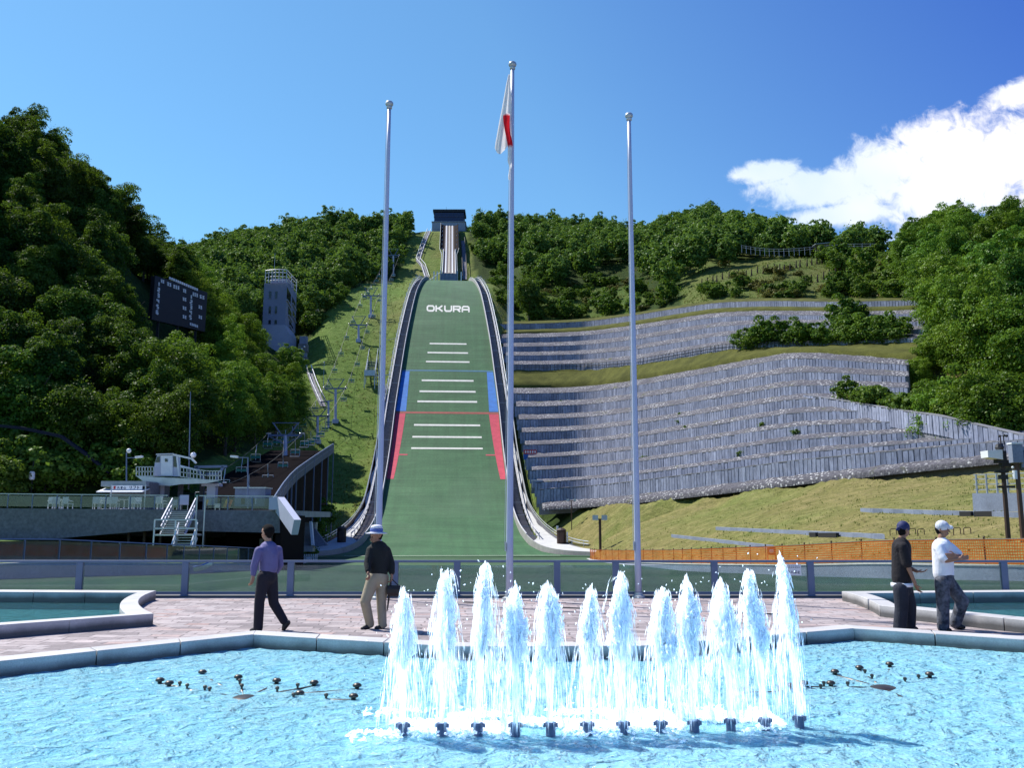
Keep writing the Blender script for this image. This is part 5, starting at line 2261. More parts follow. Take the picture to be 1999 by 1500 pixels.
TOPS = [1150, 1118, 1101, 1145, 1142, 1150, 1121, 1150, 1130, 1135, 1116, 1088]
LEAN = [2, 12, 14, 2, -6, 6, -6, 2, -18, -20, -34, -38]       # top offset in picture units
WID = [.072, .07, .062, .072, .08, .06, .085, .09, .07, .085, .066, .048]
GV = 9.81
for i, b in enumerate(NB):
    rg = np.random.default_rng(900 + i)
    u, vt = NOZ[i]
    zn = W(u, vt, b.y).z
    top = W(u + LEAN[i], TOPS[i], b.y)
    h = top.z - zn
    jet = thing('fountain_jet', ('leftmost' if i == 0 else 'rightmost' if i == 11 else ['', 'second', 'third', 'fourth', 'fifth', 'sixth', 'seventh', 'eighth', 'ninth', 'tenth', 'eleventh'][i]) + ' white water jet of the fountain row, counted from the left', 'fountain jet', (b.x, b.y, ZW), 'fountain jets in a row')
    mb = MB()
    mb.lathe([(.036, -.3), (.036, -.005), (.039, 0), (.038, zn - ZW - .03)], b, 14)
    mb.build('nozzle_pipe', M['steel'], jet)
    mb = MB()
    mb.lathe([(.05, zn - ZW - .03), (.05, zn - ZW - .012), (.043, zn - ZW - .012), (.043, zn - ZW)], b, 14)
    for k in range(6):
        a = k * math.pi / 3
        mb.box((b.x + .05 * math.cos(a), b.y + .05 * math.sin(a), zn - .021), (.014, .014, .03), a)
    mb.build('nozzle_collar', M['steel'], jet)
    lean_x = top.x - b.x
    Wd = WID[i]
    # rising stream: a slender column that roughens and widens upward
    NR, NA = 40, 14
    rows = []
    ph = rg.uniform(0, 9, 4)
    for k in range(NR + 1):
        t = k / NR
        z = zn - .01 + (h * .93) * t
        cx = b.x + lean_x * t ** 1.4 + .012 * math.sin(t * 9 + ph[0]) * t
        cy = b.y + .012 * math.sin(t * 7 + ph[1]) * t
        r_ = (lerp(.019, .030, t * 2) if t < .5 else lerp(.030, Wd * .62, sstep(.5, .82, t))) * (1.0 - .85 * sstep(.84, 1.0, t))
        row = []
        for a_ in range(NA):
            a = 2 * math.pi * a_ / NA
            nzv = mnoise.noise(Vector((math.cos(a) * 1.6 + i * 3.1, math.sin(a) * 1.6, z * 5.0 + ph[2])))
            nz2 = mnoise.noise(Vector((math.cos(a) * 3 + i, math.sin(a) * 3, z * 14.0)))
            k_ = 1 + (.75 * nzv + .45 * nz2) * sstep(.12, .6, t)
            row.append((cx + r_ * k_ * math.cos(a), cy + r_ * k_ * math.sin(a), z + .03 * nz2 * t))
        rows.append(row)
    mb = MB()
    mb.sweep(rows, close=True)
    mb.build('water_column', M['spray'], jet, smooth=True)
    # breaking head, falling curtains and thrown drops
    Ps, Ds, Ls, Rs = [], [], [], []

    def add(n, P_, D_, L_, R_):
        Ps.append(P_)
        D_ = D_ / np.linalg.norm(D_, axis=1)[:, None]
        Ds.append(D_)
        Ls.append(L_)
        Rs.append(R_)
    def cxat(t):
        return b.x + lean_x * t ** 1.4
    # head: a ragged plume, widest below its pointed top
    n = 1300
    t = rg.triangular(.40, .80, 1.03, n)
    nsub = int(rg.integers(3, 6))
    so_ = rg.uniform(-1, 1, nsub) * Wd * 1.15
    sy_ = rg.uniform(-.6, .6, nsub) * Wd
    sh_ = rg.uniform(.60, .98, nsub)
    so_[0], sy_[0], sh_[0] = 0.0, 0.0, 1.02
    pick = rg.integers(0, nsub, n)
    t = .40 + (t - .40) * (sh_[pick] - .40) / .62
    rel = (t - .4) / (sh_[pick] - .4)
    wide = Wd * np.interp(rel, [0, .35, .62, .88, 1.0], [.2, .52, .62, .36, .12])
    P_ = np.stack([cxat(t) + so_[pick] * np.clip(rel, 0, 1) + np.clip(rg.normal(0, .62, n), -1.6, 1.6) * wide, b.y + sy_[pick] * np.clip(rel, 0, 1) + np.clip(rg.normal(0, .62, n), -1.6, 1.6) * wide, zn + h * t], 1)
    add(n, P_, rg.normal(0, .22, (n, 3)) + [0, 0, 1], rg.uniform(.008, .034, n), rg.uniform(.0025, .0095, n))
    # the smooth white body of each plume
    for q in range(nsub):
        rows = []
        for k in range(23):
            f_ = k / 22
            tq = .40 + (sh_[q] - .40) * f_
            wq = Wd * .78 * float(np.interp(f_, [0, .35, .62, .88, 1.0], [.22, .62, .66, .30, .03]))
            cxq, cyq = cxat(tq) + so_[q] * f_, b.y + sy_[q] * f_
            row = []
            for a_ in range(16):
                a = 2 * math.pi * a_ / 16
                k_ = 1 + .85 * mnoise.noise(Vector((math.cos(a) * 1.7 + i * 4.1 + q, math.sin(a) * 1.7, tq * h * 6))) + .35 * mnoise.noise(Vector((math.cos(a) * 4 + i, math.sin(a) * 4 + q, tq * h * 18)))
                row.append((cxq + wq * k_ * math.cos(a), cyq + wq * k_ * math.sin(a), zn + h * tq))
            rows.append(row)
        mb = MB()
        mb.sweep(rows, close=True)
        mb.build('plume', M['spray_white'], jet, smooth=True)
    # separate tufts shooting above and beside it
    for q in range(rg.integers(3, 6)):
        m_ = 26
        ang = rg.uniform(0, 6.28)
        rad_ = Wd * rg.uniform(.15, .8)
        tb_, tl_ = rg.uniform(.62, .86), rg.uniform(.10, .20)
        f_ = np.linspace(0, 1, m_)
        tq = tb_ + tl_ * f_
        P_ = np.stack([cxat(tq) + math.cos(ang) * rad_ * (.6 + .6 * f_) + rg.normal(0, .006, m_) * (1.6 - f_), b.y + math.sin(ang) * rad_ + rg.normal(0, .006, m_), zn + h * tq], 1)
        add(m_, P_, rg.normal(0, .12, (m_, 3)) + [0, 0, 1], rg.uniform(.012, .03, m_), .0095 * (1.15 - f_))
    # sheets of falling water: parabolas thrown from near the top
    nb_s = 38
    for q in range(nb_s):
        az = rg.uniform(0, 2 * math.pi)
        v0 = abs(rg.normal(.20, .12)) + .04
        tt = rg.uniform(.68, 1.0)
        m_ = rg.integers(16, 44)
        tf = np.sqrt(2 * h * tt / GV)
        tau = rg.uniform(0.02, 1.0, m_) * tf
        z = zn + h * tt - .5 * GV * tau ** 2
        jx = rg.normal(0, .010, m_)
        jy = rg.normal(0, .010, m_)
        x = cxat(tt) + math.cos(az) * (v0 * tau + Wd * .4) + jx
        y = b.y + math.sin(az) * (v0 * tau + Wd * .4) + jy
        d = np.stack([np.full(m_, math.cos(az) * v0), np.full(m_, math.sin(az) * v0), -GV * tau - .15], 1)
        keep = z > ZW
        add(m_, np.stack([x, y, z], 1)[keep], d[keep], (rg.uniform(.012, .04, m_) + .05 * tau / tf)[keep], rg.uniform(.0012, .0034, m_)[keep])
    # stray drops
    n = 34
    P_ = np.stack([b.x + lean_x + rg.normal(0, .13, n), b.y + rg.normal(0, .13, n), zn + h * rg.uniform(.2, 1.06, n)], 1)
    add(n, P_, rg.normal(0, .5, (n, 3)) + [0, 0, 1], rg.uniform(.004, .012, n), rg.uniform(.003, .007, n))
    P_, D_, L_, R_ = np.concatenate(Ps), np.concatenate(Ds), np.concatenate(Ls), np.concatenate(Rs)
    V, F = droplets(P_, D_, L_, R_)
    o = np_mesh('spray', V - np.array(jet.location), F, M['spray'], smooth=True, parent=jet)
    tag(o, kind='stuff')

# foam where the falling water strikes the pool
V_, F_, nbv = [], [], 0
rg = np.random.default_rng(5)
n = 6500
fx = rg.uniform(NB[0].x - .42, NB[-1].x - .12, n)
fy = np.interp(fx, [p.x for p in NB], [p.y for p in NB]) + rg.normal(.34, .2, n)
den = np.array([mnoise.noise(Vector((x * 2.2, y * 3.0, 7))) for x, y in zip(fx, fy)])
kp = den > -.05
fx, fy, den = fx[kp], fy[kp], den[kp]
n = len(fx)
P_ = np.stack([fx, fy, np.full(n, ZW + .012) + rg.uniform(0, .03, n)], 1)
D_ = np.stack([rg.normal(0, 1, n), rg.normal(0, 1, n), rg.normal(0, .35, n)], 1)
D_ /= np.linalg.norm(D_, axis=1)[:, None]
V, F = droplets(P_, D_, rg.uniform(.012, .045, n), rg.uniform(.006, .018, n))
o = np_mesh('foam', V, F, M['spray'], smooth=True)
tag(o, 'white churning foam on the water behind the row of nozzles', 'foam', kind='stuff')

# ------------------------------------------------------------------ submerged pipe rings with spray heads
M['pipe'] = simple('weathered bronze pipe', (0.10, 0.085, 0.075), 0.35, 0.6, var=0.4, scale=6)


def spray_ring(label, heads, hub, feeder, seed):
    h0 = G(hub[0], hub[1], ZW)
    r = thing('spray_ring', label, 'fountain pipes', (h0.x, h0.y, ZW))
    pts = [G(u, v, ZW) for u, v in heads]
    mb = MB()
    mb.lathe([(.16, -.1), (.17, -.03), (.15, -.01), (.08, .012), (.02, .02)], h0, 14)
    mb.build('hub', M['pipe'], r, smooth=True)
    for p in pts:
        mb = MB()
        q = h0.lerp(p, .94)
        mb.tube([h0 + Vector((0, 0, -.02)), q + Vector((0, 0, -.016)), p + Vector((0, 0, -.016))], .018, 7)
        mb.build('pipe_arm', M['pipe'], r, smooth=True)
        mb = MB()
        mb.lathe([(.022, -.1), (.022, .012), (.046, .02), (.046, .034), (.03, .05), (.01, .054)], p, 12)
        mb.build('spray_head', M['pipe'], r, smooth=True)
    for p in [h0.lerp(pts[k], t) for k in range(0, len(pts), 2) for t in (.45, .75)]:
        mb = MB()
        mb.lathe([(.012, -.1), (.012, .02), (.02, .025), (.02, .045), (.008, .05)], p, 8)
        mb.build('valve', M['pipe'], r)
    f = G(feeder[0], feeder[1], ZW)
    mb = MB()
    mb.tube([h0 + Vector((0, 0, -.03)), h0.lerp(f, .6) + Vector((0, 0, -.02)), f + Vector((0, 0, -.06))], .025, 8)
    mb.build('feeder_pipe', M['pipe'], r, smooth=True)


spray_ring('half submerged ring of bronze pipes and spray heads in the left part of the pool', [(312, 1334), (395, 1318), (465, 1328), (540, 1335), (613, 1339), (697, 1345), (330, 1340), (585, 1360), (690, 1366)], (478, 1362), (440, 1392), 1)
spray_ring('half submerged ring of bronze pipes and spray heads in the right part of the pool', [(1448, 1352), (1630, 1317), (1678, 1309), (1737, 1302), (1815, 1322), (1545, 1345), (1570, 1340), (1622, 1340)], (1725, 1342), (1782, 1372), 2)
# sunken supply pipe in front of the nozzles
a, b = G(700, 1473, ZW), G(1660, 1452, ZW)
r = thing('supply_pipe', 'dark supply pipe just under the water in front of the fountain nozzles', 'pipe', tuple((a + b) / 2))
mb = MB()
mb.tube([a + Vector((0, 0, -.07)), (a + b) / 2 + Vector((0, 0, -.06)), b + Vector((0, 0, -.07))], .05, 10)
mb.build('pipe', M['pipe'], r, smooth=True)
for k in range(9):
    q = a.lerp(b, (k + .5) / 9)
    mb = MB()
    mb.tube([q + Vector((-.035, 0, -.068)), q + Vector((.035, 0, -.068))], .058, 12)
    mb.build('pipe_flange', M['pipe'], r)
# ------------------------------------------------------------------ left side: terrace, lift station, chairlift, tower, scoreboard
M['aggregate'] = simple('exposed aggregate wall', (0.20, 0.20, 0.225), 0.9, var=0.2, scale=0.35, fine=0.35, bumps=0.2)
M['lav'] = simple('lavender grey painted steel', (0.50, 0.52, 0.64), 0.5, 0.1, var=0.12, scale=1)
M['ramp_floor'] = simple('dark red ramp matting', (0.007, 0.0055, 0.007), 1.0, spec=0.02, var=0.4, scale=1.0)
M['seat_grey'] = simple('dark seat', (0.05, 0.055, 0.06), 0.6)
M['tower_grey'] = simple('tower grey render', (0.25, 0.275, 0.36), 0.85, var=0.12, scale=0.25)
M['tower_pale'] = simple('tower base concrete', (0.42, 0.44, 0.52), 0.85, var=0.18, scale=0.2, fine=.1)
M['window_dark'] = simple('dark window glass', (0.015, 0.02, 0.03), 0.15, spec=.7)
YD = 66.0
ZD = 2.66


def xd(u, Y=YD):
    return (u - CU) / (FPX * 1.0121) * Y


tb = thing('terrace', 'long concrete terrace with glass railing and dark passage underneath, left of the jump', 'terrace', (xd(150), YD, 0))
poly = [(-330, 990), (545, 997.5), (545, 1041), (400, 1038), (325, 1034), (100, 1053), (-330, 1057)]
mb = MB()
fr = [W(u, v, YD) for u, v in poly]
bk = [p + Vector((0, .5, 0)) for p in fr]
n = len(fr)
mb.add(fr + bk, [tuple(range(n)), tuple(range(2 * n - 1, n - 1, -1))] + [(i, n + i, n + (i + 1) % n, (i + 1) % n) for i in range(n)])
mb.build('front_wall', M['aggregate'], tb, recalc=True)
mb = MB()
mb.add([(xd(-330), YD + .5, ZD), (xd(545), YD + .5, ZD - .1), (xd(545) - 0.5, 87, ZD), (xd(-330), 87, ZD), (xd(-330), YD + .5, ZD - .5), (xd(545), YD + .5, ZD - .6), (xd(545) - 0.5, 87, ZD - .5), (xd(-330), 87, ZD - .5)],
       [(0, 1, 2, 3), (7, 6, 5, 4), (4, 5, 1, 0), (5, 6, 2, 1), (6, 7, 3, 2), (7, 4, 0, 3)])
mb.build('deck', M['conc'], tb)
mb = MB()
mb.box((xd(468), 72.5, .1), (xd(548) - xd(390), .4, 4.2))
mb.box((xd(545) - .1, 70, .1), (.4, 7.5, 4.2))
mb.build('recessed_wall', M['board_dark'], tb)
mb = MB()
mb.box((xd(468), 72.27, -.6), (.5, .05, 1.9))
mb.build('pale_door', M['conc_light'], tb)
mb = MB()
mb.box((xd(100), 86, .8), (xd(390) - xd(-330), .4, 3.6))
mb.build('rear_wall', M['conc_dark'], tb)
for u in (240, 271, 303, 390):
    mb = MB()
    mb.box((xd(u), YD + 1.2, .6), (.18, .18, 3.4))
    mb.build('column', M['brown'], tb)
# glass railing on the terrace edge
NP = 19
ru = np.linspace(-320, 540, NP)
for i, u in enumerate(ru):
    p = W(u, interp(u, [-330, 545], [988, 996.5]), YD + .1)
    mb = MB()
    mb.box(p + Vector((0, 0, .48)), (.07, .07, 1.0))
    mb.build('railing_post', M['steel'], tb)
for i in range(NP - 1):
    a = W(ru[i], interp(ru[i], [-330, 545], [988, 996.5]), YD + .1)
    b = W(ru[i + 1], interp(ru[i + 1], [-330, 545], [988, 996.5]), YD + .1)
    if a.x < xd(372) < b.x or (xd(330) < a.x < xd(385)):
        continue
    mb = MB()
    mb.beam(a + Vector((0, 0, .48)), b + Vector((0, 0, .48)), .02, .8)
    mb.build('railing_glass', M['glass_clear'], tb)
a = W(-320, 988, YD + .1)
b = W(326, 994.5, YD + .1)
mb = MB()
mb.beam(a + Vector((0, 0, 1.0)), b + Vector((0, 0, 1.0)), .08, .07)
a2, b2 = W(388, 995, YD + .1), W(540, 996.5, YD + .1)
mb.beam(a2 + Vector((0, 0, 1.0)), b2 + Vector((0, 0, 1.0)), .08, .07)
mb.build('handrail', M['galv'], tb)

# second glass fence along the left rim of the outrun
gf = thing('glass_fence', 'thin glass panel fence on the low wall along the left rim of the outrun', 'fence', tuple(rim(-1, 40)))
Ysf = list(np.arange(26, 82, 2.1))
for i, Y in enumerate(Ysf):
    p = rim(-1, Y) + Vector((-.2, 0, .05))
    mb = MB()
    mb.beam(p, p + Vector((0, 0, 1.05)), .06)
    mb.build('post', M['steel'], gf)
    if i:
        mb = MB()
        mb.beam(pp + Vector((0, 0, .52)), p + Vector((0, 0, .52)), .014, .9)
        mb.build('glass_panel', M['glass_clear'], gf)
    pp = p
mb = MB()
mb.tube([rim(-1, Y) + Vector((-.2, 0, 1.1)) for Y in Ysf], .035, 5)
mb.build('top_rail', M['steel'], gf)

# metal stair down from the terrace
r = thing('metal_stair', 'steel stair with white rails coming down the front of the terrace', 'stairs', (xd(350), 64, -1))
Ya = 64.6


def flight(mb_s, mb_r, a, b, w, n_):
    for i in range(n_):
        t = (i + .5) / n_
        p = a.lerp(b, t)
        mb_s.box(p, (w, .5, .05))
        if i % 2 == 0:
            for s_ in (-w / 2, w / 2):
                mb_r.beam(p + Vector((s_, 0, 0)), p + Vector((s_, 0, .95)), .04)
    for s_ in (-w / 2, w / 2):
        mb_r.beam(a + Vector((s_, 0, .95)), b + Vector((s_, 0, .95)), .07)
        mb_r.beam(a + Vector((s_, 0, .5)), b + Vector((s_, 0, .5)), .05)
        mb_r.beam(a + Vector((s_, 0, -.1)), b + Vector((s_, 0, -.1)), .07, .2)


s1_, r1_ = MB(), MB()
top_ = W(358, 999, Ya + .8)
land = W(337, 1042, Ya - 1.6)
flight(s1_, r1_, top_, land, 1.7, 12)
s1_.build('upper_steps', M['galv'], r)
r1_.build('upper_rail', M['lav'], r)
mb = MB()
mb.box(land + Vector((.5, -.3, -.1)), (2.9, 1.2, .1))
mb.build('landing', M['galv'], r)
mb = MB()
for h in (.35, .95):
    mb.beam(land + Vector((-.95, -.9, h)), land + Vector((1.95, -.9, h)), .08)
    mb.beam(land + Vector((-.95, -.9, h)), land + Vector((-.95, .3, h)), .06)
for dx in (-.95, .5, 1.95):
    mb.beam(land + Vector((dx, -.9, -2.0)), land + Vector((dx, -.9, .95)), .08)
mb.build('landing_rail', M['white'], r)
s1_, r1_ = MB(), MB()
flight(s1_, r1_, land + Vector((1.2, -.4, -.2)), W(352, 1092, Ya - 3.2), 1.3, 8)
s1_.build('lower_steps', M['galv'], r)
r1_.build('lower_rail', M['white'], r)
mb = MB()
for dx in (1.9, 2.5):
    mb.beam(Vector((top_.x + dx - .6, Ya - .2, -1.2)), Vector((top_.x + dx - .6, Ya - .2, 3.6)), .09)
mb.build('frame_post', M['galv'], r)

# white stair parapet at the right end of the terrace
r = thing('stair_parapet', 'pale stair parapet sloping down at the right end of the terrace', 'wall', tuple(W(545, 1000, 66)))
mb = MB()
a, b = W(546, 985, 66), W(578, 1030, 63)
mb.beam(a, b, .5, 1.15)
mb.box(W(540, 984, 66.2), (.9, .9, .9))
mb.build('parapet', M['lav'], r)
# stone steps and side wall
r = thing('stone_stair', 'narrow stone stair with a white newel wall at the foot of the grass slope', 'stairs', tuple(W(610, 1072, 78)))
for i in range(12):
    mb = MB()
    p = W(598 + i * .6, 1074 - i * 4.6, 78 + i * .5)
    mb.box(p, (1.3, .9, .3))
    mb.build('step', M['conc'], r)
mb = MB()
mb.beam(W(611, 1066, 78), W(607, 1020, 79), .22, .35, up=(0, 1, 0))
mb.build('newel_wall', M['white'], r)
mb = MB()
a = [W(612, 1068, 78), W(639, 1066, 78), W(612, 1030, 80)]
mb.add(a + [q + Vector((0, .5, 0)) for q in a], [(0, 1, 2), (5, 4, 3), (0, 3, 4, 1), (1, 4, 5, 2), (2, 5, 3, 0)])
mb.build('side_wall', M['conc_dark'], r)
# small picket fence
r = thing('picket_fence', 'small white picket fence at the left foot of the ski jump', 'fence', tuple(W(588, 1095, 76)))
for i in range(20):
    mb = MB()
    p = W(552 + i * 3.5, 1096.5, 76)
    mb.box(p + Vector((0, 0, .28)), (.07, .05, .62))
    mb.build('picket', M['white'], r)
mb = MB()
mb.beam(W(550, 1088, 76), W(621, 1088, 76), .05)
mb.build('fence_rail', M['white'], r)

# kiosk
Yk = 72.0
r = thing('kiosk', 'small kiosk with a white awning and a sign board on the terrace', 'kiosk', (xd(247, Yk), Yk, ZD))
mb = MB()
mb.box((xd(248, Yk), Yk + 1.2, ZD + 1.1), (3.3, 2.0, 2.2))
mb.build('kiosk_body', M['conc_dark'], r)
mb = MB()
c = W(246, 949, Yk)
mb.box(c + Vector((0, .8, .15)), (3.6, 2.6, .42))
mb.build('roof', M['roof'], r)
mb = MB()
a = W(246, 960, Yk)
mb.add([a + Vector(q) for q in ((-1.85, -1.2, -.12), (1.8, -1.2, -.12), (1.8, .3, .2), (-1.85, .3, .2), (-1.85, -1.2, -.05), (1.8, -1.2, -.05), (1.8, .3, .28), (-1.85, .3, .28))],
       [(3, 2, 1, 0), (4, 5, 6, 7), (0, 1, 5, 4), (1, 2, 6, 5), (2, 3, 7, 6), (3, 0, 4, 7)])
mb.build('awning', M['white'], r)
mb = MB()
c = W(248, 952.5, Yk - .6)
mb.box(c, (2.45, .06, .36))
mb.build('sign_board', M['white'], r)
mb = MB()
for i, ch in enumerate('大倉山'):
    glyph(mb, ch, c.x - .78 + i * .26, c.z - .11, .2, c.y - .04, .16)
for i, ch in enumerate('リフト'):
    glyph(mb, ch, c.x + .18 + i * .3, c.z - .13, .26, c.y - .04, .18)
mb.build('lettering', M['ink'], r)
mb = MB()
mb.box((c.x - .98, c.y - .04, c.z), (.16, .02, .24))
mb.build('red_mark', M['red'], r)
mb = MB()
for u in (214, 281):
    mb.tube([(xd(u, Yk - 1), Yk - 1.1, ZD), (xd(u, Yk - 1), Yk - 1.1, ZD + 1.95)], .05, 6)
mb.build('awning_post', M['galv'], r)

# terrace furniture: white plastic chairs
def chair_proto():
    root = thing('plastic_chair', 'white plastic chair on the terrace behind the glass railing', 'chair', (0, 0, 0), 'white chairs on the terrace')
    mb = MB()
    mb.box((0, 0, .42), (.5, .5, .05))
    mb.build('seat', M['white'], root, world=False)
    mb = MB()
    mb.box((0, .24, .68), (.5, .05, .5))
    mb.build('backrest', M['white'], root, world=False)
    for sx in (-.22, .22):
        for sy in (-.22, .22):
            mb = MB()
            mb.beam((sx, sy, 0), (sx, sy, .42), .05)
            mb.build('leg', M['white'], root, world=False)
        mb = MB()
        mb.beam((sx * 1.1, -.2, .6), (sx * 1.1, .22, .64), .06)
        mb.build('armrest', M['white'], root, world=False)
    return root


cp = chair_proto()
for i, (u, Y, rz) in enumerate(((98, 68.5, .4), (107, 68.3, 3.5), (130, 68.4, 2.8), (187, 68.2, 3.3), (197, 68.4, .2), (213, 68.6, 2.9), (222, 68.3, 3.2), (258, 68.2, 3.0), (266, 68.4, .3), (308, 68.1, 3.1), (315, 68.3, 2.7))):
    o = cp if i == 0 else copy_tree(cp)
    o.location = (xd(u, Y), Y, ZD)
    o.rotation_euler = (0, 0, rz)
    o.scale = (1.05, 1.05, 1.0)
def table(u, Y, label):
    r = thing('round_table', label, 'table', (xd(u, Y), Y, ZD), 'white tables on the terrace')
    c = Vector((xd(u, Y), Y, ZD))
    mb = MB()
    mb.lathe([(.55, .72), (.55, .76)], c, 14)
    mb.build('table_top', M['white'], r)
    mb = MB()
    mb.lathe([(.28, 0), (.28, .03), (.05, .06), (.05, .72)], c, 10)
    mb.build('pedestal', M['white'], r)
for u in (118, 204, 240):
    table(u, 69.0, 'white round table among plastic chairs on the terrace')
# boards and small barriers by the station
def board(u, v0, v1, w, label, mat, Y=67.4):
    a = W(u, v1, Y)
    h = W(u, v0, Y).z - a.z
    r = thing('notice_stand', label, 'sign', tuple(a))
    mb = MB()
    mb.box(a + Vector((0, 0, h * .6)), (w, .05, h * .8))
    mb.build('board', mat, r)
    mb = MB()
    for dx in (-w * .4, w * .4):
        mb.beam(a + Vector((dx, .05, -.2)), a + Vector((dx, .05, h)), .05)
    mb.build('stand_leg', M['galv'], r)
board(359, 967, 991, .66, 'tall pale notice board at the head of the metal stair', M['lav'])
board(341, 976, 991, .34, 'narrow pale board left of the tall notice board on the terrace', M['lav'])
board(424, 984, 994, .42, 'small white notice right of the station pillar on the terrace', M['white'])
for u, lab in ((402, 'yellow and black striped barrier left of the station pillar'), (440, 'yellow and black striped barrier right of the station pillar'), (449, 'orange cone-like marker beside the yellow barrier on the terrace')):
    a = W(u, 993, 67.5)
    r = thing('barrier', lab, 'barrier', tuple(a))
    mb = MB()
    mb.beam(a + Vector((-.12, 0, 0)), a + Vector((.1, 0, .62)), .1, .16)
    mb.build('barrier_arm', M['orange'] if u == 449 else M['yellow'], r)
    mb = MB()
    mb.box(a + Vector((-.02, 0, .02)), (.4, .3, .06))
    mb.beam(a + Vector((-.04, -.06, .2)), a + Vector((.0, -.06, .33)), .11, .02)
    mb.build('barrier_foot', M['black'], r)

# lift station
Ys_ = 76.0
r = thing('lift_station', 'chairlift bottom station with a white control cabin on a raised platform', 'lift station', (xd(330, Ys_), Ys_, ZD))
S = lambda u, v, dy=0.0: W(u, v, Ys_ + dy)
mb = MB()
for k in range(2):
    pass
outl = [(266, 930), (432, 938), (405, 944), (352, 946), (332, 949), (290, 948)]
a = [S(u, v, -2.2) for u, v in outl]
b = [S(u, v, 2.5) for u, v in outl]
n = len(a)
mb.add(a + b, [tuple(range(n)), tuple(range(2 * n - 1, n - 1, -1))] + [(i, n + i, n + (i + 1) % n, (i + 1) % n) for i in range(n)])
mb.build('platform', M['galv'], r, recalc=True)
mb = MB()
mb.box(S(309, 970), (1.3, 1.5, 2.3))
mb.build('pillar', M['conc_blue'], r)
mb = MB()
mb.box(S(311, 972, -.85), (.75, .2, 2.0))
mb.build('pillar_panel', M['lav'], r)
# cabin
cab = [(300, 930), (302, 905), (307, 889), (338, 888), (352, 893), (352, 931)]
a = [S(u, v, -1.6) for u, v in cab]
b = [S(u, v, 1.2) for u, v in cab]
n = len(a)
mb = MB()
mb.add(a + b, [tuple(range(n)), tuple(range(2 * n - 1, n - 1, -1))] + [(i, n + i, n + (i + 1) % n, (i + 1) % n) for i in range(n)])
mb.build('cabin', M['lav'], r, recalc=True)


def patch(name, mat, uvs, dy, th=.04):
    a = [S(u, v, dy) for u, v in uvs]
    b = [q + Vector((0, th, 0)) for q in a]
    n = len(a)
    m_ = MB()
    m_.add(a + b, [tuple(range(n)), tuple(range(2 * n - 1, n - 1, -1))] + [(i, n + i, n + (i + 1) % n, (i + 1) % n) for i in range(n)])
    return m_.build(name, mat, r, recalc=True)


patch('window', M['window_dark'], [(303, 903), (307, 892), (311.5, 892), (311.5, 903)], -1.66)
patch('door', M['white'], [(314, 929), (314, 890), (337, 890), (337, 929)], -1.67)
patch('door_window', M['window_dark'], [(322, 902), (322, 896), (327, 896), (327, 902)], -1.71)
patch('window', M['window_dark'], [(338.5, 912), (338.5, 891), (346, 893), (348.5, 912)], -1.66)
# slanting glazed front towards the lift line
mb = MB()
for q0, q1 in (((338, 888), (374, 896)), ((346, 892), (350, 930)), ((352, 910), (383, 918)), ((374, 896), (383, 905))):
    mb.beam(S(*q0, -1.6), S(*q1, -1.6), .14)
    mb.beam(S(*q0, 1.2), S(*q1, 1.2), .14)
mb.add([S(338, 887.5, -1.7), S(376, 896, -1.7), S(376, 896, 1.4), S(338, 887.5, 1.4), S(338, 886, -1.7), S(376, 894.5, -1.7), S(376, 894.5, 1.4), S(338, 886, 1.4)],
       [(3, 2, 1, 0), (4, 5, 6, 7), (0, 1, 5, 4), (1, 2, 6, 5), (2, 3, 7, 6), (3, 0, 4, 7)])
mb.add([S(304, 888.5, -1.8), S(339, 887, -1.8), S(339, 887, 1.4), S(304, 888.5, 1.4), S(305, 886.5, -1.8), S(339, 885.5, -1.8), S(339, 885.5, 1.4), S(305, 886.5, 1.4)],
       [(3, 2, 1, 0), (4, 5, 6, 7), (0, 1, 5, 4), (1, 2, 6, 5), (2, 3, 7, 6), (3, 0, 4, 7)])
mb.build('canopy_frame', M['white'], r)
mb = MB()
for (ua, va, ub, vb, n_) in ((266, 930, 300, 930, 6), (352, 931, 404, 938, 8), (404, 938, 432, 938, 5)):
    for lv in (0, -9, -18):
        mb.beam(S(ua, va + lv, -2.1), S(ub, vb + lv, -2.1), .06)
    for i in range(n_ + 1):
        t = i / n_
        mb.beam(S(lerp(ua, ub, t), lerp(va, vb, t), -2.1), S(lerp(ua, ub, t), lerp(va, vb, t) - 18, -2.1), .06)
    mb.build('railing', M['galv'], r)
    mb = MB()
mb = MB()
for q0, q1 in (((380, 912), (443, 911)), ((384, 912), (398, 936)), ((436, 912), (418, 945)), ((402, 926), (433, 926)), ((400, 945), (430, 945)), ((398, 936), (402, 946))):
    mb.beam(S(*q0, -.6), S(*q1, -.6), .2)
    mb.beam(S(*q0, 1.6), S(*q1, 1.6), .2)
mb.build('drive_frame', M['steel'], r)
mb = MB()
mb.lathe([(1.5, -.1), (1.6, -.05), (1.6, .05), (1.5, .1)], S(385, 941, .4), 24)
mb.build('bull_wheel', M['dark'], r)
mb = MB()
mb.box(S(414, 970, -.4), (.72, .7, 2.15))
mb.box(S(414, 947.5, -.4), (1.5, .9, .22))
mb.build('station_pillar', M['lav'], r)
for u in (420, 428, 438):
    mb = MB()
    mb.lathe([(.16, -.05), (.19, -.02), (.19, .02), (.16, .05)], S(u, 947 - (u - 420) * .25, -.6), 10)
    mb.build('sheave', M['white'], r)
for u in (352, 394):
    mb = MB()
    mb.box(S(u, 968, 1.4), (.35, .35, 2.6))
    mb.build('rear_pillar', M['conc_dark'], r)

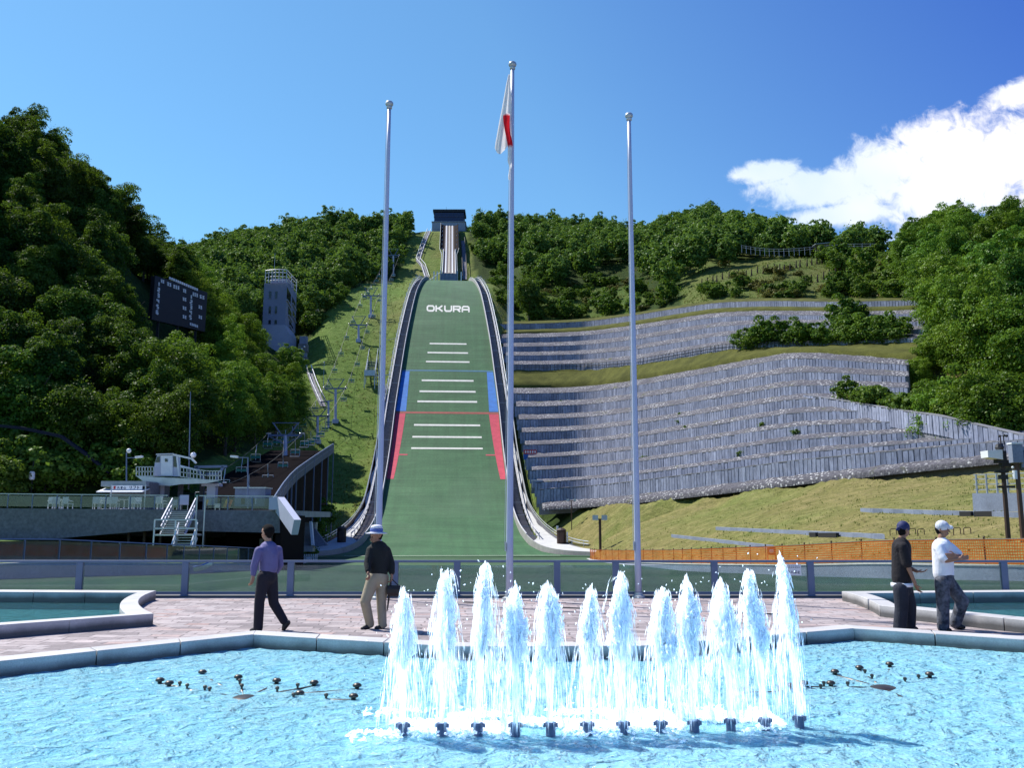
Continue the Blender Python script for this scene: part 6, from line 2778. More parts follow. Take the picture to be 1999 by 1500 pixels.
# lamps of the station forecourt
def lamp(u, vb, vt, Y, label, arm=None, globe=None, hr=.07):
    a = W(u, vb, Y)
    t = W(u, vt, Y)
    r = thing('street_lamp', label, 'street lamp', tuple(a))
    mb = MB()
    mb.tube([a - Vector((0, 0, .2)), t], [hr, hr * .75], 8)
    mb.build('pole', M['steel'], r)
    if globe:
        mb = MB()
        mb.ball(W(globe[0], globe[1], Y), globe[2], 14)
        mb.build('globe', M['white'], r, smooth=True)
    if arm:
        mb = MB()
        mb.beam(W(u, arm[1], Y), W(arm[0], arm[1] - .5, Y), .06)
        mb.build('arm', M['steel'], r)
        mb = MB()
        s_ = 1 if arm[0] > u else -1
        mb.beam(W(arm[0] - 2 * s_, arm[1] - 1, Y), W(arm[0] + 13 * s_, arm[1] - 2.5, Y), .26, .16)
        mb.build('lamp_head', M['white'], r, bevel=.03)


lamp(247, 985, 884, 73, 'street lamp with a round globe and an arm to the right behind the kiosk', (266, 894.5), (251.5, 880.5, .19))
lamp(484, 988, 893, 70, 'street lamp with an arm to the left beside the small shed', (463, 894), None)
r = thing('antenna_mast', 'tall thin mast with a white ball lamp rising behind the station cabin', 'mast', tuple(W(368, 945, 78)))
mb = MB()
mb.tube([W(368, 955, 78), W(372, 765, 78)], [.06, .03], 6)
mb.build('mast_pole', M['steel'], r)
mb = MB()
mb.ball(W(377.5, 889, 77.8), .25, 14)
mb.build('ball_lamp', M['white'], r, smooth=True)
mb = MB()
mb.beam(W(370, 890, 78), W(377, 889, 77.9), .05)
mb.build('lamp_bracket', M['steel'], r)

# shed
a = W(487, 986, 74)
r = thing('shed', 'low grey shed with coloured posters at the foot of the lift ramp', 'shed', tuple(a))
mb = MB()
mb.box(a + Vector((0, .9, .6)), (2.5, 1.8, 1.5))
mb.build('shed_body', M['conc_blue'], r)
mb = MB()
mb.box(a + Vector((0, .9, 1.4)), (2.7, 2.0, .1))
mb.build('roof', M['galv'], r)
for dx, mt in ((-.55, 'rust'), (.28, 'blue'), (.42, 'lav')):
    mb = MB()
    mb.box(a + Vector((dx, -.02, .3)), (.3, .03, .5))
    mb.build('poster', M[mt], r)

# boarding ramp on stilts
RR_ = [(532, 975, 72), (540, 962, 75.5), (552, 944, 81), (566, 927, 88), (580, 914, 95), (610, 893, 108), (634, 877, 119), (650, 867, 127)]
re_ = [W(*q) for q in RR_]
for p in re_:
    p.z -= 1.0
r = thing('lift_ramp', 'dark red boarding ramp on stilts with a double side rail, rising from the lift station', 'ramp', tuple(re_[0]))
mb = MB()
rows = []
for i, p in enumerate(re_):
    t = i / (len(re_) - 1)
    l = p + Vector((-lerp(7.0, 10.0, t), lerp(0, 4, t), lerp(0, .4, t)))
    rows.append([l + Vector((0, 0, -.3)), l, p, p + Vector((0, 0, -.35))])
mb.sweep(rows)
mb.build('ramp_floor', M['ramp_floor'], r)
mb = MB()
for h, w_ in ((1.0, .14), (.45, .14)):
    mb.tube([p + Vector((.05, 0, h)) for p in re_], w_ * .6, 6)
mb.build('side_rail', M['steel'], r)
mb = MB()
mb.sweep([[p + Vector((.08, 0, -.3)), p + Vector((.08, 0, .95)), p + Vector((.12, 0, .95)), p + Vector((.12, 0, -.3))] for p in re_], close=True)
mb.build('side_mesh', M['conc_dark'], r)
mb = MB()
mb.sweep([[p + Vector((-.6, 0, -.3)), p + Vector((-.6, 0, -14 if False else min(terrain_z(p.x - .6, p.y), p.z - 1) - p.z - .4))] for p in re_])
mb.build('under_shade', M['board_dark'], r)  # dark sheet standing in for the shade under the ramp
for i in range(12):
    t = i / 11 * (len(re_) - 1)
    k = min(int(t), len(re_) - 2)
    p = re_[k].lerp(re_[k + 1], t - k)
    z0 = terrain_z(p.x, p.y)
    mb = MB()
    mb.beam((p.x + .1, p.y, min(z0, p.z - 1) - .3), (p.x + .1, p.y, p.z + 1.0), .12)
    mb.build('stilt', M['steel'], r)

# ------------------------------------------------------------------ chairlift
tow = [(557, 903, 849, 826, 122), (620, 866, 812, 797, None), (655, 826, 758, 741, None), (700, 668, 634, 618, None), (724, 620, 577, 562, None), (768, 540, 498, 486, None)]
arms = []
tprev = W(414, 944, 76)
for i, (u, vb, va, vf, Y) in enumerate(tow):
    base = W(u, vb, Y) if Y else ground_at(u, vb, 120)
    Yb = base.y
    top = W(u, va, Yb)
    h = top.z - base.z
    labs = ['nearest chairlift tower, standing on the dark red boarding ramp', 'second chairlift tower, just above the end of the boarding ramp', 'third chairlift tower with a V shaped frame, level with the red landing zone', 'fourth chairlift tower high on the grass beside the bare left flagpole', 'fifth chairlift tower partly behind the left flagpole', 'farthest chairlift tower, in the shade of the wood near the top']
    r = thing('chairlift_tower', labs[i], 'lift tower', tuple(base), 'chairlift towers')
    mb = MB()
    mb.tube([base - Vector((0, 0, 1)), base.lerp(top, .96)], [.34, .26], 10)
    mb.box(base + Vector((0, 0, .3)), (1.2, 1.2, .9))
    mb.build('tower_pole', M['lav'], r)
    mb = MB()
    wA = 2.3
    mb.beam(top + Vector((-wA, 0, -.1)), top + Vector((wA, 0, -.1)), .22, .28)
    fz = W(u, vf, Yb).z - top.z
    for s_ in (-1, 1):
        mb.beam(top + Vector((s_ * .5, 0, -.1)), top + Vector((s_ * 1.75, 0, fz)), .16)
        mb.beam(top + Vector((s_ * .25, 0, -1.2)), top + Vector((s_ * wA, 0, -.2)), .14)
    mb.beam(top + Vector((-1.9, 0, fz)), top + Vector((1.9, 0, fz)), .1)
    mb.build('crossarm', M['steel'], r)
    for s_ in (-1, 1):
        mb = MB()
        for q in (-.9, -.3, .3, .9):
            mb.lathe([(.12, -.04), (.16, 0), (.12, .04)], top + Vector((s_ * wA, q, .12)), 8)
        mb.beam(top + Vector((s_ * wA, -1.1, .0)), top + Vector((s_ * wA, 1.1, .3)), .1)
        mb.build('sheave_train', M['galv'], r)
    arms.append((top + Vector((-wA, 0, .3)), top + Vector((wA, 0, .3))))
# one short extra tower beside the third
base = ground_at(641, 834, 120)
top = W(641, 783, base.y)
r = thing('chairlift_tower', 'plain short mast with a T top just left of the third chairlift tower', 'lift tower', tuple(base), 'chairlift towers')
mb = MB()
mb.tube([base - Vector((0, 0, 1)), top], [.3, .24], 10)
mb.build('tower_pole', M['lav'], r)
mb = MB()
mb.beam(top + Vector((-1.6, 0, -.3)), top + Vector((1.0, 0, .1)), .2)
mb.beam(top + Vector((-.4, 0, -.3)), top + Vector((-1.5, 0, 1.8)), .15)
mb.build('crossarm', M['steel'], r)
sta = S(410, 945, 0)
top_st = ground_at(800, 452, 300) + Vector((0, 0, 4))
lineL = [sta + Vector((-1.6, 0, 0))] + [a[0] for a in arms] + [top_st + Vector((-2, 0, 0))]
lineR = [sta + Vector((1.6, 0, 0))] + [a[1] for a in arms] + [top_st + Vector((2, 0, 0))]


def sagged(line):
    pts = []
    for a, b in zip(line[:-1], line[1:]):
        L = (b - a).length
        for i in range(10):
            t = i / 10
            p = a.lerp(b, t)
            p.z -= L * .018 * 4 * t * (1 - t)
            pts.append(p)
    pts.append(line[-1])
    return pts


def lift_chair_proto():
    root = thing('lift_chair', '', 'lift chair', (0, 0, 0))
    mb = MB()
    mb.tube([(0, 0, 0), (0, .1, -.6), (0, .35, -1.0), (0, .3, -1.9)], .05, 6)
    mb.build('hanger', M['galv'], root, world=False)
    mb = MB()
    mb.box((0, .05, -2.0), (1.15, .5, .09))
    mb.build('seat', M['seat_grey'], root, world=False)
    mb = MB()
    mb.box((0, .33, -1.55), (1.15, .07, .3), 0)
    mb.build('backrest', M['teal'], root, world=False)
    mb = MB()
    for s_ in (-.58, .58):
        mb.tube([(s_, .33, -1.2), (s_, .3, -2.0), (s_, -.3, -2.15)], .035, 5)
    mb.tube([(-.58, .33, -1.2), (.58, .33, -1.2)], .035, 5)
    mb.tube([(-.58, -.3, -2.15), (.58, -.3, -2.15)], .035, 5)
    mb.build('chair_frame', M['galv'], root, world=False)
    return root


cpro = lift_chair_proto()
cpro['label'] = 'empty chairlift chair on the left hand cable, going by the forest edge'
cpro['group'] = 'chairs on the left lift cable'
first = True
for side, line in ((0, lineL), (1, lineR)):
    pts = sagged(line)
    r = thing('lift_cable', 'left' if side == 0 else 'right', 'cable', tuple(pts[0]))
    r['label'] = ('left' if side == 0 else 'right') + ' hand cable of the chairlift beside the ski jump'
    mb = MB()
    mb.tube(pts, .03, 5)
    mb.build('cable', M['dark'], r)
    d, nxt_ = 0.0, 5.0 + 4.0 * side
    for a, b in zip(pts[:-1], pts[1:]):
        L = (b - a).length
        while d + L > nxt_:
            p = a.lerp(b, (nxt_ - d) / L)
            nxt_ += 10.5
            if p.y > 300:
                continue
            if first:
                c = cpro
                first = False
            else:
                c = copy_tree(cpro)
            c.location = p
            c.rotation_euler = (0, 0, .07 + (0 if side else math.pi))
            if side:
                c['label'] = 'empty chairlift chair on the right hand cable, nearer to the ski jump'
                c['group'] = 'chairs on the right lift cable'
        d += L

# ------------------------------------------------------------------ judges' tower
Yt = 222.0
x0, x1 = W(512, 640, Yt).x, W(556.5, 640, Yt).x
z_top, z_mid, z_bot = W(534, 553, Yt).z, W(534, 635, Yt).z, W(534, 700, Yt).z
r = thing('judges_tower', 'tall grey judges tower with paired windows and a white railed roof', 'tower', ((x0 + x1) / 2, Yt + 5, z_bot))
D_ = 10.5
mb = MB()
mb.box(((x0 + x1) / 2, Yt + D_ / 2, (z_top + z_mid) / 2), (x1 - x0, D_, z_top - z_mid))
mb.build('tower_shaft', M['tower_grey'], r)
mb = MB()
prof = [(x0 - .15, z_mid), (x1 + .12, z_mid), (x1 + .9, z_mid - 2.0), (x1 + .9, z_bot + 3.0), (x1 + .1, z_bot + 1.0), (x1 - 1.5, z_bot - 1), (x0 - .15, z_bot - 1)]
a = [Vector((x, Yt - .15, z)) for x, z in prof]
b = [Vector((x, Yt + D_ - 2, z)) for x, z in prof]
n = len(a)
mb.add(a + b, [tuple(range(n)), tuple(range(2 * n - 1, n - 1, -1))] + [(i, n + i, n + (i + 1) % n, (i + 1) % n) for i in range(n)])
mb.build('tower_base', M['tower_pale'], r, recalc=True)
mb = MB()
mb.box((x1 - 1.0, Yt + D_ - 3, z_bot - 2), (3.0, 6, 7))
mb.build('rear_foot', M['conc_blue'], r)
for (va, vb) in ((569, 583), (598, 612), (625, 633)):
    for (ua, ub) in ((525, 530), (537, 542)):
        k = (va - 569) * -.02
        p0, p1 = W(ua + k, vb, Yt), W(ub + k, va, Yt)
        f = MB()
        f.box(((p0.x + p1.x) / 2, Yt - .03, (p0.z + p1.z) / 2), (p1.x - p0.x, .05, p1.z - p0.z))
        w = f.build('window', M['window_dark'], r)
        s_ = MB()
        s_.box(((p0.x + p1.x) / 2, Yt - .06, p0.z - .06), (p1.x - p0.x + .2, .14, .1))
        s_.build('sill', M['tower_grey'], w)
# stepped judges' boxes on the right-hand face
for k, (za, zb, ya, yb) in enumerate(((.62, .92, .3, 4.5), (.66, .82, 6.0, 9.5), (.30, .50, 2.4, 6.0), (.36, .52, 7.0, 9.8), (.08, .2, 4.0, 8.0))):
    za, zb = lerp(z_mid, z_top, za), lerp(z_mid, z_top, zb)
    mb = MB()
    mb.add([(x1 + .03, Yt + ya, za), (x1 + .03, Yt + yb, za - 1.0), (x1 + .03, Yt + yb, zb - 1.0), (x1 + .03, Yt + ya, zb), (x1 - .1, Yt + ya, za), (x1 - .1, Yt + yb, za - 1.0), (x1 - .1, Yt + yb, zb - 1.0), (x1 - .1, Yt + ya, zb)],
           [(0, 1, 2, 3), (7, 6, 5, 4), (4, 5, 1, 0), (5, 6, 2, 1), (6, 7, 3, 2), (7, 4, 0, 3)])
    mb.build('side_window', M['window_dark'], r, recalc=True)
    mb = MB()
    mb.beam((x1 + .2, Yt + ya - .2, za - .15), (x1 + .2, Yt + yb + .2, za - 1.15), .35, .25)
    mb.build('side_ledge', M['tower_pale'], r)
# curved roof railing
mb = MB()
arc = []
for i in range(13):
    t = i / 12
    arc.append(Vector((lerp(x0 + .3, x1 + .1, t), Yt - .25 - 1.0 * math.sin(math.pi * min(1, t * .8)), z_top)))
arc += [Vector((x1 + .15, Yt + q, z_top)) for q in (1.5, 4, 7, 9.5)]
for h in (3.3, 2.5, 1.5, .5):
    mb.tube([p + Vector((0, 0, h)) for p in arc], .1 if h > 2 else .07, 5)
for i in range(0, len(arc), 2):
    mb.beam(arc[i] + Vector((0, 0, -.1)), arc[i] + Vector((0, 0, 3.3)), .14)
mb.build('roof_railing', M['white'], r)
mb = MB()
mb.box(((x0 + x1) / 2 + .4, Yt + 5, z_top + .9), (x1 - x0 - 1.2, 6, 1.8))
mb.build('roof_hut', M['tower_grey'], r)
mb = MB()
mb.tube([(x0 + 1.6, Yt + 3, z_top), (x0 + 1.6, Yt + 3, z_top + 9)], .05, 5)
mb.build('antenna', M['galv'], r)
# equipment pillar beside the tower
p = ground_at(592, 726, 150)
r = thing('equipment_pillar', 'dark slender equipment pillar with bright lamps beside the judges tower', 'pillar', tuple(p))
mb = MB()
mb.box(p + Vector((-.3, .6, 4.2)), (1.7, 1.5, 9.0))
mb.build('pillar_body', M['conc_blue'], r)
for h in (1.6, 4.8):
    mb = MB()
    mb.box(p + Vector((-.3, .5, h + 1)), (2.1, 1.9, 1.9))
    mb.build('equipment_box', M['conc_dark'], r)
    for dx in (-.4, .2):
        mb = MB()
        mb.ball(p + Vector((dx, -.65, h + 1 + dx)), .24, 8)
        mb.build('lamp', M['white'], r)

# ------------------------------------------------------------------ scoreboard
TL, TR, BL, BR = W(303, 538, 138), W(405, 571, 150), W(296, 624, 138), W(400, 648, 150)
r = thing('scoreboard', 'large black scoreboard with white figures in the dark hillside wood', 'scoreboard', tuple((BL + BR) / 2 - Vector((0, 0, 4))))
nrm = (TR - TL).cross(BL - TL).normalized()
if nrm.y > 0:
    nrm = -nrm
mb = MB()
mb.add([TL, TR, BR, BL] + [q - nrm * .8 for q in (TL, TR, BR, BL)], [(0, 1, 2, 3), (7, 6, 5, 4), (4, 5, 1, 0), (5, 6, 2, 1), (6, 7, 3, 2), (7, 4, 0, 3)])
M['board_black'] = simple('black display board', (0.012, 0.014, 0.02), 0.5)
mb.build('board', M['board_black'], r, recalc=True)
mb = MB()
for t in (.15, .5, .85):
    q = BL.lerp(BR, t) - nrm * .4
    mb.beam(q + Vector((0, 0, -9)), q + Vector((0, 0, .5)), .35)
mb.build('board_post', M['dark'], r)


def bp(u, v):
    """point on the board seen at (u, v)"""
    d = Vector(ray(u, v))
    o_ = Vector((0, 0, CAMZ))
    t = (TL - o_).dot(nrm) / d.dot(nrm)
    return o_ + d * t + nrm * .06


SEG = {'1': [(.5, 0, .5, 1)], '2': [(0, 1, 1, 1), (1, 1, 1, .5), (1, .5, 0, .5), (0, .5, 0, 0), (0, 0, 1, 0)], '3': [(0, 1, 1, 1), (1, 1, 1, 0), (0, .5, 1, .5), (0, 0, 1, 0)],
       '4': [(0, 1, 0, .5), (0, .5, 1, .5), (1, 1, 1, 0)], '5': [(1, 1, 0, 1), (0, 1, 0, .5), (0, .5, 1, .5), (1, .5, 1, 0), (1, 0, 0, 0)], '6': [(1, 1, 0, 1), (0, 1, 0, 0), (0, 0, 1, 0), (1, 0, 1, .5), (1, .5, 0, .5)]}
mb = MB()


def digit(ch, u, v, w, h, th=.16):
    for (a, b, c, d) in SEG[ch]:
        mb.beam(bp(u + a * w, v - b * h + a * w * .32), bp(u + c * w, v - d * h + c * w * .32), th, th)


for i, ch in enumerate('123456'):
    digit(ch, 308.3 - i * .75, 558 + i * 11.0, 3.0, 7.0)
for i, ch in enumerate('12345'):
    digit(ch, 371.5 - i * .5, 583 + i * 10.0, 3.0, 7.0)
rs = random.Random(9)


def marks(u0, v0, u1, v1, n, h):
    """small upright strokes that read as a line of characters"""
    for i in range(n):
        t = (i + .5) / n
        u, v = lerp(u0, u1, t), lerp(v0, v1, t)
        w = (u1 - u0) / n * .62
        for q in range(3):
            vv = v - h / 2 + h * q / 2
            mb.beam(bp(u - w / 2, vv), bp(u + w / 2, vv + w * .32), .12, .12)
        mb.beam(bp(u + rs.uniform(-.3, .3) * w, v - h / 2), bp(u + rs.uniform(-.3, .3) * w, v + h / 2), .12, .12)


marks(329, 542, 386, 566, 14, 3.4)
marks(313, 548, 320, 550.5, 2, 5)
marks(325, 553.5, 334, 556.5, 2, 5.5)
marks(337, 558.5, 350, 562.5, 3, 5.5)
marks(356.5, 566.5, 363, 569, 2, 5.5)
for v in (584, 601.5, 618.5):
    marks(355.5, v - 1, 363.5, v + 1.5, 2, 5)
marks(375, 573.5, 386, 577, 3, 5.5)
marks(388.5, 578, 399, 581.5, 2, 5.5)
for v in (599.5, 619):
    marks(386.5, v - 1, 394, v + 1.5, 2, 5)
marks(369.5, 632, 386, 637.5, 5, 3.6)
mb.build('lettering', M['white'], r)

M['drain'] = simple('dark bluish concrete', (0.022, 0.027, 0.042), 0.95, spec=.05)  # even dark blue-grey colour
# concrete drain stepping down the left bank
pix = [(-30, 828), (40, 835), (80, 843), (120, 852), (160, 880), (190, 903), (218, 925)]
pts = []
for i in range(len(pix) - 1):
    for j in range(6):
        t = j / 6
        pts.append(W(lerp(pix[i][0], pix[i + 1][0], t), lerp(pix[i][1], pix[i + 1][1], t), lerp(88.5, 90, i / 6)))
r = thing('concrete_drain', 'narrow concrete drain running down the dark bank at the left edge', 'drain', tuple(pts[0]))
mb = MB()
mb.sweep([[p + Vector((0, -.3, -.2)), p + Vector((0, -.3, .1)), p + Vector((0, .3, .12)), p + Vector((0, .3, -.2))] for p in pts], close=True)
mb.build('drain_channel', M['drain'], r, recalc=True)
# white sign on the dark bank
c = W(62.5, 929, 87)
r = thing('bank_lamp', 'small white lamp box hanging in the dark under the left bank', 'lamp', tuple(c))
mb = MB()
mb.lathe([(.2, -.4), (.26, -.3), (.26, .25), (.18, .4), (.02, .42)], c, 10)
mb.build('lamp_shade', M['white'], r)
mb = MB()
mb.tube([c + Vector((0, .05, .4)), c + Vector((0, .05, 1.4))], .04, 5)
mb.tube([c + Vector((0, .1, -4)), c + Vector((0, .1, 1.4))], .05, 5)
mb.build('lamp_post', M['dark'], r)
# banners low on the bank behind the rim fence
for (u0, u1, v0, v1, mt, lab) in ((0, 105, 1062, 1088, 'brown', 'faded brown banner on the bank behind the left glass fence'), (128, 152, 1068, 1090, 'red', 'faded red banner on the bank behind the left glass fence'), (155, 190, 1068, 1092, 'conc_light', 'pale banner on the bank behind the left glass fence'), (190, 232, 1064, 1088, 'conc', 'grey banner at the right of the row on the bank behind the left glass fence')):
    a, b = W(u0, v1, 52), W(u1, v0, 52)
    r = thing('banner', lab, 'banner', ((a.x + b.x) / 2, 52, a.z))
    mb = MB()
    nx_ = 8
    rows = [[(lerp(a.x, b.x, i / nx_), 52 + .06 * math.sin(i * 1.9), a.z), (lerp(a.x, b.x, i / nx_), 52 + .06 * math.sin(i * 1.9 + 1), b.z), (lerp(a.x, b.x, i / nx_), 52.03 + .06 * math.sin(i * 1.9 + 1), b.z), (lerp(a.x, b.x, i / nx_), 52.03 + .06 * math.sin(i * 1.9), a.z)] for i in range(nx_ + 1)]
    mb.sweep(rows, close=True)
    mb.build('banner_cloth', M[mt], r)
    for x in (a.x, b.x):
        mb = MB()
        mb.beam((x, 52.1, a.z - .8), (x, 52.1, b.z + .1), .06)
        mb.build('banner_post', M['galv'], r)
# overturned white boat-like shell by the outrun wall
c = G(397, 1115, -.95)
c = W(397, 1108, 49)
r = thing('rescue_sled', 'white and blue boat shaped sled lying against the outrun wall', 'sled', (c.x, c.y, c.z - .3))
rows = []
for i in range(11):
    t = i / 10
    w = .30 * math.sin(math.pi * min(1, .12 + t * .95)) ** .6
    x = c.x - .48 + .96 * t
    zb = c.z - .22 + .34 * t ** 2
    rows.append([(x, c.y - w, zb + .22), (x, c.y - w * .6, zb), (x, c.y + w * .6, zb), (x, c.y + w, zb + .22)])
mb = MB()
mb.sweep(rows)
mb.build('hull', M['white'], r, smooth=True)
mb = MB()
mb.sweep([[(q[0][0], q[0][1] - .02, q[0][2]), (q[0][0], q[0][1] - .02, q[0][2] + .07), (q[3][0], q[3][1] + .02, q[3][2] + .07), (q[3][0], q[3][1] + .02, q[3][2])] for q in [[list(p) for p in row] for row in rows]])
mb.build('side_strip', M['blue'], r, smooth=True)
# ------------------------------------------------------------------ trees
def leaf_mat(name, c_dark, c_mid, c_light, trans=0.35, tcol=(0.16, 0.26, 0.02)):
    m, nt, out = new_mat(name)
    g = node(nt, 'ShaderNodeNewGeometry')
    oi = node(nt, 'ShaderNodeObjectInfo')
    n1 = noise_tex(nt, 0.11, 3, 0.5, g.outputs['Position'])
    a = node(nt, 'ShaderNodeMath', operation='MULTIPLY')
    a.inputs[1].default_value = 0.5
    link(nt, g.outputs['Random Per Island'], a.inputs[0])
    b = node(nt, 'ShaderNodeMath', operation='MULTIPLY_ADD')
    b.inputs[1].default_value = 0.32
    link(nt, oi.outputs['Random'], b.inputs[0])
    link(nt, a.outputs[0], b.inputs[2])
    c = node(nt, 'ShaderNodeMath', operation='MULTIPLY_ADD')
    c.inputs[1].default_value = 0.45
    link(nt, n1.outputs['Fac'], c.inputs[0])
    link(nt, b.outputs[0], c.inputs[2])
    col = ramp(nt, c.outputs[0], [(0.25, c_dark), (0.6, c_mid), (0.95, c_light)])
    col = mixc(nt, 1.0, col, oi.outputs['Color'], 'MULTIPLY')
    df = node(nt, 'ShaderNodeBsdfDiffuse')
    link(nt, col, df.inputs[0])
    tl = node(nt, 'ShaderNodeBsdfTranslucent')
    tc_ = mixc(nt, 0.6, col, tcol)
    link(nt, tc_, tl.inputs[0])
    gl = node(nt, 'ShaderNodeBsdfGlossy')
    gl.inputs['Roughness'].default_value = 0.45
    gl.inputs['Color'].default_value = (1, 1, 1, 1)
    m1 = node(nt, 'ShaderNodeMixShader')
    m1.inputs[0].default_value = trans
    link(nt, df.outputs[0], m1.inputs[1])
    link(nt, tl.outputs[0], m1.inputs[2])
    m2 = node(nt, 'ShaderNodeMixShader')
    m2.inputs[0].default_value = 0.012
    link(nt, m1.outputs[0], m2.inputs[1])
    link(nt, gl.outputs[0], m2.inputs[2])
    link(nt, m2.outputs[0], out.inputs[0])
    return m


M['leaf'] = leaf_mat('broadleaf foliage', (0.030, 0.075, 0.008), (0.066, 0.142, 0.015), (0.135, 0.225, 0.024))
M['leaf_far'] = leaf_mat('hill forest foliage', (0.045, 0.100, 0.020), (0.082, 0.165, 0.030), (0.135, 0.225, 0.042))
M['leaf_shrub'] = leaf_mat('shrub foliage', (0.048, 0.095, 0.012), (0.085, 0.155, 0.02), (0.15, 0.225, 0.03))
M['leaf_dry'] = leaf_mat('dry shrub foliage', (0.075, 0.085, 0.02), (0.13, 0.14, 0.035), (0.2, 0.185, 0.06), tcol=(.2, .2, .04))
M['bark'] = simple('grey brown bark', (0.095, 0.08, 0.065), 0.9, var=0.5, scale=1.5, stretch=(4, 4, 1))


def crown_arrays(seed, R, z0, z1, nclump, nleaf, size, low=0.15, conic=0.0):
    """leaf clumps through an uneven broadleaf crown; returns (V, F)"""
    r = np.random.default_rng(seed)
    cz = (z0 + z1) / 2
    hz = (z1 - z0) / 2
    Vs = []
    per = max(6, nleaf // nclump)
    lop = r.normal(0, 0.18, 2)
    sd0 = float(seed) * 3.7

    def lobe(v):
        return 1.0 + 0.75 * mnoise.noise(Vector((v[0] * 1.5 + sd0, v[1] * 1.5, v[2] * 1.5)))
    for c in range(nclump):
        d = r.normal(size=3)
        d /= np.linalg.norm(d)
        d[2] = d[2] * 0.9 + 0.12
        rr = r.uniform(0.3, 0.9) ** 0.6 * lobe(d)
        p = np.array([d[0] * R * rr, d[1] * R * rr, cz + d[2] * hz * rr])
        p[:2] += lop * R * (p[2] - z0) / (z1 - z0)
        t = (p[2] - z0) / (z1 - z0)
        p[:2] *= 1.0 - conic * t
        cr = R * r.uniform(0.13, 0.34) * (1.0 - 0.4 * conic * t)
        n = r.normal(size=(per, 3))
        n /= np.linalg.norm(n, axis=1)[:, None]
        n[:, 2] = np.where(n[:, 2] < -0.35, -n[:, 2], n[:, 2])
        q = p + n * cr * r.uniform(0.72, 1.08, (per, 1)) * np.array([1.0, 1.0, 0.78])
        nn = n + r.normal(0, 0.42, (per, 3)) + np.array([0, 0, 0.25])
        nn /= np.linalg.norm(nn, axis=1)[:, None]
        ref = r.normal(size=(per, 3))
        a = np.cross(nn, ref)
        a /= np.linalg.norm(a, axis=1)[:, None]
        b = np.cross(nn, a)
        s = size * r.uniform(0.55, 1.25, (per, 1))
        k = r.uniform(0.55, 0.95, (per, 1))
        quad = np.stack([q - a * s * 0.5, q + b * s * 0.5 * k, q + a * s * 0.5, q - b * s * 0.5 * k], axis=1)
        Vs.append(quad.reshape(-1, 3))
    # loose sprays between the clumps soften the outline
    n = int(nleaf * .3)
    d = r.normal(size=(n, 3))
    d /= np.linalg.norm(d, axis=1)[:, None]
    rr = r.uniform(.5, 1.0, (n, 1)) * np.array([lobe(v) for v in d])[:, None]
    q = d * rr * np.array([R, R, hz]) * .95 + np.array([0, 0, cz])
    tt = (q[:, 2:3] - z0) / (z1 - z0)
    q[:, :2] = q[:, :2] * (1 - conic * tt) + lop * R * tt
    nn = d + r.normal(0, .6, (n, 3)) + np.array([0, 0, .3])
    nn /= np.linalg.norm(nn, axis=1)[:, None]
    a = np.cross(nn, r.normal(size=(n, 3)))
    a /= np.linalg.norm(a, axis=1)[:, None]
    b = np.cross(nn, a)
    s = size * r.uniform(.5, 1.1, (n, 1))
    Vs.append(np.stack([q - a * s * .5, q + b * s * .4, q + a * s * .5, q - b * s * .4], axis=1).reshape(-1, 3))
    V = np.concatenate(Vs)
    F = np.arange(len(V)).reshape(-1, 4)
    return V, F


def trunk_mb(seed, h, R, z0, r0):
    rr = random.Random(seed)
    mb = MB()
    lean = (rr.uniform(-.3, .3), rr.uniform(-.3, .3))
    pts = [Vector((lean[0] * t, lean[1] * t, -1.0 + (h + 1.0) * t)) for t in (0, .25, .5, .75, 1)]
    mb.tube(pts, [r0 * 1.25, r0, r0 * .8, r0 * .55, r0 * .2], 7)
    for k in range(6):
        a = rr.uniform(0, 6.28)
        zb = lerp(z0 * 0.8, h * .75, rr.random())
        L = R * rr.uniform(.5, .85)
        p = Vector((lean[0] * zb / h, lean[1] * zb / h, zb))
        mb.tube([p, p + Vector((math.cos(a) * L * .5, math.sin(a) * L * .5, L * .35)), p + Vector((math.cos(a) * L, math.sin(a) * L, L * .8))], [r0 * .42, r0 * .28, r0 * .1], 5)
    return mb


def tree_proto(seed, h, R, z0, nclump, nleaf, size, mat, conic=0.0):
    V, F = crown_arrays(seed, R, z0, h, nclump, nleaf, size, conic=conic)
    o = np_mesh('crown', V, F, mat)
    t = trunk_mb(seed, h * .8, R, z0, 0.05 + h * 0.014).build('trunk', M['bark'])
    me_c, me_t = o.data, t.data
    bpy.data.objects.remove(o)
    bpy.data.objects.remove(t)
    return (me_t, me_c, h, R)


NEAR = [tree_proto(100 + i, h, R, z0, nc, nl, sz, M['leaf'], cn) for i, (h, R, z0, nc, nl, sz, cn) in enumerate((
    (12.0, 4.2, 1.8, 110, 21000, .27, .1), (10.5, 3.9, 1.2, 96, 19000, .26, .0), (13.0, 4.4, 2.0, 120, 22000, .28, .25), (11.0, 3.5, 1.4, 90, 17000, .25, .2), (9.5, 4.0, .9, 96, 18000, .26, .0), (12.5, 3.7, 1.6, 100, 19000, .26, .35)))]
MIDT = [tree_proto(200 + i, h, R, z0, nc, nl, sz, M['leaf_far'], cn) for i, (h, R, z0, nc, nl, sz, cn) in enumerate((
    (11.0, 4.2, 1.6, 80, 8000, .42, .1), (10.0, 4.4, 1.2, 76, 7600, .42, .0), (12.0, 4.0, 1.8, 84, 8000, .42, .3), (9.0, 3.9, 1.0, 70, 7000, .40, .0)))]


rt = random.Random(21)


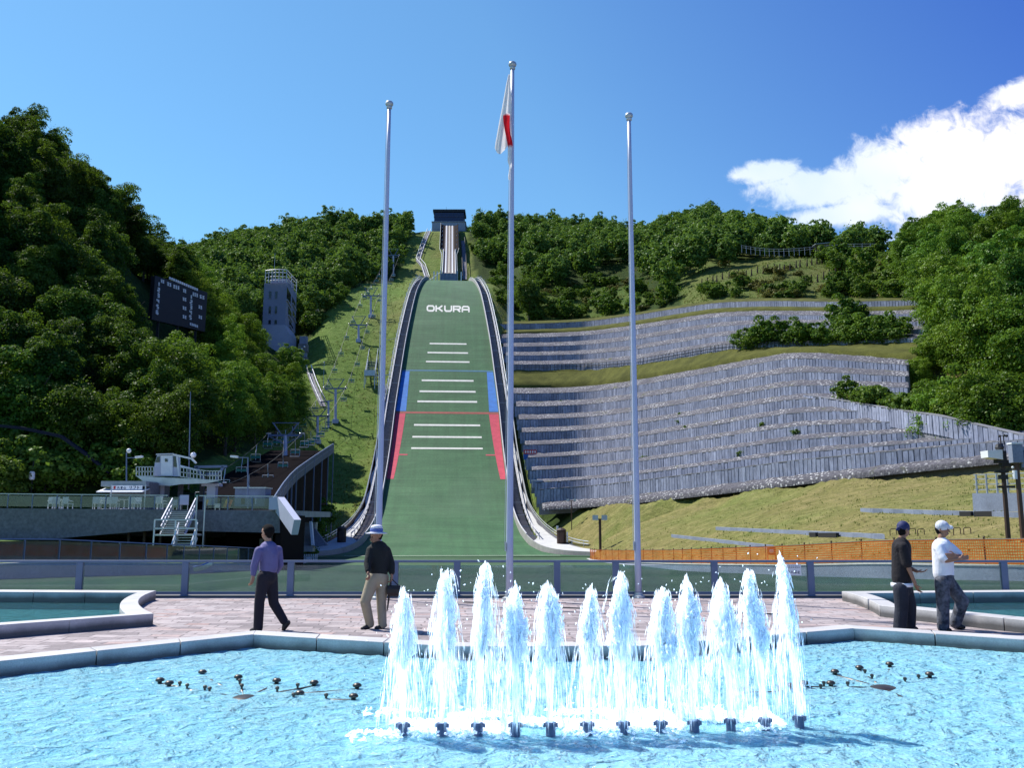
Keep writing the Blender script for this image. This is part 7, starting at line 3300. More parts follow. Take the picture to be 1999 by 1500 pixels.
def place_tree(proto, x, y, z, sc, rz, name, label, group, sx=1.0):
    root = bpy.data.objects.new(name, None)
    COL.objects.link(root)
    root.location = (x, y, z)
    root.rotation_euler = (0, 0, rz)
    root.scale = (sc * sx * rt.uniform(.82, 1.2), sc * sx * rt.uniform(.82, 1.2), sc * rt.uniform(.92, 1.1))
    tint = {'trees of the clump below the judges tower': (1.7, 1.5, 1.0, 1), 'trees at the right edge': (1.3, 1.3, 1.05, 1)}.get(group, (.58, .65, .55, 1) if group and 'steep' in group else (1, 1.04, .95, 1))  # steep-hillside trees: the slope's deep shade is painted into the leaf tint
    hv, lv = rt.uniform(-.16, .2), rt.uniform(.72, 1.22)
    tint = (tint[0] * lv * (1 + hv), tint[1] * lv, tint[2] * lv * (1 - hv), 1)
    tag(root, label, 'tree' if 'shrub' not in name else 'shrub', group)
    for me, nm in ((proto[0], 'trunk'), (proto[1], 'crown')):
        c = bpy.data.objects.new(nm, me)
        COL.objects.link(c)
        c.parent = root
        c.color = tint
    return root


def le_re(s):
    le = interp(s, [100, 130, 150, 170, 190, 225, 250, 280, 300, 330, 360, 385, 400], [-28, -26, -26, -27, -30, -39, -34, -27, -22, -20, -18, -17, -14])
    re = interp(s, [100, 190, 240, 270, 300, 340, 390], [14, 16, 22, 19, 13, 10, 9])
    return le, re


def scatter(a0, a1, Y0, Y1, sp, seed, ok):
    r = random.Random(seed)
    res = []
    Y = Y0
    row = 0
    while Y < Y1:
        x0 = (a0 - CU) / (FPX * 1.0121) * Y
        x1 = (a1 - CU) / (FPX * 1.0121) * Y
        X = x0 + (sp / 2 if row % 2 else 0)
        while X < x1:
            x, y = X + r.uniform(-.38, .38) * sp, Y + r.uniform(-.38, .38) * sp
            if ok(x, y):
                res.append((x, y))
            X += sp
        Y += sp * 0.87
        row += 1
    return res


def ok_left(x, y):
    s, l = hill_sl(x, y)
    le, re = le_re(min(max(s, 100), 400))
    a = az_of(x, y)
    z = terrain_z(x, y)
    # keep the judges' tower, the scoreboard and the boarding ramp free
    if abs(x + 59) < 8 and 198 < y < 238:
        return False
    ut, vt_ = proj((x, y, z + 10))
    if y < 222 and 500 < ut < 592 and vt_ < 700 and y > 150:
        return False
    if y < 156 and 258 < ut < 436 and 490 < vt_ < 660:
        return False
    if x > -36 and y < 122:
        return False
    if s < 400 and l > le - 1.5:
        return False
    u, v = proj((x, y, z + 5))
    if 290 < u < 425 and 520 < v < 690 and y < 150:
        return False
    return True


def ok_right(x, y):
    s, l = hill_sl(x, y)
    le, re = le_re(min(max(s, 100), 400))
    if s < 400 and l < re + 2.0:
        return False
    z = terrain_z(x, y)
    u, v = proj((x, y, z))
    if y < 239 and 1320 < u < 1765 and 478 < v < 620:
        return False
    if y < 234 and 1540 < proj((x, y, z + 7))[0] < 1665:
        return False
    vt, Yt = crv(UT, min(max(u, 960), 1830))
    if u < 1800 and y < Yt + 18:
        return False
    if u < 1330 and v > 545 + 25 * math.sin(u * .03):
        return False
    return True


def ok_far_right(x, y):
    z = terrain_z(x, y)
    u, v = proj((x, y, z))
    if u < 1845 and (y < 148 or u < 1770 or v > 590):
        return False
    # behind the sloping end wall
    if v > interp(u, [1775, 1832, 2000, 2150], [795, 800, 835, 860]):
        return False
    return True


ALL = []
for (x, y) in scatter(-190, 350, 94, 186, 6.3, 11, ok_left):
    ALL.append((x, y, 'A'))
for (x, y) in scatter(352, 612, 98, 196, 6.0, 12, ok_left):
    ALL.append((x, y, 'B'))
for (x, y) in scatter(-100, 800, 198, 280, 7.4, 13, ok_left):
    ALL.append((x, y, 'C'))
for (x, y) in scatter(250, 800, 280, 432, 8.2, 14, ok_left):
    ALL.append((x, y, 'C'))
for (x, y) in scatter(900, 1790, 228, 290, 7.2, 15, ok_right):
    ALL.append((x, y, 'D'))
for (x, y) in scatter(900, 1790, 290, 432, 8.2, 16, ok_right):
    ALL.append((x, y, 'D'))
for (x, y) in scatter(1775, 2230, 80, 268, 6.6, 17, ok_far_right):
    ALL.append((x, y, 'E'))

GRP = {
    'A': ('shaded broadleaf tree on the steep left hillside around the scoreboard', 'trees on the steep left hillside'),
    'B': ('bright green tree of the sunlit clump between the lift station and the judges tower', 'trees of the clump below the judges tower'),
    'C': ('tree of the wooded valley side behind the judges tower', 'trees behind the judges tower'),
    'D': ('tree of the wooded slope above the stepped walls, right of the in-run', 'trees above the stepped walls'),
    'E': ('tall leafy tree of the dense wood at the right edge, beyond the stepped walls', 'trees at the right edge'),
}
order = []
for (x, y, g) in ALL:
    z = terrain_z(x, y)
    pr = rt.randrange(6)
    sc = rt.uniform(0.8, 1.15)
    order.append((y / sc, x, y, z, g, pr, sc, rt.uniform(0, 6.28)))
order.sort()
NIND = 296
far_list = []
for i, (_, x, y, z, g, pr, sc, rz) in enumerate(order):
    if i < NIND:
        proto = NEAR[pr] if y < 190 else MIDT[pr % 4]
        if g == 'D' and y > 238 and az_of(x, y) > 1380:
            sc *= 1.3
        if g == 'B':
            sc *= 0.92
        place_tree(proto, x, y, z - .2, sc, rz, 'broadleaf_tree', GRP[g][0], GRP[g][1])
    else:
        far_list.append((x, y, z, pr, sc, rz))
print('trees', len(order), 'far', len(far_list))
FARV = [crown_arrays(300 + i, R, z0, h, nc, nl, sz, conic=cn) for i, (h, R, z0, nc, nl, sz, cn) in enumerate((
    (11, 4.4, 1.4, 40, 2100, .76, .1), (10, 4.6, 1.2, 36, 2000, .76, .0), (12, 4.2, 1.8, 42, 2100, .76, .3), (9, 4.2, 1.0, 36, 1900, .74, .0), (10.5, 4.0, 1.4, 40, 2000, .74, .2), (11.5, 4.4, 1.4, 42, 2100, .76, .15)))]
Vs, Fs, nb = [], [], 0
for (x, y, z, pr, sc, rz) in far_list:
    V, F = FARV[pr]
    c_, s_ = math.cos(rz), math.sin(rz)
    R_ = np.array([[c_, -s_, 0], [s_, c_, 0], [0, 0, 1]])
    Vs.append((V * sc) @ R_.T + np.array([x, y, z - .3]))
    Fs.append(F + nb)
    nb += len(V)
if Vs:
    o = np_mesh('distant_forest', np.concatenate(Vs), np.concatenate(Fs), M['leaf_far'])
    tag(o, 'broadleaf forest covering the far ridge on both sides of the start house', 'forest', kind='stuff')

# ------------------------------------------------------------------ shrubs
SHR = []
for i, (h, R, nc, nl, sz, mt) in enumerate(((2.2, 1.7, 16, 1500, .34, 'leaf_shrub'), (3.2, 2.0, 20, 2000, .36, 'leaf_shrub'), (1.4, 1.5, 14, 1100, .3, 'leaf_dry'), (4.2, 2.4, 24, 2600, .38, 'leaf'))):
    V, F = crown_arrays(400 + i, R, 0.0, h, nc, nl, sz)
    o = np_mesh('foliage', V, F, M[mt])
    t = trunk_mb(400 + i, h * .6, R, .2, .05).build('stem', M['bark'])
    SHR.append((t.data, o.data, h, R))
    bpy.data.objects.remove(o)
    bpy.data.objects.remove(t)


def shrub(p, k, sc, label, group, rz=None):
    root = bpy.data.objects.new('shrub', None)
    COL.objects.link(root)
    root.location = p
    root.rotation_euler = (0, 0, rt.uniform(0, 6.28) if rz is None else rz)
    root.scale = (sc * rt.uniform(.9, 1.25), sc * rt.uniform(.9, 1.2), sc)
    tag(root, label, 'shrub', group)
    for me, nm in ((SHR[k][0], 'stem'), (SHR[k][1], 'foliage')):
        c = bpy.data.objects.new(nm, me)
        COL.objects.link(c)
        c.parent = root
    return root


def shrub_patch(n, u0, u1, v0, v1, kinds, s0, s1, label, group, y0=100, test=None):
    c = 0
    tries = 0
    while c < n and tries < n * 6:
        tries += 1
        u, v = rt.uniform(u0, u1), rt.uniform(v0, v1)
        if test and not test(u, v):
            continue
        p = ground_at(u, v, y0)
        shrub(p - Vector((0, 0, .15)), rt.choice(kinds), rt.uniform(s0, s1), label, group)
        c += 1


shrub_patch(62, 975, 1330, 555, 636, [0, 1, 0, 2, 3], .9, 1.5, 'leafy shrub on the green slope above the left part of the stepped walls', 'shrubs above the stepped walls', 200, lambda u, v: v < interp(u, [975, 1240, 1330], [632, 615, 590]) and (u > 1045 or v < 600))
shrub_patch(48, 918, 1050, 452, 622, [0, 1, 3, 3], .9, 1.5, 'leafy shrub on the slope close to the right side of the in-run and knoll', 'shrubs right of the knoll', 200, lambda u, v: u > interp(v, [452, 545, 560, 622], [918, 935, 965, 1000]))
shrub_patch(30, 1340, 1760, 492, 585, [2, 2, 0, 2], .8, 1.3, 'low dry shrub on the brownish slope under the skyline fence', 'dry shrubs under the skyline fence', 150)
shrub_patch(34, 1345, 1760, 565, 588, [0, 1, 2], .8, 1.3, 'bushy shrub along the top edge of the highest short wall', 'shrubs along the highest wall', 150)
shrub_patch(26, 1600, 1760, 480, 585, [0, 1, 3], 1.0, 1.6, 'bushy shrub among the small trees right of the dry slope', 'shrubs right of the dry slope', 150)
shrub_patch(34, 596, 700, 560, 660, [0, 1, 3], .8, 1.3, 'shrub at the edge of the mown grass right of the judges tower', 'shrubs by the judges tower', 150, lambda u, v: v < interp(u, [596, 640, 700], [660, 605, 545]) + 8 and v > interp(u, [596, 640, 700], [600, 575, 520]))


def on_wall(B, T_, f, u, k, sc, label, group, dz=0.0):
    v, Y = row_at(B, T_, f, u)
    p = W(u, v, Y)
    shrub(p + Vector((0, 0.6, dz)), k, sc, label, group)


for (u, f, k, sc) in ((1450, -.02, 3, .75), (1475, .03, 3, .95), (1500, .0, 3, 1.1), (1525, .03, 3, 1.0), (1545, .0, 1, .9), (1470, -.05, 1, .9)):
    on_wall(UB, UT, f, u, k, sc, 'large bush of the dark cluster sitting on the walkway between the stepped walls', 'bush cluster on the walkway')
for i in range(26):
    u = rt.uniform(1570, 1765)
    on_wall(UB, UT, rt.uniform(-.06, .12), u, rt.choice([3, 1, 3]), rt.uniform(.65, 1.05), 'leafy bush overgrowing the right end of the upper stepped wall', 'bushes on the upper wall end')
for i in range(5):
    u = rt.uniform(1640, 1690)
    on_wall(UB, UT, rt.uniform(.3, .75), u, rt.choice([3, 1]), rt.uniform(.7, 1.2), 'bush growing out of the middle of the upper stepped wall at its right end', 'bushes in the upper wall')
for i in range(14):
    u = rt.uniform(1630, 1790)
    p = W(u, interp(u, DW[0], DW[1]) - rt.uniform(0, 12), interp(u, DW[0], DW[2]) + rt.uniform(1.5, 4))
    shrub(p - Vector((0, 0, .5)), rt.choice([0, 0, 2, 1]), rt.uniform(.6, 1.0), 'small shrub just above the wall with the sloping top', 'shrubs on the sloping end wall')
for (u, f) in ((1098, .86), (1095, .6), (1182, .38), (1410, .8), (1335, .62), (1345, .5), (1330, .56), (1175, .72), (1490, .43), (1260, .3), (1560, .33), (1450, .22), (1385, .9), (1240, .95)):
    on_wall(LB, LT, f, u, 0, .4, 'small weed bush growing out of a joint of the large stepped wall', 'weeds in the stepped wall')
# trees that lean over the right end of the tiers
for (u, v, Y, pr, sc) in ((1790, 745, 112, 1, .5), (1815, 720, 116, 3, .62), (1800, 795, 92, 4, .45), (1778, 812, 88, 4, .32), (1755, 770, 104, 1, .3), (1830, 760, 100, 0, .62), (1825, 795, 92, 3, .55), (1862, 650, 118, 0, 1.0), (1850, 800, 86, 1, .8), (1880, 815, 82, 3, .8), (1920, 820, 80, 4, .85), (1965, 830, 78, 1, .9), (1838, 640, 120, 3, .8), (1850, 615, 126, 1, 1.0)):
    p = W(u, v, Y)
    place_tree(NEAR[pr], p.x, p.y, min(p.z, terrain_z(p.x, p.y) + .5) - .3, sc, u * .37, 'broadleaf_tree', GRP['E'][0], GRP['E'][1])
# solitary tree by the foot of the pole on the green slope
p = ground_at(1033, 628, 200)
place_tree(MIDT[0], p.x, p.y, p.z - .3, 1.15, .4, 'broadleaf_tree', 'solitary round tree standing on the grass at the left end of the highest wall', None)
# bright tree at the left edge of the picture
for (u, v, Y, sc, l_) in ((6, 838, 86, .95, 'yellow green sunlit tree at the left edge above the concrete drain'),):
    p = W(u, v, Y)
    place_tree(tree_proto(150, 7.5, 3.2, .6, 60, 7000, .34, M['leaf_shrub']), p.x, p.y, min(p.z, terrain_z(p.x, p.y) + 1.0), sc, 1.0, 'broadleaf_tree', l_, None)

# dark undergrowth at the foot of the left wood
for i in range(46):
    u = rt.uniform(-60, 470)
    Yq = rt.uniform(89.5, 101)
    x = (u - CU) / (FPX * 1.0121) * Yq
    if x > -36.5:
        continue
    shrub(Vector((x, Yq, terrain_z(x, Yq) - .2)), 3, rt.uniform(.75, 1.3), 'dark bush of the undergrowth at the foot of the left wood, behind the terrace', 'undergrowth behind the terrace')
for i in range(14):
    t = i / 13
    x, y = lerp(-24.6, -28.5, t), lerp(97, 124, t)
    shrub(Vector((x + rt.uniform(.4, 1.6), y, terrain_z(x, y) - .2)), rt.choice([1, 3]), rt.uniform(.6, 1.0) if y > 93 else .25, 'shady bush growing beside the stilts of the lift ramp', 'bushes beside the lift ramp')

# tufts and seed heads that break up the mown grass
def tuft_mat():
    m, nt, out = new_mat('grass tufts')
    g = node(nt, 'ShaderNodeNewGeometry')
    c = ramp(nt, g.outputs['Random Per Island'], [(0.0, (.115, .17, .03)), (.45, (.145, .205, .04)), (.75, (.22, .22, .07)), (1.0, (.36, .30, .13))])
    df = node(nt, 'ShaderNodeBsdfDiffuse')
    tl = node(nt, 'ShaderNodeBsdfTranslucent')
    link(nt, c, df.inputs[0])
    link(nt, c, tl.inputs[0])
    mm = node(nt, 'ShaderNodeMixShader')
    mm.inputs[0].default_value = .4
    link(nt, df.outputs[0], mm.inputs[1])
    link(nt, tl.outputs[0], mm.inputs[2])
    link(nt, mm.outputs[0], out.inputs[0])
    return m


M['tuft'] = tuft_mat()
rg = np.random.default_rng(77)
Vt = []


def tufts(n, a0, a1, Y0, Y1, size, ok):
    for _ in range(n):
        Yq = Y0 * (Y1 / Y0) ** rg.random()
        a = rg.uniform(a0, a1)
        x = (a - CU) / (FPX * 1.0121) * Yq
        dn = mnoise.noise(Vector((x * .22, Yq * .22, 1.5)))
        if dn < rg.uniform(-.5, .35) or not ok(x, Yq):
            continue
        z = terrain_z(x, Yq)
        for k in range(3):
            an = rg.uniform(0, 6.28)
            w, h = size * rg.uniform(.3, .8), size * rg.uniform(.35, 1.0)
            cx_, cy_ = x + rg.uniform(-.2, .2), Yq + rg.uniform(-.2, .2)
            dx, dy = math.cos(an) * w / 2, math.sin(an) * w / 2
            lx, ly = rg.uniform(-.3, .3) * h, rg.uniform(-.3, .3) * h
            Vt.append(((cx_ - dx, cy_ - dy, z - .05), (cx_ + dx, cy_ + dy, z - .05), (cx_ + dx * .3 + lx, cy_ + dy * .3 + ly, z + h), (cx_ - dx * .3 + lx, cy_ - dy * .3 + ly, z + h)))


tufts(6500, 1040, 2080, 34, 132, .12, lambda x, y: x > xr(min(y, 104)) + .6)
tufts(9000, 540, 860, 104, 290, .34, lambda x, y: -40 < hill_sl(x, y)[1] < -hw(min(max(hill_sl(x, y)[0], 103), 290)) - 3)
tufts(3000, 960, 1330, 235, 300, .5, lambda x, y: hill_sl(x, y)[1] > 12)
tufts(4000, 1330, 1760, 165, 236, .45, lambda x, y: True)
A_ = np.array(Vt).reshape(-1, 3)
o = np_mesh('grass', A_, np.arange(len(A_)).reshape(-1, 4), M['tuft'])
tag(o, 'tufts of green and straw coloured grass on the banks beside the jump', 'grass', kind='stuff')
# ------------------------------------------------------------------ people
def skin(name, col, rough=.7, **k):
    return simple(name, col, rough, var=k.pop('var', .25), scale=k.pop('scale', 7), **k)


M['skin'] = skin('skin', (0.42, 0.23, 0.15), .55, var=.15)
M['skin_tan'] = skin('tanned skin', (0.30, 0.155, 0.10), .55, var=.15)
M['hair'] = skin('black hair', (0.010, 0.009, 0.009), .95, scale=30, spec=.1)
M['shirt_violet'] = skin('violet blue shirt cotton', (0.15, 0.135, 0.30), .8, scale=4, bumps=.5)
M['trouser_dark'] = skin('dark trouser cloth', (0.020, 0.018, 0.028), .9, scale=4, bumps=.5)
M['jacket'] = skin('black jacket cloth', (0.010, 0.012, 0.013), .85, scale=4, bumps=.6)
M['khaki'] = skin('beige cotton twill', (0.40, 0.33, 0.23),   .85, scale=4, bumps=.5)
M['hat'] = skin('pale sun hat cotton', (0.70, 0.69, 0.76), .8, scale=4, var=.12)
M['hatband'] = skin('blue hat band', (0.10, 0.15, 0.42), .8, scale=4)
M['tee_black'] = skin('black cotton shirt', (0.012, 0.010, 0.014), .9, scale=4, bumps=.6)
M['tee_white'] = skin('white cotton shirt', (0.80, 0.82, 0.90), .85, var=.08, scale=3, bumps=.5)
M['cap_navy'] = skin('navy cap', (0.016, 0.022, 0.10), .7, scale=4)
M['cap_white'] = skin('grey white cap', (0.60, 0.62, 0.70), .8, scale=5)
M['jeans'] = skin('dark blue jeans', (0.022, 0.027, 0.044), .85, scale=4, bumps=.6, var=.45)
M['camo'] = simple('dark mottled trousers', (0.15, 0.165, 0.21), .85, var=0.3, scale=13, bumps=.4, col2=(0.010, 0.012, 0.020))
M['shoe'] = skin('dark shoe leather', (0.025, 0.02, 0.02), .5)
M['bag'] = skin('black bag', (0.02, 0.012, 0.014), .45)


def capsule(mb, a, b, ra, rb, n=12, flat=(1, 1)):
    """tapered capsule from a to b"""
    a, b = Vector(a), Vector(b)
    d = b - a
    L = d.length
    if L < 1e-5:
        mb.ball(a, ra, n)
        return
    d.normalize()
    ref = Vector((0, 1, 0)) if abs(d.y) < .9 else Vector((1, 0, 0))
    x = d.cross(ref).normalized()
    y = d.cross(x)
    prof = []
    for k in range(5):
        t = -math.pi / 2 + k * math.pi / 8
        prof.append((ra * math.cos(t), ra * math.sin(t)))
    prof.append((ra, 0))
    prof.append((rb, L))
    for k in range(1, 5):
        t = k * math.pi / 8
        prof.append((rb * math.cos(t), L + rb * math.sin(t)))
    prof = [(max(r, 1e-4), z) for r, z in prof]
    vs, fs = [], []
    for r_, z in prof:
        for k in range(n):
            q = 2 * math.pi * k / n
            vs.append(a + d * z + x * (r_ * math.cos(q) * flat[0]) + y * (r_ * math.sin(q) * flat[1]))
    m = len(prof)
    for i in range(m - 1):
        for k in range(n):
            k2 = (k + 1) % n
            fs.append((i * n + k, i * n + k2, (i + 1) * n + k2, (i + 1) * n + k))
    fs.append(tuple(range(n - 1, -1, -1)))
    fs.append(tuple((m - 1) * n + k for k in range(n)))
    mb.add(vs, fs)


def fuse(mb, name, mat, parent, vox, it=6, fac=.5):
    o = mb.build(name, mat, parent, smooth=True)
    r = o.modifiers.new('Remesh', 'REMESH')
    r.mode = 'VOXEL'
    r.voxel_size = vox
    r.use_smooth_shade = True
    s = o.modifiers.new('Smooth', 'SMOOTH')
    s.iterations = it
    s.factor = fac
    return o


def hand(mb, wrist, dirv, palm_n, curl=.35, side=1):
    """palm, four unequal bent fingers and a thumb"""
    w, d, nrm = Vector(wrist), Vector(dirv).normalized(), Vector(palm_n).normalized()
    s = d.cross(nrm).normalized() * side
    nrm = s.cross(d).normalized() * (1 if s.cross(d).dot(nrm) > 0 else -1)
    for k in (-.026, -.009, .009, .026):
        capsule(mb, w + s * k * .7, w + d * .085 + s * k, .016, .013, 8)
    for k, L in ((-.030, .062), (-.010, .078), (.011, .082), (.031, .072)):
        p = w + d * .088 + s * k
        a1 = (d * math.cos(curl) + nrm * math.sin(curl))
        a2 = (d * math.cos(curl * 2.2) + nrm * math.sin(curl * 2.2))
        q = p + a1 * L * .52
        capsule(mb, p, q, .0095, .0085, 8)
        capsule(mb, q, q + a2 * L * .48, .0085, .0072, 8)
    t0 = w + d * .03 + s * .034
    t1 = t0 + (d * .6 + s * .65 + nrm * .35).normalized() * .04
    capsule(mb, t0, t1, .013, .0105, 8)
    capsule(mb, t1, t1 + (d * .85 + nrm * .45 + s * .1).normalized() * .032, .0105, .0085, 8)


class Person:
    def __init__(self, label, u0, v0, Y):
        self.k = Y / FPX * 1.012
        self.g = W(u0, v0, Y)
        self.g.z = 0.0
        self.u0, self.v0, self.Y = u0, v0, Y
        self.root = thing('person', label, 'person', tuple(self.g))

    def p(self, u, v, dy=0.0):
        q = W(u, v, self.Y)
        return Vector((q.x, self.Y + dy, q.z - W(self.u0, self.v0, self.Y).z))

    def head(self, mb, u, v, dy, face, hscale=1.0):
        """face: unit direction the face points to"""
        c = self.p(u, v, dy)
        f = Vector(face).normalized()
        up = Vector((0, 0, 1))
        s = f.cross(up).normalized()
        h = hscale
        capsule(mb, c - f * .012 * h + up * .028 * h, c + f * .012 * h + up * .028 * h, .083 * h, .080 * h, 14)
        capsule(mb, c + f * .022 * h + up * .0 * h, c + f * .036 * h - up * .062 * h, .070 * h, .046 * h, 14)
        capsule(mb, c + f * .088 * h - up * .002 * h, c + f * .108 * h - up * .032 * h, .010, .015, 8)          # nose
        capsule(mb, c + f * .082 * h + s * .03 + up * .022, c + f * .082 * h - s * .03 + up * .022, .013, .013, 8)  # brow
        capsule(mb, c + f * .080 * h + s * .022 - up * .062, c + f * .080 * h - s * .022 - up * .062, .011, .011, 8)  # mouth
        for q in (-1, 1):
            capsule(mb, c + s * q * .080 * h - f * .012 + up * .012, c + s * q * .082 * h - f * .018 - up * .03, .013, .011, 8)  # ears
        self.hc, self.hf, self.hs = c, f, s
        return c

    def eyes(self):
        m_ = MB()
        for q in (-1, 1):
            m_.ball(self.hc + self.hf * .089 + self.hs * q * .031 + Vector((0, 0, .004)), .0085, 8)
        m_.build('eyes', M['hair'], self.root)

    def leg(self, mb, pts, radii):
        for a, b, ra, rb in zip(pts[:-1], pts[1:], radii[:-1], radii[1:]):
            capsule(mb, a, b, ra, rb, 14)

    def shoe(self, name, ankle, toe, mat):
        m_ = MB()
        a, t = Vector(ankle), Vector(toe)
        d = t - a
        d.z = 0
        dn = d.normalized() if d.length > 1e-4 else Vector((-1, 0, 0))
        capsule(m_, a - dn * .035, a + (t - a) * .55 - Vector((0, 0, .01)), .045, .042, 10)
        capsule(m_, a + (t - a) * .45, t, .043, .032, 10)
        fuse(m_, name, mat, self.root, .009, 3)


V3 = Vector
# 1 -- man in a violet shirt striding to the left
P1 = Person('man in a violet shirt and dark trousers striding left, seen from behind', 512, 1230, 14.25)
b = MB()
P1.head(b, 522, 1038, 0, (-.85, .5, -.05))
capsule(b, P1.p(523, 1050), P1.p(524, 1068), .052, .060)
capsule(b, P1.p(524, 1070), P1.p(523, 1118), .10, .09)
for (sh, el, wr, hd, sd_) in (((510, 1072, -.14), (502, 1103, -.17), (501, 1121, -.19), (-.1, -.1, -1), 1), ((538, 1071, .13), (541, 1101, .16), (530, 1120, .2), (-.4, .1, -1), -1)):
    S_, E_, R_ = P1.p(*sh), P1.p(*el), P1.p(*wr)
    capsule(b, S_, E_, .045, .036)
    capsule(b, E_, R_, .036, .026)
    hand(b, R_, hd, (-.9, .3, 0), .45, sd_)
fuse(b, 'body', M['skin'], P1.root, .0065)
P1.eyes()
b = MB()
capsule(b, P1.hc + V3((.014, .012, .045)), P1.hc + V3((.03, -.02, .03)), .094, .092, 14)
capsule(b, P1.hc + V3((.045, -.01, .0)), P1.hc + V3((.04, -.02, -.045)), .066, .045, 12)
capsule(b, P1.hc + V3((-.045, .02, .072)), P1.hc + V3((-.01, .02, .09)), .045, .05, 12)
fuse(b, 'hair', M['hair'], P1.root, .009, 3)
b = MB()
capsule(b, P1.p(511, 1074, -.10), P1.p(537, 1073, .10), .082, .082, 16)
capsule(b, P1.p(524, 1072), P1.p(523, 1114), .150, .135, 18, (1.0, .95))
capsule(b, P1.p(530, 1080, -.02), P1.p(530, 1106, -.02), .115, .105, 16)
capsule(b, P1.p(523, 1060), P1.p(524, 1070), .066, .085)
for (sh, el, mid) in (((510, 1073, -.14), (502, 1103, -.17), (501.5, 1117, -.185)), ((539, 1072, .13), (542, 1102, .16), (532, 1117, .19))):
    capsule(b, P1.p(*sh), P1.p(*el), .070, .056)
    capsule(b, P1.p(*el), P1.p(*mid), .056, .046)
fuse(b, 'shirt', M['shirt_violet'], P1.root, .011)
b = MB()
capsule(b, P1.p(523, 1113), P1.p(523, 1124), .130, .138, 18)
P1.leg(b, [P1.p(517, 1124, -.06), P1.p(509, 1172, -.07), P1.p(506, 1224, -.06)], [.108, .080, .074])
P1.leg(b, [P1.p(527, 1124, .06), P1.p(532, 1176, .07), P1.p(552, 1211, .08)], [.108, .078, .066])
fuse(b, 'trousers', M['trouser_dark'], P1.root, .011)
P1.shoe('shoe', P1.p(505, 1225, -.06), P1.p(492, 1228.5, -.02), M['shoe'])
P1.shoe('shoe', P1.p(555, 1215, .08), P1.p(551, 1229, .08), M['shoe'])
b = MB()
capsule(b, P1.p(512, 1112.5, -.1), P1.p(535, 1112.5, -.06), .016, .016)
fuse(b, 'belt', M['shoe'], P1.root, .008, 1)

# 2 -- man in a sun hat
P2 = Person('man in a pale sun hat, dark jacket and beige trousers carrying a black bag', 734, 1221, 14.5)
b = MB()
P2.head(b, 735, 1039, 0, (-.75, -.55, -.25))
capsule(b, P2.p(737, 1050), P2.p(738, 1064), .052, .06)
capsule(b, P2.p(738, 1068), P2.p(737, 1115), .11, .10)
for (sh, el, wr, hd, sd_) in (((724, 1066, -.06), (721, 1092, -.16), (724, 1108, -.26), (.3, -.5, -.7), -1), ((755, 1068, .06), (763, 1094, .05), (765, 1114, .0), (.05, -.1, -1), 1)):
    S_, E_, R_ = P2.p(*sh), P2.p(*el), P2.p(*wr)
    capsule(b, S_, E_, .045, .036)
    capsule(b, E_, R_, .036, .027)
    hand(b, R_, hd, (-.8, .1, 0), .75, sd_)
fuse(b, 'body', M['skin_tan'], P2.root, .0065)
P2.eyes()
b = MB()
c = P2.hc + V3((0, 0, .055))
b.lathe([(.172, -.022), (.178, -.012), (.105, .006), (.1, .012)], c, 26)
b.build('hat_brim', M['hat'], P2.root, smooth=True)
b = MB()
b.lathe([(.103, 0), (.104, .062), (.101, .064)], c, 26)
b.build('hat_band', M['hatband'], P2.root, smooth=True)
b = MB()
b.lathe([(.1, .062), (.094, .095), (.07, .115), (.03, .123), (.004, .124)], c, 26)
b.build('hat_crown', M['hat'], P2.root, smooth=True)
b = MB()
capsule(b, P2.hc + V3((.03, .03, .0)), P2.hc + V3((.03, .03, -.02)), .074, .06)
fuse(b, 'hair', M['hair'], P2.root, .009, 3)
b = MB()
capsule(b, P2.p(727, 1067, -.03), P2.p(752, 1068, .03), .085, .085, 16)
capsule(b, P2.p(739, 1068), P2.p(738, 1108), .165, .158, 18, (1.0, .85))
capsule(b, P2.p(738, 1056), P2.p(739, 1066), .07, .09)
for (sh, el, mid) in (((725, 1067, -.06), (721, 1092, -.16), (723.5, 1105, -.24)), ((754, 1069, .06), (763, 1094, .05), (765, 1110, .01))):
    capsule(b, P2.p(*sh), P2.p(*el), .075, .062)
    capsule(b, P2.p(*el), P2.p(*mid), .062, .050)
fuse(b, 'jacket', M['jacket'], P2.root, .011)
b = MB()
capsule(b, P2.p(738, 1112), P2.p(738, 1122), .145, .15, 18, (1, .9))
P2.leg(b, [P2.p(730, 1122, -.04), P2.p(715, 1166, -.10), P2.p(722, 1211, .02)], [.112, .082, .070])
P2.leg(b, [P2.p(745, 1122, .05), P2.p(744, 1168, .04), P2.p(746, 1213, .04)], [.112, .080, .070])
fuse(b, 'trousers', M['khaki'], P2.root, .011)
P2.shoe('shoe', P2.p(721, 1213, .02), P2.p(709, 1219, -.06), M['shoe'])
P2.shoe('shoe', P2.p(746, 1214, .04), P2.p(735, 1219, -.02), M['shoe'])
pb_ = thing('handbag', 'black hand bag hanging from the hand of the man in the sun hat', 'bag', tuple(P2.p(769, 1160, 0)))
b = MB()
c = P2.p(769.5, 1146, 0)
rows = []
for i, (hx, hy) in enumerate(((.09, .04), (.115, .06), (.115, .06), (.10, .045))):
    z = -.085 + .17 * i / 3
    rows.append([c + V3((sx * hx, sy * hy, z)) for sx, sy in ((-1, -1), (1, -1), (1, 1), (-1, 1))])
b.sweep(rows, close=True)
b.build('bag_body', M['bag'], pb_, bevel=.015, recalc=True)
b = MB()
hnd = P2.p(765, 1122, -.01)
b.tube([c + V3((-.07, 0, .08)), (c + V3((-.05, 0, .08))).lerp(hnd, .8), hnd, (c + V3((.05, 0, .08))).lerp(hnd, .8), c + V3((.07, 0, .08))], .009, 6)
b.build('bag_handle', M['bag'], pb_)
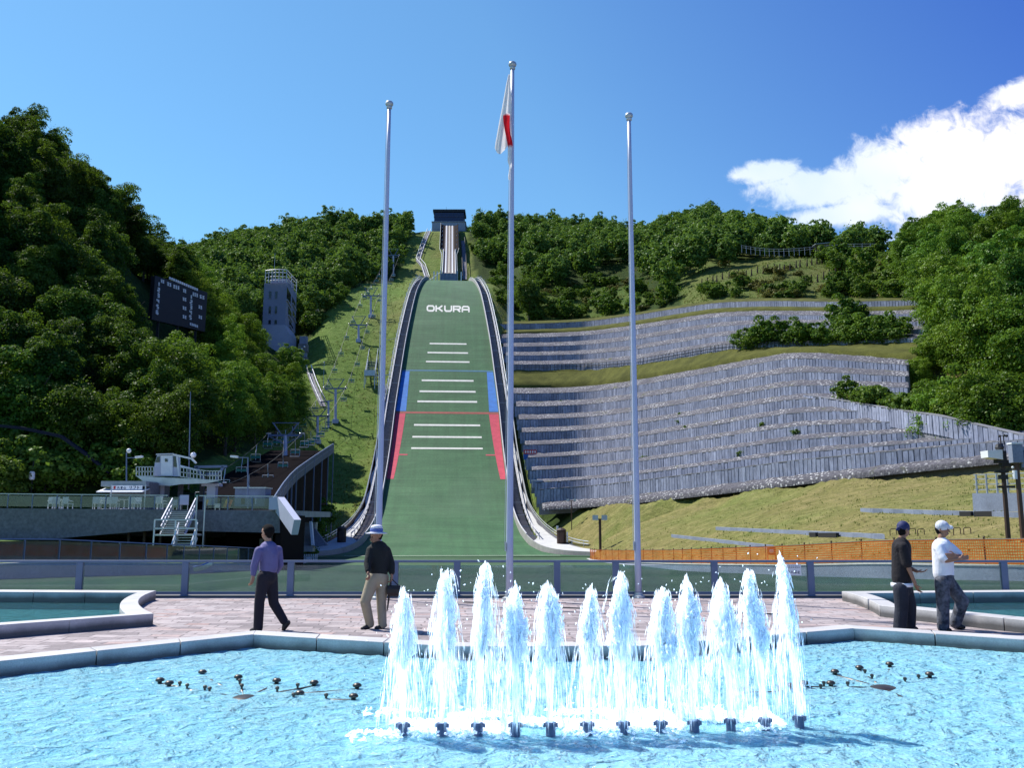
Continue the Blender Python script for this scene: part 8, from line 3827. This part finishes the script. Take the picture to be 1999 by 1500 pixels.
um = thing('umbrella', 'folded dark umbrella held beside the black hand bag', 'umbrella', tuple(P2.p(757, 1185, 0)))
b = MB()
b.tube([P2.p(764, 1118, -.02), P2.p(762, 1140, -.02), P2.p(757, 1180, -.02), P2.p(756, 1186, -.02)], [.009, .022, .012, .004], 8)
b.build('folded_canopy', M['bag'], um)
b = MB()
b.tube([P2.p(764, 1119, -.02), P2.p(764.5, 1113, -.02), P2.p(766.5, 1111.5, -.02)], .009, 6)
b.build('umbrella_handle', M['shoe'], um)

# 3 -- young man in a black shirt
P3 = Person('young man in a navy cap, long black T-shirt and dark jeans, one hand held out', 1762, 1219, 14.4)
b = MB()
P3.head(b, 1763, 1024, 0, (.9, .35, -.05))
capsule(b, P3.p(1761, 1036), P3.p(1758, 1052), .055, .062)
capsule(b, P3.p(1758, 1056), P3.p(1760, 1120), .11, .10)
for (sh, el, wr, hd, pn, sd_) in (((1754, 1056, -.15), (1764, 1098, -.17), (1776, 1128, -.18), (.4, 0, -1), (1, .2, .3), 1), ((1768, 1056, .14), (1776, 1096, .12), (1790, 1105, .02), (1, -.25, -.05), (0, 0, 1), -1)):
    S_, E_, R_ = P3.p(*sh), P3.p(*el), P3.p(*wr)
    capsule(b, S_, E_, .047, .037)
    capsule(b, E_, R_, .037, .027)
    hand(b, R_, hd, pn, .35, sd_)
fuse(b, 'body', M['skin_tan'], P3.root, .0065)
P3.eyes()
b = MB()
capsule(b, P3.hc + V3((-.03, -.01, .0)), P3.hc + V3((-.035, -.01, -.04)), .078, .06, 12)
fuse(b, 'hair', M['hair'], P3.root, .009, 3)
b = MB()
capsule(b, P3.hc + V3((-.006, -.004, .052)), P3.hc + V3((.008, .004, .048)), .097, .094, 16)
capsule(b, P3.hc + V3((-.075, -.03, .025)), P3.hc + V3((-.115, -.045, .012)), .04, .03, 10, (1, .6))
fuse(b, 'cap', M['cap_navy'], P3.root, .009, 3)
b = MB()
capsule(b, P3.p(1752, 1057, -.1), P3.p(1768, 1057, .1), .088, .088, 16)
capsule(b, P3.p(1759, 1058), P3.p(1759, 1118), .158, .160, 18, (.92, 1))
capsule(b, P3.p(1760, 1044), P3.p(1759, 1054), .07, .09)
capsule(b, P3.p(1754, 1057, -.15), P3.p(1761, 1088, -.165), .078, .080)
capsule(b, P3.p(1768, 1057, .14), P3.p(1775, 1088, .13), .078, .080)
fuse(b, 'black_shirt', M['tee_black'], P3.root, .011)
b = MB()
c = P3.p(1760, 1131)
b.lathe([(.158, -.03), (.166, -.028), (.164, .03), (.15, .03)], c, 26)
b.build('white_hem', M['tee_white'], P3.root, smooth=True)
b = MB()
capsule(b, P3.p(1761, 1126), P3.p(1761, 1137), .142, .148, 18)
P3.leg(b, [P3.p(1754, 1138, -.07), P3.p(1755, 1176, -.08), P3.p(1751, 1214, -.08)], [.120, .102, .098])
P3.leg(b, [P3.p(1769, 1138, .06), P3.p(1778, 1172, .06), P3.p(1779, 1212, .08)], [.120, .104, .094])
fuse(b, 'jeans', M['jeans'], P3.root, .011)
P3.shoe('shoe', P3.p(1750, 1215, -.08), P3.p(1757, 1217.5, -.14), M['shoe'])
P3.shoe('shoe', P3.p(1779, 1214, .08), P3.p(1789, 1217, .02), M['shoe'])

# 4 -- young man in a white shirt, arms folded
P4 = Person('young man in a white cap and white T-shirt with folded arms and mottled trousers', 1850, 1220, 14.4)
b = MB()
P4.head(b, 1839, 1024, 0, (.75, -.6, -.05))
capsule(b, P4.p(1838, 1036), P4.p(1836, 1052), .055, .062)
capsule(b, P4.p(1837, 1056), P4.p(1840, 1118), .11, .10)
for (sh, el, wr, hd, pn, sd_) in (((1827, 1058, -.10), (1835, 1084, -.20), (1858, 1079, -.27), (1, .1, .1), (0, 1, 0), 1), ((1855, 1058, .02), (1871, 1077, -.08), (1850, 1074, -.24), (-1, -.1, .0), (0, 1, 0), -1)):
    S_, E_, R_ = P4.p(*sh), P4.p(*el), P4.p(*wr)
    capsule(b, S_, E_, .047, .038)
    capsule(b, E_, R_, .038, .028)
    hand(b, R_, hd, pn, .3, sd_)
fuse(b, 'body', M['skin_tan'], P4.root, .0065)
P4.eyes()
b = MB()
capsule(b, P4.hc + V3((-.03, .03, .0)), P4.hc + V3((-.03, .03, -.035)), .076, .058, 12)
fuse(b, 'hair', M['hair'], P4.root, .009, 3)
b = MB()
capsule(b, P4.hc + V3((-.006, .004, .052)), P4.hc + V3((.008, -.004, .048)), .098, .095, 16)
capsule(b, P4.hc + V3((.065, -.055, .04)), P4.hc + V3((.10, -.085, .032)), .042, .036, 10, (1, .45))
fuse(b, 'cap', M['cap_white'], P4.root, .009, 3)
b = MB()
capsule(b, P4.p(1828, 1059, -.07), P4.p(1852, 1059, .03), .088, .088, 16)
capsule(b, P4.p(1839, 1060), P4.p(1841, 1110), .160, .158, 18, (1.0, .92))
capsule(b, P4.p(1838, 1045), P4.p(1838, 1056), .07, .09)
capsule(b, P4.p(1827, 1059, -.10), P4.p(1832, 1078, -.165), .080, .080)
capsule(b, P4.p(1855, 1059, .02), P4.p(1866, 1072, -.04), .080, .076)
fuse(b, 'white_shirt', M['tee_white'], P4.root, .011)
b = MB()
capsule(b, P4.p(1842, 1112), P4.p(1843, 1124), .142, .148, 18)
P4.leg(b, [P4.p(1835, 1126, -.06), P4.p(1836, 1172, -.07), P4.p(1837, 1214, -.06)], [.118, .096, .090])
P4.leg(b, [P4.p(1852, 1126, .06), P4.p(1878, 1164, .0), P4.p(1868, 1208, .06)], [.118, .098, .086])
fuse(b, 'trousers', M['camo'], P4.root, .011)
P4.shoe('shoe', P4.p(1837, 1215, -.06), P4.p(1845, 1218.5, -.14), M['shoe'])
P4.shoe('shoe', P4.p(1869, 1212, .06), P4.p(1880, 1215, .0), M['shoe'])
# ------------------------------------------------------------------ light, sky, camera
SUN_EL = rad(54)
SUN_H = Vector((-0.83, 0.56, 0)).normalized()
sd = Vector((SUN_H.x * math.cos(SUN_EL), SUN_H.y * math.cos(SUN_EL), math.sin(SUN_EL)))
sl = bpy.data.lights.new('sun', 'SUN')
sl.energy = 5.0
sl.angle = rad(0.5)
sl.color = (1.0, 0.96, 0.89)
so = bpy.data.objects.new('sun', sl)
COL.objects.link(so)
so.rotation_euler = sd.to_track_quat('Z', 'Y').to_euler()

wd = bpy.data.worlds.new('World')
SC.world = wd
wd.use_nodes = True
nt = wd.node_tree
for n_ in list(nt.nodes):
    nt.nodes.remove(n_)
wo = nt.nodes.new('ShaderNodeOutputWorld')
bg = nt.nodes.new('ShaderNodeBackground')
sky = nt.nodes.new('ShaderNodeTexSky')
sky.sky_type = 'NISHITA'
sky.sun_disc = False
sky.sun_elevation = SUN_EL
sky.sun_rotation = math.atan2(SUN_H.x, SUN_H.y)
sky.altitude = 200
sky.air_density = 1.15
sky.dust_density = 0.25
sky.ozone_density = 2.2
hs_ = nt.nodes.new('ShaderNodeHueSaturation')
hs_.inputs['Saturation'].default_value = 1.08
hs_.inputs['Value'].default_value = 1.0
link(nt, sky.outputs[0], hs_.inputs['Color'])


def mth(op, a, b=None, c=None, clamp=False):
    n = nt.nodes.new('ShaderNodeMath')
    n.operation = op
    n.use_clamp = clamp
    for i, val in enumerate((a, b, c)):
        if val is None:
            continue
        if hasattr(val, 'is_output'):
            link(nt, val, n.inputs[i])
        else:
            n.inputs[i].default_value = val
    return n.outputs[0]


tc = nt.nodes.new('ShaderNodeTexCoord')
sp = nt.nodes.new('ShaderNodeSeparateXYZ')
link(nt, tc.outputs['Generated'], sp.inputs[0])
yy = mth('MAXIMUM', sp.outputs[1], 0.02)
ax_ = mth('DIVIDE', sp.outputs[0], yy)      # east / north
el_ = mth('DIVIDE', sp.outputs[2], yy)      # up / north
cv = nt.nodes.new('ShaderNodeCombineXYZ')
link(nt, ax_, cv.inputs[0])
link(nt, el_, cv.inputs[1])
nz1 = noise_tex(nt, 14.0, 9, 0.62, cv.outputs[0], 0.3)
nz2 = noise_tex(nt, 3.5, 4, 0.5, cv.outputs[0])
nz3 = noise_tex(nt, 42.0, 7, 0.65, cv.outputs[0], 0.6)
wob0 = mth('MULTIPLY', mth('SUBTRACT', nz3.outputs['Fac'], 0.5), 1.3)
wob = mth('ADD', mth('MULTIPLY', mth('SUBTRACT', nz1.outputs['Fac'], 0.5), 1.7), mth('MULTIPLY', mth('SUBTRACT', nz2.outputs['Fac'], 0.5), 0.5))


def sky_uv(u, v):
    d = ray(u, v)
    return d[0] / d[1], d[2] / d[1]


field = None
for (u, v, ru, rv, tilt) in ((1850, 345, 210, 105, -20), (1740, 330, 150, 75, -25), (1590, 368, 120, 45, -8), (2000, 290, 190, 90, -25), (2150, 330, 220, 160, 0), (1990, 185, 75, 34, -20), (1650, 420, 160, 26, -6), (1495, 335, 70, 26, -4)):
    cx_, cy_ = sky_uv(u, v)
    dx = mth('SUBTRACT', ax_, cx_)
    dy = mth('SUBTRACT', el_, cy_)
    t = rad(-tilt)
    ca, sa = math.cos(t), math.sin(t)
    e1 = mth('DIVIDE', mth('ADD', mth('MULTIPLY', dx, ca), mth('MULTIPLY', dy, sa)), ru / FPX)
    e2 = mth('DIVIDE', mth('SUBTRACT', mth('MULTIPLY', dy, ca), mth('MULTIPLY', dx, sa)), rv / FPX)
    r_ = mth('SQRT', mth('ADD', mth('MULTIPLY', e1, e1), mth('MULTIPLY', e2, e2)))
    small = 0.0
    g = mth('SUBTRACT', 1.14 - small, r_)
    field = g if field is None else mth('MAXIMUM', field, g)
field = mth('ADD', mth('ADD', field, wob), wob0)
mr = nt.nodes.new('ShaderNodeMapRange')
mr.interpolation_type = 'SMOOTHSTEP'
mr.inputs['From Min'].default_value = -0.12
mr.inputs['From Max'].default_value = 0.55
link(nt, field, mr.inputs['Value'])
north = mth('GREATER_THAN', sp.outputs[1], 0.05)
fac = mth('MULTIPLY', mr.outputs[0], north)
shade = ramp(nt, nz2.outputs['Fac'], [(0.35, (5.8, 6.9, 8.3)), (0.6, (8.6, 8.5, 9.1))])
# polarised blue: deepest away from the sun, high on the right
pol = node(nt, 'ShaderNodeMapRange')
pol.inputs['From Min'].default_value = -0.45
pol.inputs['From Max'].default_value = 0.75
link(nt, mth('ADD', ax_, mth('MULTIPLY', mth('SUBTRACT', el_, 0.35), 0.5)), pol.inputs['Value'])
blue = ramp(nt, pol.outputs[0], [(0.0, (0.78, 1.12, 1.18)), (0.45, (0.80, 1.12, 1.22)), (1.0, (0.42, 0.64, 1.20))])
skyc = mixc(nt, 1.0, hs_.outputs[0], blue, 'MULTIPLY')
mx = mixc(nt, fac, skyc, shade)
link(nt, mx, bg.inputs['Color'])
bg.inputs['Strength'].default_value = 0.092
link(nt, bg.outputs[0], wo.inputs[0])

cam = bpy.data.cameras.new('camera')
cam.sensor_width = 36.0
cam.lens = FPX / 1999 * 36.0
cam.clip_start = 0.1
cam.clip_end = 4000
co = bpy.data.objects.new('camera', cam)
COL.objects.link(co)
co.location = (0, 0, CAMZ)
co.rotation_euler = (rad(90) + TH, 0, 0)
SC.camera = co
SC.view_settings.view_transform = 'Standard'
SC.view_settings.look = 'None'
SC.view_settings.exposure = 0.55
SC.view_settings.gamma = 1.0
SC.view_settings.use_curve_mapping = False
cy = SC.cycles
cy.max_bounces = 6
cy.diffuse_bounces = 4
cy.glossy_bounces = 3
cy.transmission_bounces = 4
cy.transparent_max_bounces = 12
cy.caustics_reflective = False
cy.caustics_refractive = False
cy.use_denoising = True
cy.sample_clamp_indirect = 6.0
